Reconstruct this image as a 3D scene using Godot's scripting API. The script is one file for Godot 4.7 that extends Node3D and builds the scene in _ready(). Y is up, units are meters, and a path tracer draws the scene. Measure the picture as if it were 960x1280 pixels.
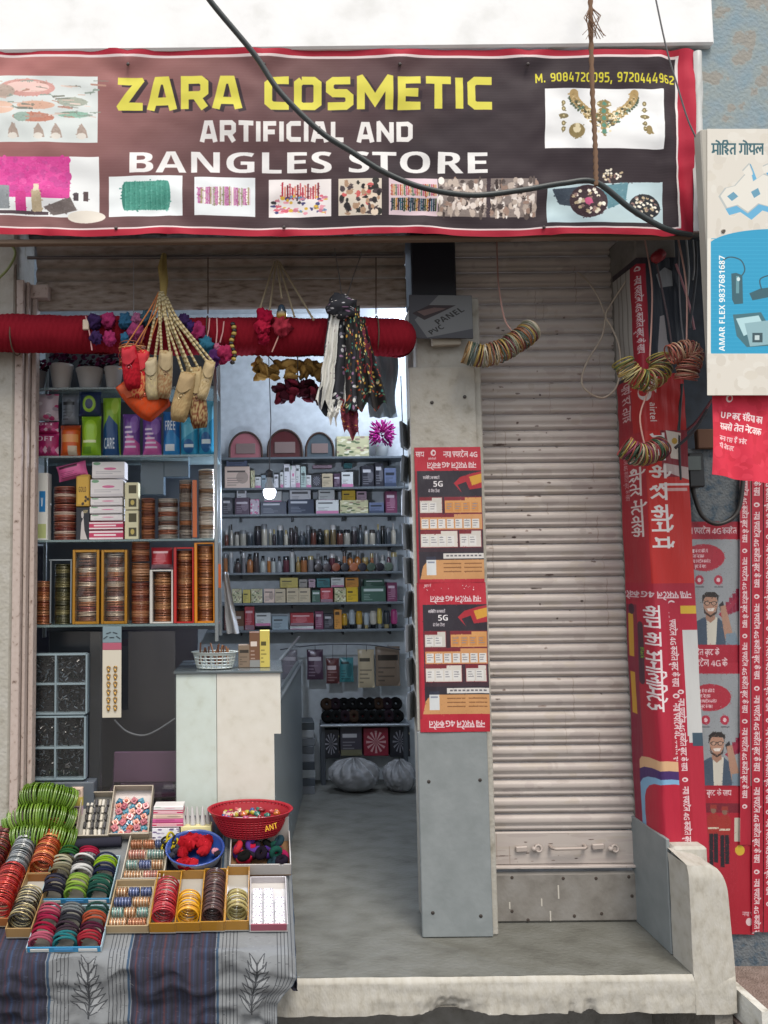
extends Node3D
# ---------------------------------------------------------------- mesh builder
class Mb:
	var v := PackedVector3Array()
	var n := PackedVector3Array()
	var t := PackedVector2Array()
	var c := PackedColorArray()
	var k := PackedInt32Array()
	var col := Color.WHITE

	func tint(hex) -> Mb:
		col = Color(hex).srgb_to_linear()
		return self

	func vert(p: Vector3, nn: Vector3, uv := Vector2.ZERO) -> int:
		v.append(p)
		n.append(nn)
		t.append(uv)
		c.append(col)
		return v.size() - 1

	# corners as seen from the front: bottom left, bottom right, top right, top left
	func quad(a: Vector3, b: Vector3, d: Vector3, e: Vector3, uv := Rect2(0, 0, 1, 1)):
		var nn := (b - a).cross(e - a)
		if nn.length_squared() < 1e-16:
			nn = (d - b).cross(e - b)
		nn = nn.normalized()
		var i := vert(a, nn, Vector2(uv.position.x, uv.end.y))
		vert(b, nn, uv.end)
		vert(d, nn, Vector2(uv.end.x, uv.position.y))
		vert(e, nn, uv.position)
		k.append_array([i, i + 3, i + 2, i, i + 2, i + 1])

	func tri(a: Vector3, b: Vector3, d: Vector3):
		var nn := (b - a).cross(d - a).normalized()
		var i := vert(a, nn)
		vert(b, nn)
		vert(d, nn)
		k.append_array([i, i + 2, i + 1])

	# box with chamfered edges; the front (+z) face shows uv
	func box(tr: Transform3D, s: Vector3, ch := 0.0, uv := Rect2(0, 0, 1, 1)):
		var h := s / 2.0
		var q: Vector3 = h - Vector3.ONE * minf(ch, minf(h.x, minf(h.y, h.z)) * 0.45)
		var side := Rect2(uv.position + uv.size * Vector2(0.02, 0.3), uv.size * Vector2(0.05, 0.4))
		for axis in 3:
			var a1 := (axis + 1) % 3
			var a2 := (axis + 2) % 3
			for sg in [-1.0, 1.0]:
				var p := [Vector3(), Vector3(), Vector3(), Vector3()]
				var o := [[-1, -1], [1, -1], [1, 1], [-1, 1]]
				for i in 4:
					p[i][axis] = h[axis] * sg
					p[i][a1] = q[a1] * o[i][0]
					p[i][a2] = q[a2] * o[i][1]
				var u := uv if axis == 2 and sg > 0 else side
				if axis == 1:   # a1 = z, a2 = x
					p = [p[0], p[3], p[2], p[1]]
					sg = -sg
				if axis == 0:   # a1 = y, a2 = z
					p = [p[0], p[3], p[2], p[1]]
					sg = -sg
				if sg > 0:
					quad(tr * p[0], tr * p[1], tr * p[2], tr * p[3], u)
				else:
					quad(tr * p[1], tr * p[0], tr * p[3], tr * p[2], u)
		if ch <= 0.0:
			return
		for axis in 3:
			var a1 := (axis + 1) % 3
			var a2 := (axis + 2) % 3
			for s1 in [-1.0, 1.0]:
				for s2 in [-1.0, 1.0]:
					var p := [Vector3(), Vector3(), Vector3(), Vector3()]
					for i in 4:
						p[i][axis] = q[axis] * (1.0 if i == 1 or i == 2 else -1.0)
						p[i][a1] = (h[a1] if i < 2 else q[a1]) * s1
						p[i][a2] = (q[a2] if i < 2 else h[a2]) * s2
					if s1 * s2 < 0:
						quad(tr * p[0], tr * p[1], tr * p[2], tr * p[3], side)
					else:
						quad(tr * p[1], tr * p[0], tr * p[3], tr * p[2], side)
		for sx in [-1.0, 1.0]:
			for sy in [-1.0, 1.0]:
				for sz in [-1.0, 1.0]:
					var a: Vector3 = tr * Vector3(h.x * sx, q.y * sy, q.z * sz)
					var b: Vector3 = tr * Vector3(q.x * sx, h.y * sy, q.z * sz)
					var d: Vector3 = tr * Vector3(q.x * sx, q.y * sy, h.z * sz)
					if sx * sy * sz > 0:
						tri(a, b, d)
					else:
						tri(b, a, d)

	func cube(a: Vector3, b: Vector3, ch := 0.0, uv := Rect2(0, 0, 1, 1)):
		box(Transform3D(Basis(), (a + b) / 2.0), (b - a).abs(), ch, uv)

	# rows of points (bottom row first, each row left to right as seen from the front); smooth
	func sheet(rows: Array, uvr := Rect2(0, 0, 1, 1), flip := false, cols = null):
		var nr := rows.size()
		var nc: int = rows[0].size()
		var base := v.size()
		for j in nr:
			for i in nc:
				var dx: Vector3 = rows[j][mini(i + 1, nc - 1)] - rows[j][maxi(i - 1, 0)]
				var dy: Vector3 = rows[mini(j + 1, nr - 1)][i] - rows[maxi(j - 1, 0)][i]
				if dx.length_squared() < 1e-14:
					var jj := 1 if j == 0 else nr - 2
					dx = rows[jj][mini(i + 1, nc - 1)] - rows[jj][maxi(i - 1, 0)]
				var nn := dx.cross(dy).normalized()
				if cols != null:
					col = cols[j][i]
				vert(rows[j][i], -nn if flip else nn, Vector2(uvr.position.x + uvr.size.x * i / (nc - 1.0), uvr.end.y - uvr.size.y * j / (nr - 1.0)))
		for j in nr - 1:
			for i in nc - 1:
				var a := base + j * nc + i
				if flip:
					k.append_array([a, a + nc + 1, a + nc, a, a + 1, a + nc + 1])
				else:
					k.append_array([a, a + nc, a + nc + 1, a, a + nc + 1, a + 1])

	func tube(p: Array, r, sides := 6, cap := true, cols = null):
		var m := p.size()
		var up := Vector3(0.123, 0.97, 0.21).normalized()
		var base := v.size()
		var right := Vector3.ZERO
		for i in m:
			var d: Vector3 = (p[mini(i + 1, m - 1)] - p[maxi(i - 1, 0)]).normalized()
			if right == Vector3.ZERO:
				right = d.cross(up)
				if right.length() < 0.1:
					right = d.cross(Vector3.RIGHT)
			right = (right - d * right.dot(d)).normalized()
			var w := d.cross(right)
			var rr: float = r[i] if r is Array else r
			if cols != null:
				col = cols[i % cols.size()]
			for s in sides + 1:
				var a := TAU * s / sides
				var nn := right * cos(a) + w * sin(a)
				vert(p[i] + nn * rr, nn, Vector2(float(s) / sides, float(i) / (m - 1)))
		for i in m - 1:
			for s in sides:
				var a := base + i * (sides + 1) + s
				k.append_array([a, a + sides + 1, a + 1, a + 1, a + sides + 1, a + sides + 2])
		if cap:
			for e in [0, m - 1]:
				var d: Vector3 = (p[0] - p[1] if e == 0 else p[m - 1] - p[m - 2]).normalized()
				var ci := vert(p[e], d)
				var f := v.size()
				for s in sides:
					vert(v[base + e * (sides + 1) + s], d)
				for s in sides:
					k.append_array([ci, f + s, f + (s + 1) % sides] if e == 0 else [ci, f + (s + 1) % sides, f + s])

	func ring(tr: Transform3D, R: float, r: float, segs := 18, sides := 5, squash := 1.0):
		var base := v.size()
		for i in segs + 1:
			var a := TAU * i / segs
			var d := Vector3(cos(a), 0, sin(a))
			for s in sides + 1:
				var b := TAU * s / sides
				var nn := d * cos(b) + Vector3.UP * sin(b)
				vert(tr * (d * R + d * cos(b) * r + Vector3.UP * (sin(b) * r * squash)), (tr.basis * nn).normalized(), Vector2(float(i) / segs, float(s) / sides))
		for i in segs:
			for s in sides:
				var a := base + i * (sides + 1) + s
				k.append_array([a, a + sides + 1, a + 1, a + 1, a + sides + 1, a + sides + 2])

	# profile points (radius, height) from the bottom up
	func lathe(tr: Transform3D, prof: Array, segs := 14, cols = null):
		var base := v.size()
		var m := prof.size()
		for j in m:
			var dp: Vector2 = prof[mini(j + 1, m - 1)] - prof[maxi(j - 1, 0)]
			if cols != null:
				col = cols[j]
			for i in segs + 1:
				var a := TAU * i / segs
				var nn := Vector3(cos(a) * dp.y, -dp.x, sin(a) * dp.y)
				if nn.length() < 1e-6:
					nn = Vector3.UP
				vert(tr * Vector3(cos(a) * prof[j].x, prof[j].y, sin(a) * prof[j].x), (tr.basis * nn).normalized(), Vector2(float(i) / segs, 1.0 - float(j) / (m - 1)))
		for j in m - 1:
			for i in segs:
				var a := base + j * (segs + 1) + i
				k.append_array([a, a + 1, a + segs + 1, a + 1, a + segs + 2, a + segs + 1])

	# a rounded, slightly lumpy ball
	func blob(tr: Transform3D, r: Vector3, lump := 0.0, noise: FastNoiseLite = null, segs := 14, rings := 9):
		var rows := []
		for j in rings + 1:
			var b := PI * j / rings - PI / 2
			var row := []
			for i in segs + 1:
				var a := TAU * (i % segs) / segs
				var d := Vector3(cos(b) * sin(a), sin(b), cos(b) * cos(a))
				var f := 1.0
				if noise:
					f += lump * noise.get_noise_3dv(d * 60.0 + tr.origin * 900.0)
				row.append(tr * (d * r * f))
			rows.append(row)
		sheet(rows)

	# flat polygon in the tr xy plane pushed back by depth
	func prism(tr: Transform3D, pts: PackedVector2Array, depth: float):
		if not Geometry2D.is_polygon_clockwise(pts):
			pts = pts.duplicate()
			pts.reverse()
		var ix := Geometry2D.triangulate_polygon(pts)
		for back in [0, 1]:
			var nn: Vector3 = tr.basis.z.normalized() * (1 - 2 * back)
			var b := v.size()
			for p in pts:
				vert(tr * Vector3(p.x, p.y, -depth * back), nn, p)
			for i in range(0, ix.size(), 3):
				var cw: bool = (pts[ix[i + 1]] - pts[ix[i]]).cross(pts[ix[i + 2]] - pts[ix[i]]) < 0.0
				k.append_array([b + ix[i], b + ix[i + 1], b + ix[i + 2]] if cw == (back == 0) else [b + ix[i], b + ix[i + 2], b + ix[i + 1]])
		for i in pts.size():
			var p := pts[i]
			var q := pts[(i + 1) % pts.size()]
			quad(tr * Vector3(q.x, q.y, 0), tr * Vector3(q.x, q.y, -depth), tr * Vector3(p.x, p.y, -depth), tr * Vector3(p.x, p.y, 0))

	func mesh(off := Vector3.ZERO, m: Material = null) -> ArrayMesh:
		var vv := v
		if off != Vector3.ZERO:
			vv = v.duplicate()
			for i in vv.size():
				vv[i] -= off
		var a := []
		a.resize(Mesh.ARRAY_MAX)
		a[Mesh.ARRAY_VERTEX] = vv
		a[Mesh.ARRAY_NORMAL] = n
		a[Mesh.ARRAY_TEX_UV] = t
		a[Mesh.ARRAY_COLOR] = c
		a[Mesh.ARRAY_INDEX] = k
		var am := ArrayMesh.new()
		am.add_surface_from_arrays(Mesh.PRIMITIVE_TRIANGLES, a)
		if m:
			am.surface_set_material(0, m)
		return am

	func low() -> Vector3:
		var b := AABB(v[0], Vector3.ZERO)
		for p in v:
			b = b.expand(p)
		return Vector3(b.get_center().x, b.position.y, b.get_center().z)


# ---------------------------------------------------------------- print canvas
class Cv:
	var im: Image
	var xf := Transform2D.IDENTITY
	var ss := 2
	var font: SystemFont

	func _init(w: int, h: int, bg, s := 2):
		ss = s
		im = Image.create(w * s, h * s, false, Image.FORMAT_RGB8)
		im.fill(Color(bg))

	func fill(contours: Array, col):
		var cc := Color(col)
		var es := []
		var y0 := 1e9
		var y1 := -1e9
		for ct in contours:
			var m: int = ct.size()
			for i in m:
				var a: Vector2 = (xf * ct[i]) * ss
				var b: Vector2 = (xf * ct[(i + 1) % m]) * ss
				y0 = minf(y0, a.y)
				y1 = maxf(y1, a.y)
				if a.y != b.y:
					es.append([a, b] if a.y < b.y else [b, a])
		var h := im.get_height()
		var w := im.get_width()
		for y in range(maxi(0, ceili(y0 - 0.5)), mini(h - 1, floori(y1 - 0.5)) + 1):
			var yc := y + 0.5
			var xs := PackedFloat32Array()
			for e in es:
				if yc >= e[0].y and yc < e[1].y:
					xs.append(e[0].x + (e[1].x - e[0].x) * (yc - e[0].y) / (e[1].y - e[0].y))
			xs.sort()
			for i in range(0, xs.size() - 1, 2):
				var a := maxi(0, roundi(xs[i]))
				var b := mini(w, roundi(xs[i + 1]))
				if b > a:
					im.fill_rect(Rect2i(a, y, b - a, 1), cc)

	func poly(pts, col):
		fill([pts], col)

	func rect(x0, y0, x1, y1, col):
		fill([[Vector2(x0, y0), Vector2(x1, y0), Vector2(x1, y1), Vector2(x0, y1)]], col)

	func ell(cx, cy, rx, ry, col, seg := 20):
		var p := []
		for i in seg:
			p.append(Vector2(cx + rx * cos(TAU * i / seg), cy + ry * sin(TAU * i / seg)))
		fill([p], col)

	func line(pts, width, col, joined := false, round_ := false):
		var e := Geometry2D.END_JOINED if joined else Geometry2D.END_ROUND if round_ else Geometry2D.END_BUTT
		fill(Geometry2D.offset_polyline(PackedVector2Array(pts), width / 2.0, Geometry2D.JOIN_ROUND if round_ else Geometry2D.JOIN_MITER, e), col)

	# text with the font's outlines; x, y is the left end of the baseline, size the capital height
	func latin(s: String, x, y, size, col, wide := 1.0, fam := "Droid Sans", weight := 700, width := 0.0):
		var f := SystemFont.new()
		f.font_names = PackedStringArray([fam])
		f.font_weight = weight
		var tm := TextMesh.new()
		tm.font = f
		tm.text = s
		tm.font_size = 64
		tm.pixel_size = 1.0
		tm.depth = 0.0
		tm.curve_step = 3.0
		tm.horizontal_alignment = HORIZONTAL_ALIGNMENT_LEFT
		tm.vertical_alignment = VERTICAL_ALIGNMENT_BOTTOM
		var a := tm.get_mesh_arrays()
		var vs: PackedVector3Array = a[Mesh.ARRAY_VERTEX]
		var ns: PackedVector3Array = a[Mesh.ARRAY_NORMAL]
		var ix = a[Mesh.ARRAY_INDEX]
		if ix == null or ix.size() == 0:
			ix = PackedInt32Array(range(vs.size()))
		if vs.is_empty():
			return
		var hx := TextMesh.new()
		hx.font = f
		hx.text = "H"
		hx.font_size = 64
		hx.pixel_size = 1.0
		hx.depth = 0.0
		hx.horizontal_alignment = HORIZONTAL_ALIGNMENT_LEFT
		hx.vertical_alignment = VERTICAL_ALIGNMENT_BOTTOM
		var hb := AABB()
		var first := true
		for p in hx.get_mesh_arrays()[Mesh.ARRAY_VERTEX]:
			hb = AABB(p, Vector3.ZERO) if first else hb.expand(p)
			first = false
		var k: float = size / hb.size.y
		var x0 := 1e9
		var x1 := -1e9
		for p in vs:
			x0 = minf(x0, p.x)
			x1 = maxf(x1, p.x)
		var kx: float = k * wide
		if width > 0.0:
			kx = width / (x1 - x0)
		for i in range(0, ix.size(), 3):
			if ns[ix[i]].z < 0.5:
				continue
			var q := []
			for j in 3:
				var p := vs[ix[i + j]]
				q.append(Vector2(x + (p.x - x0) * kx, y - (p.y - hb.position.y) * k))
			fill([q], col)

	# strokes of a squared heavy alphabet; cap height h, returns the width
	func block(s: String, x, y, h, col, wide := 1.0, th := 0.2, gap := 0.12, width := 0.0):
		var total := 0.0
		for ch in s:
			total += (Glyph.B[ch][0] if Glyph.B.has(ch) else 0.35) + gap
		var kx: float = h * wide if width <= 0.0 else width / (total - gap)
		var px: float = x
		for ch in s:
			if not Glyph.B.has(ch):
				px += (0.35 + gap) * kx
				continue
			var g: Array = Glyph.B[ch]
			for st in g[1]:
				var pts := PackedVector2Array()
				var close: bool = st[0] == st[st.size() - 1] and st[1] == st[st.size() - 2 + 1] and st.size() > 8
				var m: int = st.size() / 2
				for i in m:
					pts.append(Vector2(st[i * 2], st[i * 2 + 1] * h / kx))
				if close and pts[0].is_equal_approx(pts[m - 1]):
					pts.remove_at(m - 1)
				else:
					close = false
				var sh := Geometry2D.offset_polyline(pts, th / 2.0, Geometry2D.JOIN_MITER, Geometry2D.END_JOINED if close else Geometry2D.END_BUTT)
				var outp := []
				for c in sh:
					var q := []
					for p in c:
						q.append(Vector2(px + p.x * kx, y - h + p.y * kx))
					outp.append(q)
				fill(outp, col)
			px += (g[0] + gap) * kx
		return px - x

	# Devanagari by strokes: x, y is the left end of the head line, h the body height
	func hindi(s: String, x, y, h, col, th := 0.13, kx := 1.0, head := true):
		var px: float = x
		var start := px
		var lastw := 0.0
		var i := 0
		var low_case: float = h * th
		while i < s.length():
			var ch := s[i]
			if ch == " ":
				if head and px > start:
					line([Vector2(start - 0.06 * h, y), Vector2(px, y)], low_case, col)
				px += 0.35 * h * kx
				start = px
				i += 1
				continue
			if Glyph.D.has(ch):
				var half := i + 1 < s.length() and s[i + 1] == "\u094d"
				var short_i := i + 1 < s.length() and s[i + 1] == "\u093f"
				if short_i:
					line([Vector2(px + 0.12 * h, y), Vector2(px + 0.12 * h, y + h)], low_case, col)
					line([Vector2(px + 0.12 * h, y), Vector2(px + 0.2 * h, y - 0.3 * h), Vector2(px + 0.5 * h, y - 0.32 * h), Vector2(px + 0.75 * h * kx, y)], low_case, col)
					px += 0.25 * h * kx
				var g: Array = Glyph.D[ch]
				var w: float = g[0] * (0.62 if half else 1.0)
				for st in g[1]:
					if half and st.size() == 4 and st[0] == st[2]:
						continue
					var pts := []
					for j in st.size() / 2:
						pts.append(Vector2(px + st[j * 2] * h * kx * (0.8 if half else 1.0), y + st[j * 2 + 1] * h))
					line(pts, low_case, col)
				px += (w + 0.06) * h * kx
				lastw = w
				i += 2 if half else 1
				continue
			var c: float = px - 0.12 * h * kx
			match ch:
				"\u093e":
					line([Vector2(px + 0.1 * h, y), Vector2(px + 0.1 * h, y + h)], low_case, col)
					px += 0.25 * h * kx
				"\u0940":
					line([Vector2(px + 0.1 * h, y + h), Vector2(px + 0.1 * h, y), Vector2(px, y - 0.3 * h), Vector2(px - 0.35 * h, y - 0.28 * h), Vector2(px - 0.4 * h, y)], low_case, col)
					px += 0.25 * h * kx
				"\u0947":
					line([Vector2(c, y), Vector2(c - 0.15 * h, y - 0.22 * h), Vector2(c - 0.4 * h, y - 0.34 * h)], low_case, col)
				"\u0948":
					for o in [0.0, 0.18]:
						line([Vector2(c, y), Vector2(c - (0.15 - o) * h, y - (0.22 + o * 0.5) * h), Vector2(c - (0.4 - o) * h, y - (0.34 + o * 0.6) * h)], low_case, col)
				"\u094b", "\u094c":
					line([Vector2(px + 0.1 * h, y + h), Vector2(px + 0.1 * h, y), Vector2(px - 0.05 * h, y - 0.22 * h), Vector2(px - 0.3 * h, y - 0.34 * h)], low_case, col)
					px += 0.25 * h * kx
				"\u0941":
					line([Vector2(c, y + h), Vector2(c - 0.2 * h, y + 1.1 * h), Vector2(c, y + 1.3 * h), Vector2(c + 0.1 * h, y + 1.2 * h)], low_case, col)
				"\u0942":
					line([Vector2(c - 0.3 * h, y + 1.1 * h), Vector2(c - 0.1 * h, y + 1.08 * h), Vector2(c, y + 1.35 * h), Vector2(c - 0.2 * h, y + 1.3 * h)], low_case, col)
				"\u0902":
					ell(c - 0.02 * h, y - 0.24 * h, 0.09 * h, 0.09 * h, col, 8)
				"\u093f":
					pass
				",":
					line([Vector2(px + 0.1 * h, y + 0.85 * h), Vector2(px, y + 1.15 * h)], low_case, col)
					px += 0.2 * h
				_:
					if head and px > start:
						line([Vector2(start - 0.06 * h, y), Vector2(px, y)], low_case, col)
					latin(ch, px, y + h, h * 0.95, col)
					px += 0.75 * h
					start = px
			i += 1
		if head and px > start + 0.02 * h:
			line([Vector2(start - 0.06 * h, y), Vector2(px, y)], low_case, col)
		return px - x

	# a copy of everything drawn after this is turned and moved
	func place(x, y, deg := 0.0, k := 1.0):
		xf = Transform2D(deg_to_rad(deg), Vector2(k, k), 0.0, Vector2(x, y))

	func done() -> ImageTexture:
		for i in int(log(ss) / log(2.0) + 0.01):
			im.shrink_x2()
		return ImageTexture.create_from_image(im)


class Glyph:
	const B := {
		"A": [0.74, [[0.08, 1.02, 0.27, 0.1, 0.47, 0.1, 0.66, 1.02], [0.14, 0.74, 0.6, 0.74]]], "B": [0.7, [[0.1, 0.1, 0.1, 0.9, 0.5, 0.9, 0.6, 0.8, 0.6, 0.6, 0.5, 0.5, 0.5, 0.5, 0.56, 0.4, 0.56, 0.2, 0.48, 0.1, 0.1, 0.1], [0.1, 0.5, 0.5, 0.5]]],
		"C": [0.64, [[0.62, 0.1, 0.2, 0.1, 0.1, 0.2, 0.1, 0.8, 0.2, 0.9, 0.62, 0.9]]], "D": [0.7, [[0.1, 0.1, 0.48, 0.1, 0.6, 0.22, 0.6, 0.78, 0.48, 0.9, 0.1, 0.9, 0.1, 0.1]]],
		"E": [0.6, [[0.58, 0.1, 0.1, 0.1, 0.1, 0.9, 0.58, 0.9], [0.1, 0.5, 0.52, 0.5]]], "F": [0.58, [[0.56, 0.1, 0.1, 0.1, 0.1, 1.0], [0.1, 0.54, 0.5, 0.54]]],
		"I": [0.2, [[0.1, 0.0, 0.1, 1.0]]], "L": [0.56, [[0.1, 0.0, 0.1, 0.9, 0.55, 0.9]]], "M": [0.92, [[0.1, 1.0, 0.1, 0.05, 0.46, 0.72, 0.82, 0.05, 0.82, 1.0]]],
		"N": [0.74, [[0.1, 1.0, 0.1, 0.05, 0.64, 0.95, 0.64, 0.0]]], "O": [0.7, [[0.2, 0.1, 0.5, 0.1, 0.6, 0.2, 0.6, 0.8, 0.5, 0.9, 0.2, 0.9, 0.1, 0.8, 0.1, 0.2, 0.2, 0.1]]],
		"R": [0.7, [[0.1, 1.0, 0.1, 0.1, 0.5, 0.1, 0.6, 0.2, 0.6, 0.48, 0.5, 0.58, 0.1, 0.58], [0.38, 0.58, 0.61, 1.0]]], "S": [0.68, [[0.62, 0.1, 0.2, 0.1, 0.1, 0.2, 0.1, 0.4, 0.2, 0.5, 0.5, 0.5, 0.6, 0.6, 0.6, 0.8, 0.5, 0.9, 0.05, 0.9]]],
		"T": [0.64, [[0.0, 0.1, 0.64, 0.1], [0.32, 0.1, 0.32, 1.0]]], "Z": [0.66, [[0.02, 0.1, 0.58, 0.1, 0.1, 0.9, 0.65, 0.9]]],
		"0": [0.66, [[0.2, 0.1, 0.46, 0.1, 0.56, 0.2, 0.56, 0.8, 0.46, 0.9, 0.2, 0.9, 0.1, 0.8, 0.1, 0.2, 0.2, 0.1]]], "2": [0.64, [[0.05, 0.1, 0.46, 0.1, 0.56, 0.2, 0.56, 0.42, 0.12, 0.72, 0.12, 0.9, 0.62, 0.9]]],
		"4": [0.68, [[0.34, 0.0, 0.1, 0.62, 0.1, 0.72, 0.66, 0.72], [0.5, 0.4, 0.5, 1.0]]], "5": [0.64, [[0.6, 0.1, 0.1, 0.1, 0.1, 0.45, 0.46, 0.45, 0.56, 0.55, 0.56, 0.8, 0.46, 0.9, 0.04, 0.9]]],
		"6": [0.64, [[0.56, 0.1, 0.2, 0.1, 0.1, 0.2, 0.1, 0.8, 0.2, 0.9, 0.46, 0.9, 0.56, 0.8, 0.56, 0.55, 0.46, 0.46, 0.12, 0.46]]], "7": [0.6, [[0.02, 0.1, 0.52, 0.1, 0.26, 1.0]]],
		"8": [0.66, [[0.2, 0.1, 0.46, 0.1, 0.54, 0.2, 0.54, 0.4, 0.56, 0.6, 0.56, 0.8, 0.46, 0.9, 0.2, 0.9, 0.1, 0.8, 0.1, 0.6, 0.12, 0.4, 0.12, 0.2, 0.2, 0.1], [0.14, 0.5, 0.54, 0.5]]], "9": [0.64, [[0.1, 0.9, 0.46, 0.9, 0.56, 0.8, 0.56, 0.2, 0.46, 0.1, 0.2, 0.1, 0.1, 0.2, 0.1, 0.45, 0.2, 0.54, 0.54, 0.54]]],
		".": [0.2, [[0.1, 0.8, 0.1, 1.0]]], ",": [0.22, [[0.14, 0.8, 0.06, 1.15]]],
	}
	const D := {
		"क": [0.88, [[0.44, 0, 0.44, 1], [0.44, 0.42, 0.2, 0.3, 0.06, 0.48, 0.16, 0.72, 0.44, 0.55], [0.44, 0.48, 0.64, 0.32, 0.82, 0.42, 0.8, 0.66, 0.68, 0.82]]],
		"ख": [0.9, [[0.8, 0, 0.8, 1], [0.2, 0, 0.3, 0.25, 0.08, 0.42, 0.35, 0.9], [0.35, 0.9, 0.5, 0.75, 0.8, 0.6], [0.5, 0.75, 0.45, 0.4, 0.8, 0.4]]],
		"ग": [0.7, [[0.62, 0, 0.62, 1], [0.22, 0, 0.22, 0.66, 0.1, 0.76, 0.04, 0.64]]], "ज": [0.78, [[0.7, 0, 0.7, 1], [0.7, 0.42, 0.3, 0.42, 0.1, 0.56, 0.18, 0.8, 0.42, 0.84]]],
		"ट": [0.62, [[0.34, 0, 0.34, 0.2, 0.1, 0.34, 0.06, 0.66, 0.28, 0.92, 0.58, 0.8]]], "ड": [0.62, [[0.34, 0, 0.34, 0.22, 0.1, 0.3, 0.14, 0.48, 0.44, 0.5, 0.54, 0.7, 0.34, 0.92, 0.08, 0.8]]],
		"त": [0.68, [[0.6, 0, 0.6, 1], [0.6, 0.36, 0.26, 0.4, 0.1, 0.64, 0.26, 0.95]]], "थ": [0.8, [[0.7, 0, 0.7, 1], [0.08, 0.2, 0.2, 0.08, 0.28, 0.26, 0.1, 0.46, 0.2, 0.72, 0.5, 0.76, 0.7, 0.6]]],
		"द": [0.62, [[0.34, 0, 0.34, 0.24, 0.1, 0.4, 0.12, 0.68, 0.36, 0.7, 0.42, 0.52], [0.34, 0.7, 0.56, 1.0]]], "न": [0.68, [[0.6, 0, 0.6, 1], [0.6, 0.5, 0.22, 0.5, 0.1, 0.42, 0.06, 0.58, 0.18, 0.66]]],
		"प": [0.68, [[0.6, 0, 0.6, 1], [0.14, 0, 0.14, 0.46, 0.28, 0.64, 0.6, 0.6]]], "ब": [0.68, [[0.6, 0, 0.6, 1], [0.6, 0.32, 0.22, 0.34, 0.08, 0.56, 0.24, 0.8, 0.6, 0.66], [0.14, 0.4, 0.5, 0.76]]],
		"भ": [0.78, [[0.7, 0, 0.7, 1], [0.06, 0.16, 0.22, 0.1, 0.24, 0.5, 0.12, 0.66], [0.16, 0.6, 0.7, 0.6]]], "म": [0.72, [[0.64, 0, 0.64, 1], [0.16, 0, 0.16, 0.62, 0.06, 0.76, 0.22, 0.72, 0.2, 0.6, 0.64, 0.6]]],
		"य": [0.7, [[0.62, 0, 0.62, 1], [0.08, 0.08, 0.24, 0.16, 0.12, 0.44, 0.28, 0.7, 0.62, 0.6]]], "र": [0.5, [[0.26, 0, 0.36, 0.2, 0.08, 0.44, 0.42, 0.96]]],
		"ल": [0.86, [[0.78, 0, 0.78, 1], [0.78, 0.4, 0.6, 0.3, 0.48, 0.5, 0.54, 0.7], [0.48, 0.5, 0.28, 0.3, 0.08, 0.5, 0.22, 0.86]]], "व": [0.68, [[0.6, 0, 0.6, 1], [0.6, 0.34, 0.24, 0.34, 0.08, 0.56, 0.24, 0.8, 0.6, 0.64]]],
		"स": [0.76, [[0.68, 0, 0.68, 1], [0.24, 0, 0.32, 0.22, 0.08, 0.44, 0.4, 0.95], [0.2, 0.5, 0.68, 0.5]]], "ह": [0.58, [[0.34, 0, 0.34, 0.18, 0.1, 0.28, 0.36, 0.42, 0.5, 0.56, 0.24, 0.74, 0.2, 0.6, 0.46, 1.0]]],
		"अ": [0.92, [[0.84, 0, 0.84, 1], [0.08, 0.18, 0.26, 0.1, 0.36, 0.28, 0.2, 0.44, 0.4, 0.58, 0.34, 0.82, 0.08, 0.8], [0.34, 0.46, 0.84, 0.46]]], "इ": [0.58, [[0.3, 0, 0.3, 0.18, 0.1, 0.34, 0.46, 0.44, 0.14, 0.64, 0.42, 0.74, 0.4, 0.96]]],
		"ए": [0.58, [[0.1, 0, 0.1, 0.34, 0.4, 0.62], [0.5, 0, 0.5, 0.52, 0.28, 0.66, 0.42, 0.96]]], "औ": [1.1, [[0.84, 0, 0.84, 1], [0.08, 0.18, 0.26, 0.1, 0.36, 0.28, 0.2, 0.44, 0.4, 0.58, 0.34, 0.82, 0.08, 0.8], [0.34, 0.46, 0.84, 0.46], [1.05, 1, 1.05, 0, 0.8, -0.35]]],
		"फ": [0.9, [[0.56, 0, 0.56, 1], [0.14, 0, 0.14, 0.46, 0.28, 0.64, 0.56, 0.6], [0.56, 0.5, 0.7, 0.32, 0.86, 0.42, 0.8, 0.7]]], "च": [0.72, [[0.64, 0, 0.64, 1], [0.08, 0.3, 0.64, 0.3], [0.2, 0.3, 0.14, 0.56, 0.34, 0.74, 0.64, 0.6]]],
	}

# ---------------------------------------------------------------- the place
const FOCAL := 960.0
var eye := Vector3(0, 1.49, 2.9)
var look := Basis(Vector3.RIGHT, deg_to_rad(4.17)) * Basis(Vector3.BACK, deg_to_rad(-0.6))
var rng := RandomNumberGenerator.new()
var lump := FastNoiseLite.new()
var used := {}
var M := {}
const ORD := ["first", "second", "third", "fourth", "fifth", "sixth", "seventh", "eighth", "ninth", "tenth"]


# the direction that a pixel of the photograph looks in, and where it meets an upright plane or a tilted one
func ray(u, v) -> Vector3:
	return look * Vector3((u - 330.0) / FOCAL, (640.0 - v) / FOCAL, -1.0)


func at(u, v, z) -> Vector3:
	var r := ray(u, v)
	return eye + r * ((z - eye.z) / r.z)


func onto(u, v, pl: Plane) -> Vector3:
	var r := ray(u, v)
	return eye + r * ((pl.d - pl.normal.dot(eye)) / pl.normal.dot(r))


func numbered(called: String) -> String:
	used[called] = used.get(called, -1) + 1
	return called if used[called] == 0 else "%s_%03d" % [called, used[called]]


func tag(o, label: String, category: String, group := ""):
	o.set_meta("label", label)
	o.set_meta("category", category)
	if group:
		o.set_meta("group", group)
	return o


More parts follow.
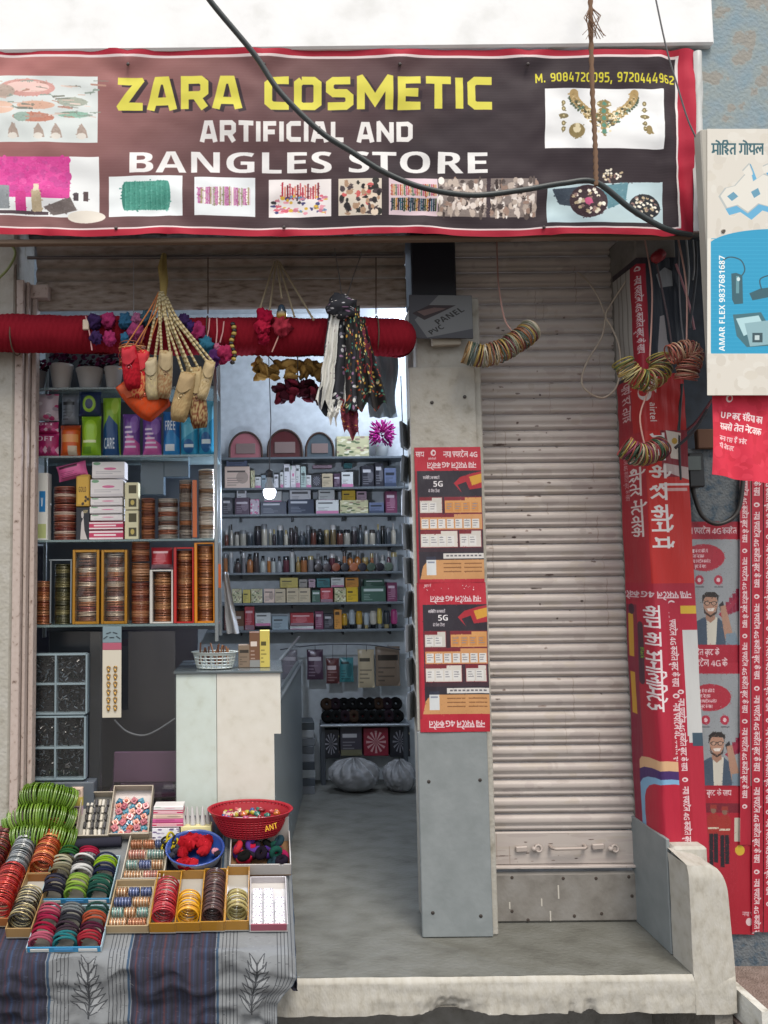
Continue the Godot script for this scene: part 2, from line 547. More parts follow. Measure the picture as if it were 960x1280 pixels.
func thing(called: String, label: String, category: String, where: Vector3, group := "") -> Node3D:
	var o := Node3D.new()
	o.name = numbered(called)
	add_child(o)
	o.position = where
	return tag(o, label, category, group)


# one mesh, built in world space, as a part of parent or as a thing of its own
func part(called: String, mb: Mb, m: Material, parent: Node3D) -> MeshInstance3D:
	var o := MeshInstance3D.new()
	var off := Vector3.ZERO
	var q: Node = parent
	while q is Node3D and q != self:
		off += q.position
		q = q.get_parent()
	var base := mb.low()
	o.name = called
	o.mesh = mb.mesh(base, m)
	parent.add_child(o, true)
	o.position = base - off
	return o


func single(called: String, mb: Mb, m: Material, label: String, category: String, group := "") -> MeshInstance3D:
	var o := part(numbered(called), mb, m, self)
	return tag(o, label, category, group)


func struct_(called: String, mb: Mb, m: Material) -> MeshInstance3D:
	var o := part(numbered(called), mb, m, self)
	o.set_meta("kind", "structure")
	return o


func stuff(o):
	o.set_meta("kind", "stuff")
	return o


func noise_tex(freq: float, lo, hi, seed_ := 1, size := 512, kind := FastNoiseLite.TYPE_SIMPLEX_SMOOTH, oct := 5, mid = null, at_ := 0.5) -> NoiseTexture2D:
	var f := FastNoiseLite.new()
	f.noise_type = kind
	f.seed = seed_
	f.frequency = freq
	f.fractal_octaves = oct
	var t := NoiseTexture2D.new()
	t.width = size
	t.height = size
	t.seamless = true
	t.noise = f
	var g := Gradient.new()
	g.set_color(0, Color(lo))
	g.set_color(1, Color(hi))
	if mid != null:
		g.add_point(at_, Color(mid))
	t.color_ramp = g
	return t


func mat(hex, rough := 0.8, tex: Texture2D = null, scale := 1.0, bump: Texture2D = null, depth := 0.0, metal := 0.0) -> StandardMaterial3D:
	var m := StandardMaterial3D.new()
	m.albedo_color = Color(hex)
	m.roughness = rough
	m.metallic = metal
	if tex:
		m.albedo_texture = tex
		m.uv1_triplanar = true
		m.uv1_world_triplanar = true
		m.uv1_scale = Vector3.ONE * scale
	if bump:
		m.heightmap_enabled = true
		m.heightmap_texture = bump
		m.heightmap_scale = depth
		m.uv1_triplanar = true
		m.uv1_world_triplanar = true
		m.uv1_scale = Vector3.ONE * scale
	return m


func vmat(rough: float, spec := 0.5, coat := 0.0) -> StandardMaterial3D:
	var m := StandardMaterial3D.new()
	m.vertex_color_use_as_albedo = true
	m.roughness = rough
	m.metallic_specular = spec
	if coat > 0.0:
		m.clearcoat_enabled = true
		m.clearcoat = coat
		m.clearcoat_roughness = 0.12
	return m


func printed(tex: Texture2D, rough := 0.6, bump: Texture2D = null, depth := 0.0) -> StandardMaterial3D:
	var m := StandardMaterial3D.new()
	m.albedo_texture = tex
	m.roughness = rough
	if bump:
		m.heightmap_enabled = true
		m.heightmap_texture = bump
		m.heightmap_scale = depth
	return m


func glass(alpha := 0.12, hex := "d8e6e6") -> StandardMaterial3D:
	var m := StandardMaterial3D.new()
	m.transparency = BaseMaterial3D.TRANSPARENCY_ALPHA
	m.albedo_color = Color(Color(hex), alpha)
	m.roughness = 0.04
	return m


func rr(a: float, b: float) -> float:
	return rng.randf_range(a, b)


func pick(a: Array):
	return a[rng.randi() % a.size()]


func bez(pts: Array, n: int) -> Array:   # Catmull-Rom through the points
	var out := []
	for i in pts.size() - 1:
		var a = pts[maxi(i - 1, 0)]
		var d = pts[mini(i + 2, pts.size() - 1)]
		for j in n:
			var t := float(j) / n
			out.append(pts[i].cubic_interpolate(pts[i + 1], a, d, t))
	out.append(pts[-1])
	return out


func materials():
	var fine := noise_tex(0.03, "e2e2e2", "ffffff", 3)
	var grain := noise_tex(0.09, "000000", "ffffff", 5)
	var blotch := noise_tex(0.008, "c9c5c0", "ffffff", 8, 1024, FastNoiseLite.TYPE_SIMPLEX_SMOOTH, 6, "e9e6e2", 0.45)
	M.grain = grain
	M.floor = mat("6c6d69", 0.75, noise_tex(0.006, "c6c3be", "ffffff", 11, 1024, FastNoiseLite.TYPE_SIMPLEX_SMOOTH, 6, "e6e5e0", 0.42), 0.8, grain, 0.25)
	M.floor.uv1_scale = Vector3(0.7, 1.0, 1.1)
	M.cement = mat("8f8d88", 0.85, blotch, 1.3, grain, 0.25)
	M.dado = mat("858380", 0.85, blotch, 0.9, grain, 0.08)
	M.white = mat("c9cac6", 0.85, noise_tex(0.01, "b5b0a6", "ffffff", 14, 1024, FastNoiseLite.TYPE_SIMPLEX_SMOOTH, 6, "f3f1ec", 0.34), 1.1, grain, 0.14)
	M.edge = mat("b3b1ab", 0.85, noise_tex(0.012, "dcd8d0", "ffffff", 61, 1024, FastNoiseLite.TYPE_SIMPLEX_SMOOTH, 6, "f3f1ec", 0.4), 1.0, grain, 0.1)
	M.edge.uv1_scale = Vector3(2.2, 1.0, 1.0)
	M.plate = mat("a8a19a", 0.7, noise_tex(0.012, "8d7f74", "ffffff", 62, 1024, FastNoiseLite.TYPE_SIMPLEX_SMOOTH, 6, "d9d2cb", 0.4), 1.0, grain, 0.1)
	M.plate.uv1_scale = Vector3(0.8, 3.0, 1.0)
	M.laminate = mat("cfcdc5", 0.45, noise_tex(0.01, "ebe9e3", "ffffff", 63, 1024, FastNoiseLite.TYPE_SIMPLEX_SMOOTH, 6, "f8f7f5", 0.35), 1.2)
	M.laminate_green = mat("c2cdc8", 0.4, M.laminate.albedo_texture, 1.2)
	M.parapet = mat("eef0f2", 0.85, noise_tex(0.006, "e2e2e0", "ffffff", 15, 1024, FastNoiseLite.TYPE_SIMPLEX_SMOOTH, 6, "f6f6f6", 0.4), 0.5, grain, 0.04)
	M.board = mat("82888a", 0.55, noise_tex(0.012, "e6e8e7", "ffffff", 17, 1024, FastNoiseLite.TYPE_SIMPLEX_SMOOTH, 6, "f0f1f1", 0.4), 0.7, grain, 0.06)
	M.plaster = mat("a6a49e", 0.85, noise_tex(0.012, "cfcbc2", "ffffff", 18, 1024, FastNoiseLite.TYPE_SIMPLEX_SMOOTH, 6, "f1efea", 0.3), 0.9, grain, 0.2)
	M.frame = mat("b3a6a0", 0.6, noise_tex(0.02, "6d5b50", "ffffff", 21, 1024, FastNoiseLite.TYPE_SIMPLEX_SMOOTH, 5, "f2efec", 0.3), 1.5)
	M.lintel = mat("75716f", 0.7, noise_tex(0.015, "a39a94", "ffffff", 22, 1024, FastNoiseLite.TYPE_SIMPLEX_SMOOTH, 6, "d2ccc8", 0.4), 1.2, grain, 0.2)
	M.wall_in = mat("c3cacd", 0.75, fine, 0.8)
	M.dark = mat("35353a", 0.7, fine, 2.0)
	M.road = mat("6b655f", 0.9, blotch, 0.9, grain, 0.6)
	var pt := noise_tex(0.006, "7f98a6", "9b9890", 31, 1024, FastNoiseLite.TYPE_SIMPLEX_SMOOTH, 7, "8b9a9f", 0.46)
	pt.color_ramp.add_point(0.38, Color("8c9ca4"))
	pt.color_ramp.add_point(0.62, Color("94a0a2"))
	pt.color_ramp.add_point(0.68, Color("94938e"))
	M.peel = mat("f0f0f0", 0.85, pt, 1.1, grain, 0.2)
	M.blotch = blotch
	M.matte = vmat(0.8)
	M.cloth = vmat(0.95, 0.2)
	M.satin = vmat(0.45)
	M.gloss = vmat(0.25, 0.5, 0.4)
	M.metal = vmat(0.35)
	M.metal.metallic = 0.75
	M.foil = vmat(0.24, 0.5, 0.7)
	M.foil.metallic = 0.45
	for q in ["cloth", "gloss", "foil", "satin", "matte"]:
		M[q].albedo_color = Color(0.9, 0.9, 0.9)
	M.glass = glass(0.1)
	M.film = glass(0.02, "9aa4aa")
	M.clear = glass(0.03, "5a6468")


func _ready():
	rng.seed = 7
	lump.seed = 4
	lump.frequency = 0.03
	camera_and_light()
	materials()
	building()
	signs()
	posters()
	small_shutter()
	display_rack()
	back_room()
	counter_area()
	stall()
	hangings()
	wires()


func camera_and_light():
	var cam := Camera3D.new()
	cam.projection = Camera3D.PROJECTION_FRUSTUM
	cam.near = 0.05
	cam.far = 400.0
	cam.size = 1280.0 / FOCAL * 0.05
	cam.frustum_offset = Vector2(150.0 / FOCAL * 0.05, 0)
	cam.transform = Transform3D(look, eye)
	add_child(cam)
	var sky := ProceduralSkyMaterial.new()
	sky.sky_top_color = Color("f4f8ff")
	sky.sky_horizon_color = Color("a0a3a6")
	sky.sky_curve = 0.6
	sky.ground_bottom_color = Color("6b655f")
	sky.ground_horizon_color = Color("8d8984")
	sky.sun_angle_max = 1.0
	var e := Environment.new()
	e.background_mode = Environment.BG_SKY
	e.sky = Sky.new()
	e.sky.sky_material = sky
	e.background_energy_multiplier = 1.0
	e.tonemap_mode = Environment.TONE_MAPPER_LINEAR
	e.tonemap_exposure = 2.2
	e.sdfgi_enabled = true
	e.ssao_enabled = true
	e.ssil_enabled = true
	var w := WorldEnvironment.new()
	w.environment = e
	add_child(w)
	var sun := DirectionalLight3D.new()
	sun.light_energy = 0.45
	sun.light_angular_distance = 25.0
	sun.light_color = Color("fff6ea")
	sun.shadow_enabled = true
	sun.rotation_degrees = Vector3(-58, 14, 0)
	add_child(sun)


# ---------------------------------------------------------------- building
func quadbox(a: Vector3, b: Vector3, ch := 0.004) -> Mb:
	var mb := Mb.new()
	mb.cube(a, b, ch)
	return mb


func building():
	# road and ground
	var mb := Mb.new()
	mb.quad(Vector3(-60, -0.52, 80), Vector3(60, -0.52, 80), Vector3(60, -0.52, -60), Vector3(-60, -0.52, -60))
	struct_("road", mb, M.road)
	# pavement slab of the neighbour at the corner
	mb = Mb.new()
	mb.cube(Vector3(1.7, -0.52, -1.0), Vector3(4.0, -0.17, 0.35), 0.01)
	struct_("pavement", mb, mat("8a7a74", 0.9, M.blotch, 2.0, M.grain, 0.5))
	mb = Mb.new()
	mb.prism(Transform3D(Basis(), Vector3(0, 0, 0.12)), PackedVector2Array([Vector2(1.705, -0.165), Vector2(1.78, -0.165), Vector2(1.735, -0.06), Vector2(1.705, -0.06)]), 0.2)
	struct_("pavement_ramp", mb, M.white)
	# raised floor of the shops: top, broken whitewashed front edge, hollow below
	var nz := FastNoiseLite.new()
	nz.seed = 3
	nz.frequency = 6.0
	nz.fractal_octaves = 5
	var floor_ := Node3D.new()
	floor_.name = "platform_floor"
	floor_.set_meta("kind", "structure")
	add_child(floor_)
	mb = Mb.new()
	mb.quad(Vector3(-1.7, 0, -0.012), Vector3(1.545, 0, -0.012), Vector3(2.3, 0, -2.62), Vector3(-1.7, 0, -2.62))
	part("floor_top", mb, M.floor, floor_)
	mb = Mb.new()
	var rows := []
	for j in 13:
		var row := []
		for i in 601:
			var x := -1.7 + 3.39 * i / 600.0
			var bite: float = maxf(0.0, nz.get_noise_2d(x * 0.7, 3.0) - 0.1) * 0.012
			if x > 0.35 and x < 0.95:
				bite += 0.045 * maxf(0.0, 0.25 + nz.get_noise_2d(x * 0.8, 1.0)) * sin((x - 0.35) / 0.6 * PI)
			if x > 1.05 and x < 1.25:
				bite += 0.05 * maxf(0.0, nz.get_noise_2d(x * 1.0, 11.0))
			bite = maxf(0.0, bite)
			var f := j / 12.0
			var y := lerpf(-0.13 + bite * 0.5, 0.0, f)
			var z := 0.0 + nz.get_noise_2d(x * 0.6, y * 2.0) * 0.005
			if f > 0.95:
				z -= 0.011
			if f < 0.35:
				z -= bite * (0.35 - f) * 2.6 + bite * absf(nz.get_noise_2d(x * 1.5, f * 2.0)) * 0.8
			row.append(Vector3(x, y, z))
		rows.append(row)
	mb.sheet(rows)
	part("front_edge", mb, M.edge, floor_)
	mb = Mb.new()
	mb.quad(Vector3(-1.7, -0.1, -1.4), Vector3(1.69, -0.1, -1.4), Vector3(1.69, -0.11, -0.02), Vector3(-1.7, -0.11, -0.02))
	mb.quad(Vector3(-1.7, -0.53, -0.5), Vector3(1.69, -0.53, -0.5), Vector3(1.69, -0.1, -0.5), Vector3(-1.7, -0.1, -0.5))
	mb.cube(Vector3(1.62, -0.52, -0.5), Vector3(1.685, -0.12, -0.02))
	part("underside", mb, M.cement, floor_)
	# white block at the end of the platform
	var blk := thing("end_block", "whitewashed low concrete block closing the end of the raised floor", "block", Vector3(1.62, 0, -0.1))
	mb = Mb.new()
	var x0 := 1.542
	var xr := func(y: float) -> float:
		if y < 0.27:
			return 1.697 - 0.012 * maxf(0.0, y) / 0.27
		var q: float = clampf((y - 0.27) / 0.113, 0.0, 1.0)
		return 1.685 - 0.06 * (1.0 - sqrt(maxf(0.0, 1.0 - q * q)))
	rows = []
	var side := []
	for j in 41:
		var y := -0.135 + 0.518 * j / 40.0
		var row := []
		for i in 25:
			var f := i / 24.0
			var e: float = xr.call(y)
			var x := lerpf(x0, e, f)
			var z := 0.002 + 0.003 * nz.get_noise_2d(x * 1.2, y * 1.2) - 0.01 * pow(f, 10) - 0.006 * pow(1.0 - f, 14) * (1.0 if y > 0.0 else 0.0)
			if j > 37:
				z -= 0.004 * (j - 37)
			row.append(Vector3(x, y + (0.003 * nz.get_noise_2d(x * 8.0, 2.0) if j == 40 else 0.0), z))
		rows.append(row)
	mb.sheet(rows)
	for g in 2:   # outer side, then the top
		side = []
		for k in 5:
			var row := []
			if g == 0:
				for j in 41:
					row.append(rows[j][24] + Vector3(0, 0, -0.05 * k))
			else:
				for i in 25:
					row.append(rows[40][i] + Vector3(0, 0.004 * k * (1.0 - i / 24.0), -0.034 * k))
			side.append(row)
		mb.sheet(side, Rect2(0, 0, 1, 1), g == 0)
	side = []
	for k in 2:
		var row := []
		for j in 41:
			row.append(rows[j][0] + Vector3(0, 0, -0.14 * k))
		side.append(row)
	mb.sheet(side)
	part("block_front", mb, M.edge, blk)
	mb = Mb.new()
	mb.cube(Vector3(1.556, 0.001, -0.2), Vector3(1.69, 0.405, -0.135), 0.01)
	part("block_step", mb, M.edge, blk)
	# walls
	var wall := Mb.new()
	wall.cube(Vector3(-1.75, 0.0, -0.6), Vector3(-1.06, 3.4, -0.33), 0.01)
	struct_("wall_left", wall, M.plaster)
	mb = Mb.new()
	mb.cube(Vector3(-1.75, 3.0, -0.75), Vector3(1.8, 3.4, -0.5), 0.01)
	struct_("wall_over_shutters", mb, M.lintel)
	mb = Mb.new()
	mb.cube(Vector3(-2.2, at(300, 61, 0.06).y, -1.0), Vector3(at(893, 40, 0.06).x, 4.6, 0.06), 0.008)
	struct_("parapet", mb, M.parapet)
	mb = Mb.new()
	mb.cube(Vector3(1.68, 3.09, -1.0), Vector3(4.5, 4.6, 0.03), 0.012)
	struct_("neighbour_wall", mb, M.peel)
	mb = Mb.new()
	mb.cube(Vector3(1.705, 3.03, -0.1), Vector3(3.2, 3.075, 0.14), 0.008)
	struct_("neighbour_ledge", mb, M.dark)
	# neighbour's upper recess: dark wall behind the posters
	mb = Mb.new()
	mb.cube(Vector3(1.63, -0.5, -0.75), Vector3(3.6, 3.1, -0.56), 0.01)
	struct_("wall_right", mb, mat("3b4450", 0.8, M.blotch, 1.4))
	# pillar between the two shutters
	var p := thing("pillar", "plastered pillar faced with grey cement board between the shutters", "pillar", Vector3(0.8, 0, -0.4))
	mb = Mb.new()
	mb.cube(Vector3(0.655, 0.0, -0.56), Vector3(0.93, at(555, 372, -0.31).y, -0.317), 0.006)
	part("core", mb, M.plaster, p)
	mb = Mb.new()
	var a := at(527, 1176, -0.3)
	var b := at(617, 1176, -0.3)
	var top := at(598, 458, -0.3)
	mb.cube(Vector3(a.x + 0.004, 0.003, -0.315), Vector3(b.x, at(560, 915, -0.3).y, -0.3), 0.003)
	part("cement_board", mb, M.board, p)
	mb = Mb.new()
	mb.cube(Vector3(a.x + 0.006, at(560, 914, -0.3).y, -0.315), Vector3(b.x - 0.004, top.y, -0.303), 0.003)
	part("upper_board", mb, M.plaster, p)
	mb = Mb.new().tint("e2dccf")
	mb.cube(Vector3(0.643, 0.06, -0.345), Vector3(0.6575, top.y - 0.05, -0.31), 0.003)
	part("edge_strip", mb, M.plaster, p)
	for q in [[540, 503], [581, 496], [536, 977], [600, 975], [541, 1141], [601, 1145]]:
		mb = Mb.new().tint("3a3430")
		var w := at(q[0], q[1], -0.3)
		mb.lathe(Transform3D(Basis(Vector3.RIGHT, PI / 2), Vector3(w.x, w.y, -0.301)), [Vector2(0.008, 0), Vector2(0.007, 0.003), Vector2(0.0, 0.004)], 8)
		part("screw", mb, M.satin, p)
	# carton pieces nailed over the head of the pillar
	var cv := Cv.new(256, 256, "404147")
	cv.poly([Vector2(120, 0), Vector2(256, 0), Vector2(256, 200), Vector2(70, 256), Vector2(20, 150)], "66686a")
	cv.poly([Vector2(10, 110), Vector2(80, 60), Vector2(190, 60), Vector2(120, 110), Vector2(60, 150)], "2c2226")
	cv.poly([Vector2(30, 100), Vector2(100, 75), Vector2(150, 80), Vector2(60, 125)], "5d4a48")
	cv.place(70, 215, -38)
	cv.latin("PANEL", 60, 0, 30, "1d1c1e", 1.1)
	cv.latin("PVC", 0, 30, 26, "1d1c1e", 1.1)
	cv.place(0, 0)
	var pr := printed(cv.done(), 0.7)
	mb = Mb.new()
	mb.box(Transform3D(Basis(Vector3.BACK, -0.02) * Basis(Vector3.RIGHT, -0.08), at(551, 396, -0.262)), Vector3(0.265, 0.19, 0.008), 0.001)
	single("carton_sheet", mb, pr, "grey printed PANEL carton sheet nailed to the head of the pillar", "carton")
	mb = Mb.new().tint("a39a8c")
	mb.box(Transform3D(Basis(Vector3.BACK, 0.03), at(557, 424, -0.285)), Vector3(0.125, 0.06, 0.03), 0.004)
	single("mortar_patch", mb, M.matte, "tan mortar patch on the pillar under the carton sheet", "patch")
	mb = Mb.new().tint("22242b")
	mb.cube(Vector3(0.655, at(555, 372, -0.31).y + 0.003, -0.52), Vector3(0.85, 2.99, -0.37), 0.006)
	single("shutter_bracket_box", mb, M.satin, "dark steel bracket box above the pillar between the shutter rolls", "bracket")
	# left jamb of the open shop: guide channel and strips
	p = thing("shutter_channel", "chipped cream steel guide channel beside the open shop", "channel", Vector3(-1.05, 0, -0.35))
	for s in [[-1.058, -1.024, -0.37, -0.325], [-1.021, -1.008, -0.40, -0.35], [-1.005, -0.985, -0.44, -0.385]]:
		mb = Mb.new()
		mb.cube(Vector3(s[0], 0.0, s[2]), Vector3(s[1], 2.74, s[3]), 0.003)
		part("channel_strip", mb, M.frame, p)
	# rolled up shutter of the open shop: bottom plate, last slats, guide rod
	p = thing("rolled_shutter", "raised grey roller shutter above the open shop", "shutter", Vector3(-0.2, 2.7, -0.45))
	var yb := at(260, 386, -0.42).y
	mb = Mb.new()
	mb.cube(Vector3(-1.0, yb, -0.44), Vector3(0.64, yb + 0.13, -0.415), 0.005)
	part("bottom_plate", mb, M.plate, p)
	for i in 3:
		mb = Mb.new()
		rows = []
		for j in 7:
			var f := j / 6.0
			rows.append([Vector3(-1.0, yb + 0.135 + 0.062 * (i + f), -0.44 + 0.02 * sin(f * PI)), Vector3(0.64, yb + 0.135 + 0.062 * (i + f), -0.44 + 0.02 * sin(f * PI))])
		mb.sheet(rows)
		part("slat", mb, M.plate, p)
	mb = Mb.new()
	mb.cube(Vector3(0.0, yb + 0.05, -0.45), Vector3(0.0, yb, -0.45))
	mb = Mb.new().tint("6e6a68")
	mb.tube([Vector3(-1.02, at(60, 322, -0.36).y, -0.36), Vector3(0.62, at(500, 320, -0.36).y, -0.36)], 0.008)
	single("hanging_rod", mb, M.metal, "thin steel rod under the signboard carrying the hung goods", "rod")
	mb = Mb.new()
	mb.cube(Vector3(-1.06, yb + 0.04, -0.42), Vector3(-0.93, yb + 0.1, -0.37), 0.004)
	single("channel_bracket", mb, M.frame, "pale steel bracket joining the channel to the raised shutter", "bracket")
	# shop interior shell
	mb = Mb.new()
	mb.cube(Vector3(-1.8, 0.0, -2.75), Vector3(2.4, 3.35, -2.62), 0)
	struct_("back_wall", mb, M.wall_in)
	mb = Mb.new()
	mb.cube(Vector3(-1.95, 0.0, -2.75), Vector3(-1.7, 3.35, -0.76), 0)
	struct_("side_wall", mb, M.wall_in)
	mb = Mb.new()
	mb.cube(Vector3(2.3, 0.0, -2.75), Vector3(2.5, 3.35, -0.77), 0)
	struct_("party_wall", mb, M.wall_in)
	mb = Mb.new()
	mb.cube(Vector3(-1.95, 3.35, -2.75), Vector3(2.5, 3.47, -0.6), 0)
	struct_("ceiling", mb, M.wall_in)


# ---------------------------------------------------------------- the roller shutter that is down
func small_shutter():
	var z := -0.44
	var xa := at(600, 900, z).x - 0.06
	var xb := at(798, 900, z).x + 0.03
	var y0 := at(700, 1038, z).y
	var y1 := at(700, 300, z).y
	var n := 36
	var cv := Cv.new(512, 1024, "aaa29d", 2)
	var r := RandomNumberGenerator.new()
	r.seed = 5
	for i in 900:
		var x := r.randf() * 512
		var y := r.randf() * 1024
		cv.ell(x, y, r.randf_range(4, 40), r.randf_range(1.5, 6), Color("aaa29d").lerp(Color(["9b918b", "b5ada9", "a3998f", "a89e9a", "9e9491"][i % 5]), 0.55), 10)
	for i in 26:   # runs of dirt down the slats
		var x := r.randf() * 512
		var y := r.randf() * 900
		cv.rect(x, y, x + r.randf_range(1, 3), y + r.randf_range(20, 90), "938880")
	for i in 110:  # scraped paint, most of it at hand height
		var y := clampf(r.randfn(430, 190), 0, 1023)
		var x := clampf(r.randfn(230, 130), 0, 511)
		var w := r.randf_range(1.5, 9) * (2.6 if r.randf() < 0.18 else 1.0)
		var px := PackedVector2Array()
		for k in 9:
			px.append(Vector2(x + w * cos(TAU * k / 9) * r.randf_range(0.6, 1.2), y + r.randf_range(0.6, 1.6) * sin(TAU * k / 9)))
		cv.poly(px, ["4b3c37", "6b5b54", "857770", "3c302c"][i % 4])
	var m := printed(cv.done(), 0.5)
	var s := thing("roller_shutter", "closed beige roller shutter with scraped horizontal slats", "shutter", Vector3((xa + xb) / 2, y0, z))
	for i in n:
		var mb := Mb.new()
		var rows := []
		var h := (y1 - y0) / n
		for j in 9:
			var f := j / 8.0
			var yy := y0 + h * (i + f * 0.955)
			# a convex curtain slat with a flat lip below and a hooked joint above
			var d := 0.0
			if f < 0.3:
				d = 0.006 + 0.0015 * sin(f / 0.3 * PI)
			else:
				d = 0.006 + 0.0065 * sin((f - 0.3) / 0.7 * PI)
			if j == 3:
				d = 0.002
			if j == 0:
				d = -0.007
			if j == 8:
				d = -0.006
			rows.append([Vector3(xa, yy, z + d), Vector3(xb, yy, z + d)])
		# the hook that passes up behind the next slat
		var yh := y0 + h * (i + 1.0)
		rows.append([Vector3(xa, yh - h * 0.035, z - 0.012), Vector3(xb, yh - h * 0.035, z - 0.012)])
		rows.append([Vector3(xa, yh + h * 0.06, z - 0.013), Vector3(xb, yh + h * 0.06, z - 0.013)])
		mb.sheet(rows, Rect2(0, 1.0 - (i + 1.0) / n, 1, 1.0 / n))
		part("slat", mb, m, s)
	var yb := at(700, 1079, z).y
	var b := Mb.new()
	b.cube(Vector3(xa, yb, z - 0.01), Vector3(xb, y0 - 0.002, z + 0.012), 0.004, Rect2(0.1, 0.3, 0.8, 0.08))
	var bp := part("bottom_plate", b, m, s)
	b = Mb.new()
	b.cube(Vector3(xa, yb - 0.012, z + 0.0), Vector3(xb, yb - 0.001, z + 0.03), 0.003, Rect2(0.1, 0.5, 0.8, 0.02))
	part("bottom_lip", b, m, s)
	# hasps and the pull handle
	for q in [[650, 1059, 0], [670, 1058, 1], [745, 1056, 0], [765, 1058, 1]]:
		b = Mb.new().tint("b5aaa4")
		var w := at(q[0], q[1], z)
		b.box(Transform3D(Basis(Vector3.BACK, 0.05 - 0.3 * q[2]), w + Vector3(0, 0, 0.02)), Vector3(0.05 if q[2] == 0 else 0.03, 0.022, 0.014), 0.003)
		if q[2] == 1:
			b.ring(Transform3D(Basis(Vector3.RIGHT, 1.2), w + Vector3(0.0, 0.002, 0.03)), 0.013, 0.005, 12, 5)
			b.lathe(Transform3D(Basis(Vector3.RIGHT, PI / 2), w + Vector3(-0.02, 0, 0.025)), [Vector2(0.01, 0), Vector2(0.01, 0.012), Vector2(0, 0.014)], 8)
		part("hasp", b, M.satin, bp)
	b = Mb.new().tint("b0a49d")
	var h0 := at(686, 1056, z)
	var h1 := at(728, 1055, z)
	b.tube([h0 + Vector3(0, 0, 0.012), h0 + Vector3(0, 0, 0.04), h0 + Vector3(0.012, 0, 0.05), h1 + Vector3(-0.012, 0, 0.05), h1 + Vector3(0, 0, 0.04), h1 + Vector3(0, 0, 0.012)], 0.007, 6)
	part("pull_handle", b, M.satin, bp)
	# the stub wall that it comes down on
	b = Mb.new()
	b.cube(Vector3(0.9, 0.001, -0.56), Vector3(1.62, yb - 0.03, -0.42), 0.01)
	struct_("stub_wall", b, M.dado)
	# marks chipped into the stub wall
	var k := 0
	for q in [[640, 1097], [704, 1098], [745, 1098], [786, 1096], [640, 1139], [752, 1142], [790, 1120], [718, 1145], [660, 1150]]:
		b = Mb.new().tint("453c36")
		var w := at(q[0], q[1], -0.42)
		b.lathe(Transform3D(Basis(Vector3.RIGHT, PI / 2), Vector3(w.x, w.y, -0.421)), [Vector2(0.008, 0), Vector2(0.006, 0.003), Vector2(0.0, 0.003)], 7)
		single("wall_plug", b, M.matte, "small dark plug set in the stub wall under the closed shutter", "plug", "wall plugs under the shutter")
		k += 1
	for q in [[677, 1128, 9], [698, 1115, 16], [637, 1132, 8], [688, 1145, 12]]:
		b = Mb.new().tint("c9c4ba")
		var w := at(q[0], q[1], -0.42)
		b.cube(Vector3(w.x - 0.003, w.y - q[2] * 0.0017, -0.4205), Vector3(w.x + 0.003, w.y + q[2] * 0.0017, -0.4185), 0.001)
		single("paint_drip", b, M.matte, "thin white paint drip on the stub wall under the closed shutter", "paint drip", "paint drips under the shutter")
	# jamb between shutter and the red poster wall
	b = Mb.new()
	b.cube(Vector3(1.553, 0.41, -0.47), Vector3(1.722, 2.9, -0.205), 0.006)
	struct_("jamb_right", b, M.dado)
	b = Mb.new()
	b.cube(Vector3(1.538, 0.001, -0.47), Vector3(1.552, 0.43, -0.15), 0.002)
	single("jamb_board", b, M.board, "dark grey cement board lining the jamb above the floor", "board")


# ---------------------------------------------------------------- signboards
func speckle(cv: Cv, x0, y0, x1, y1, cols: Array, count: int, r0: float, r1: float, seed_: int, tall := 1.0):
	var r := RandomNumberGenerator.new()
	r.seed = seed_
	for i in count:
		cv.ell(r.randf_range(x0, x1), r.randf_range(y0, y1), r.randf_range(r0, r1), r.randf_range(r0, r1) * tall, cols[r.randi() % cols.size()], 9)


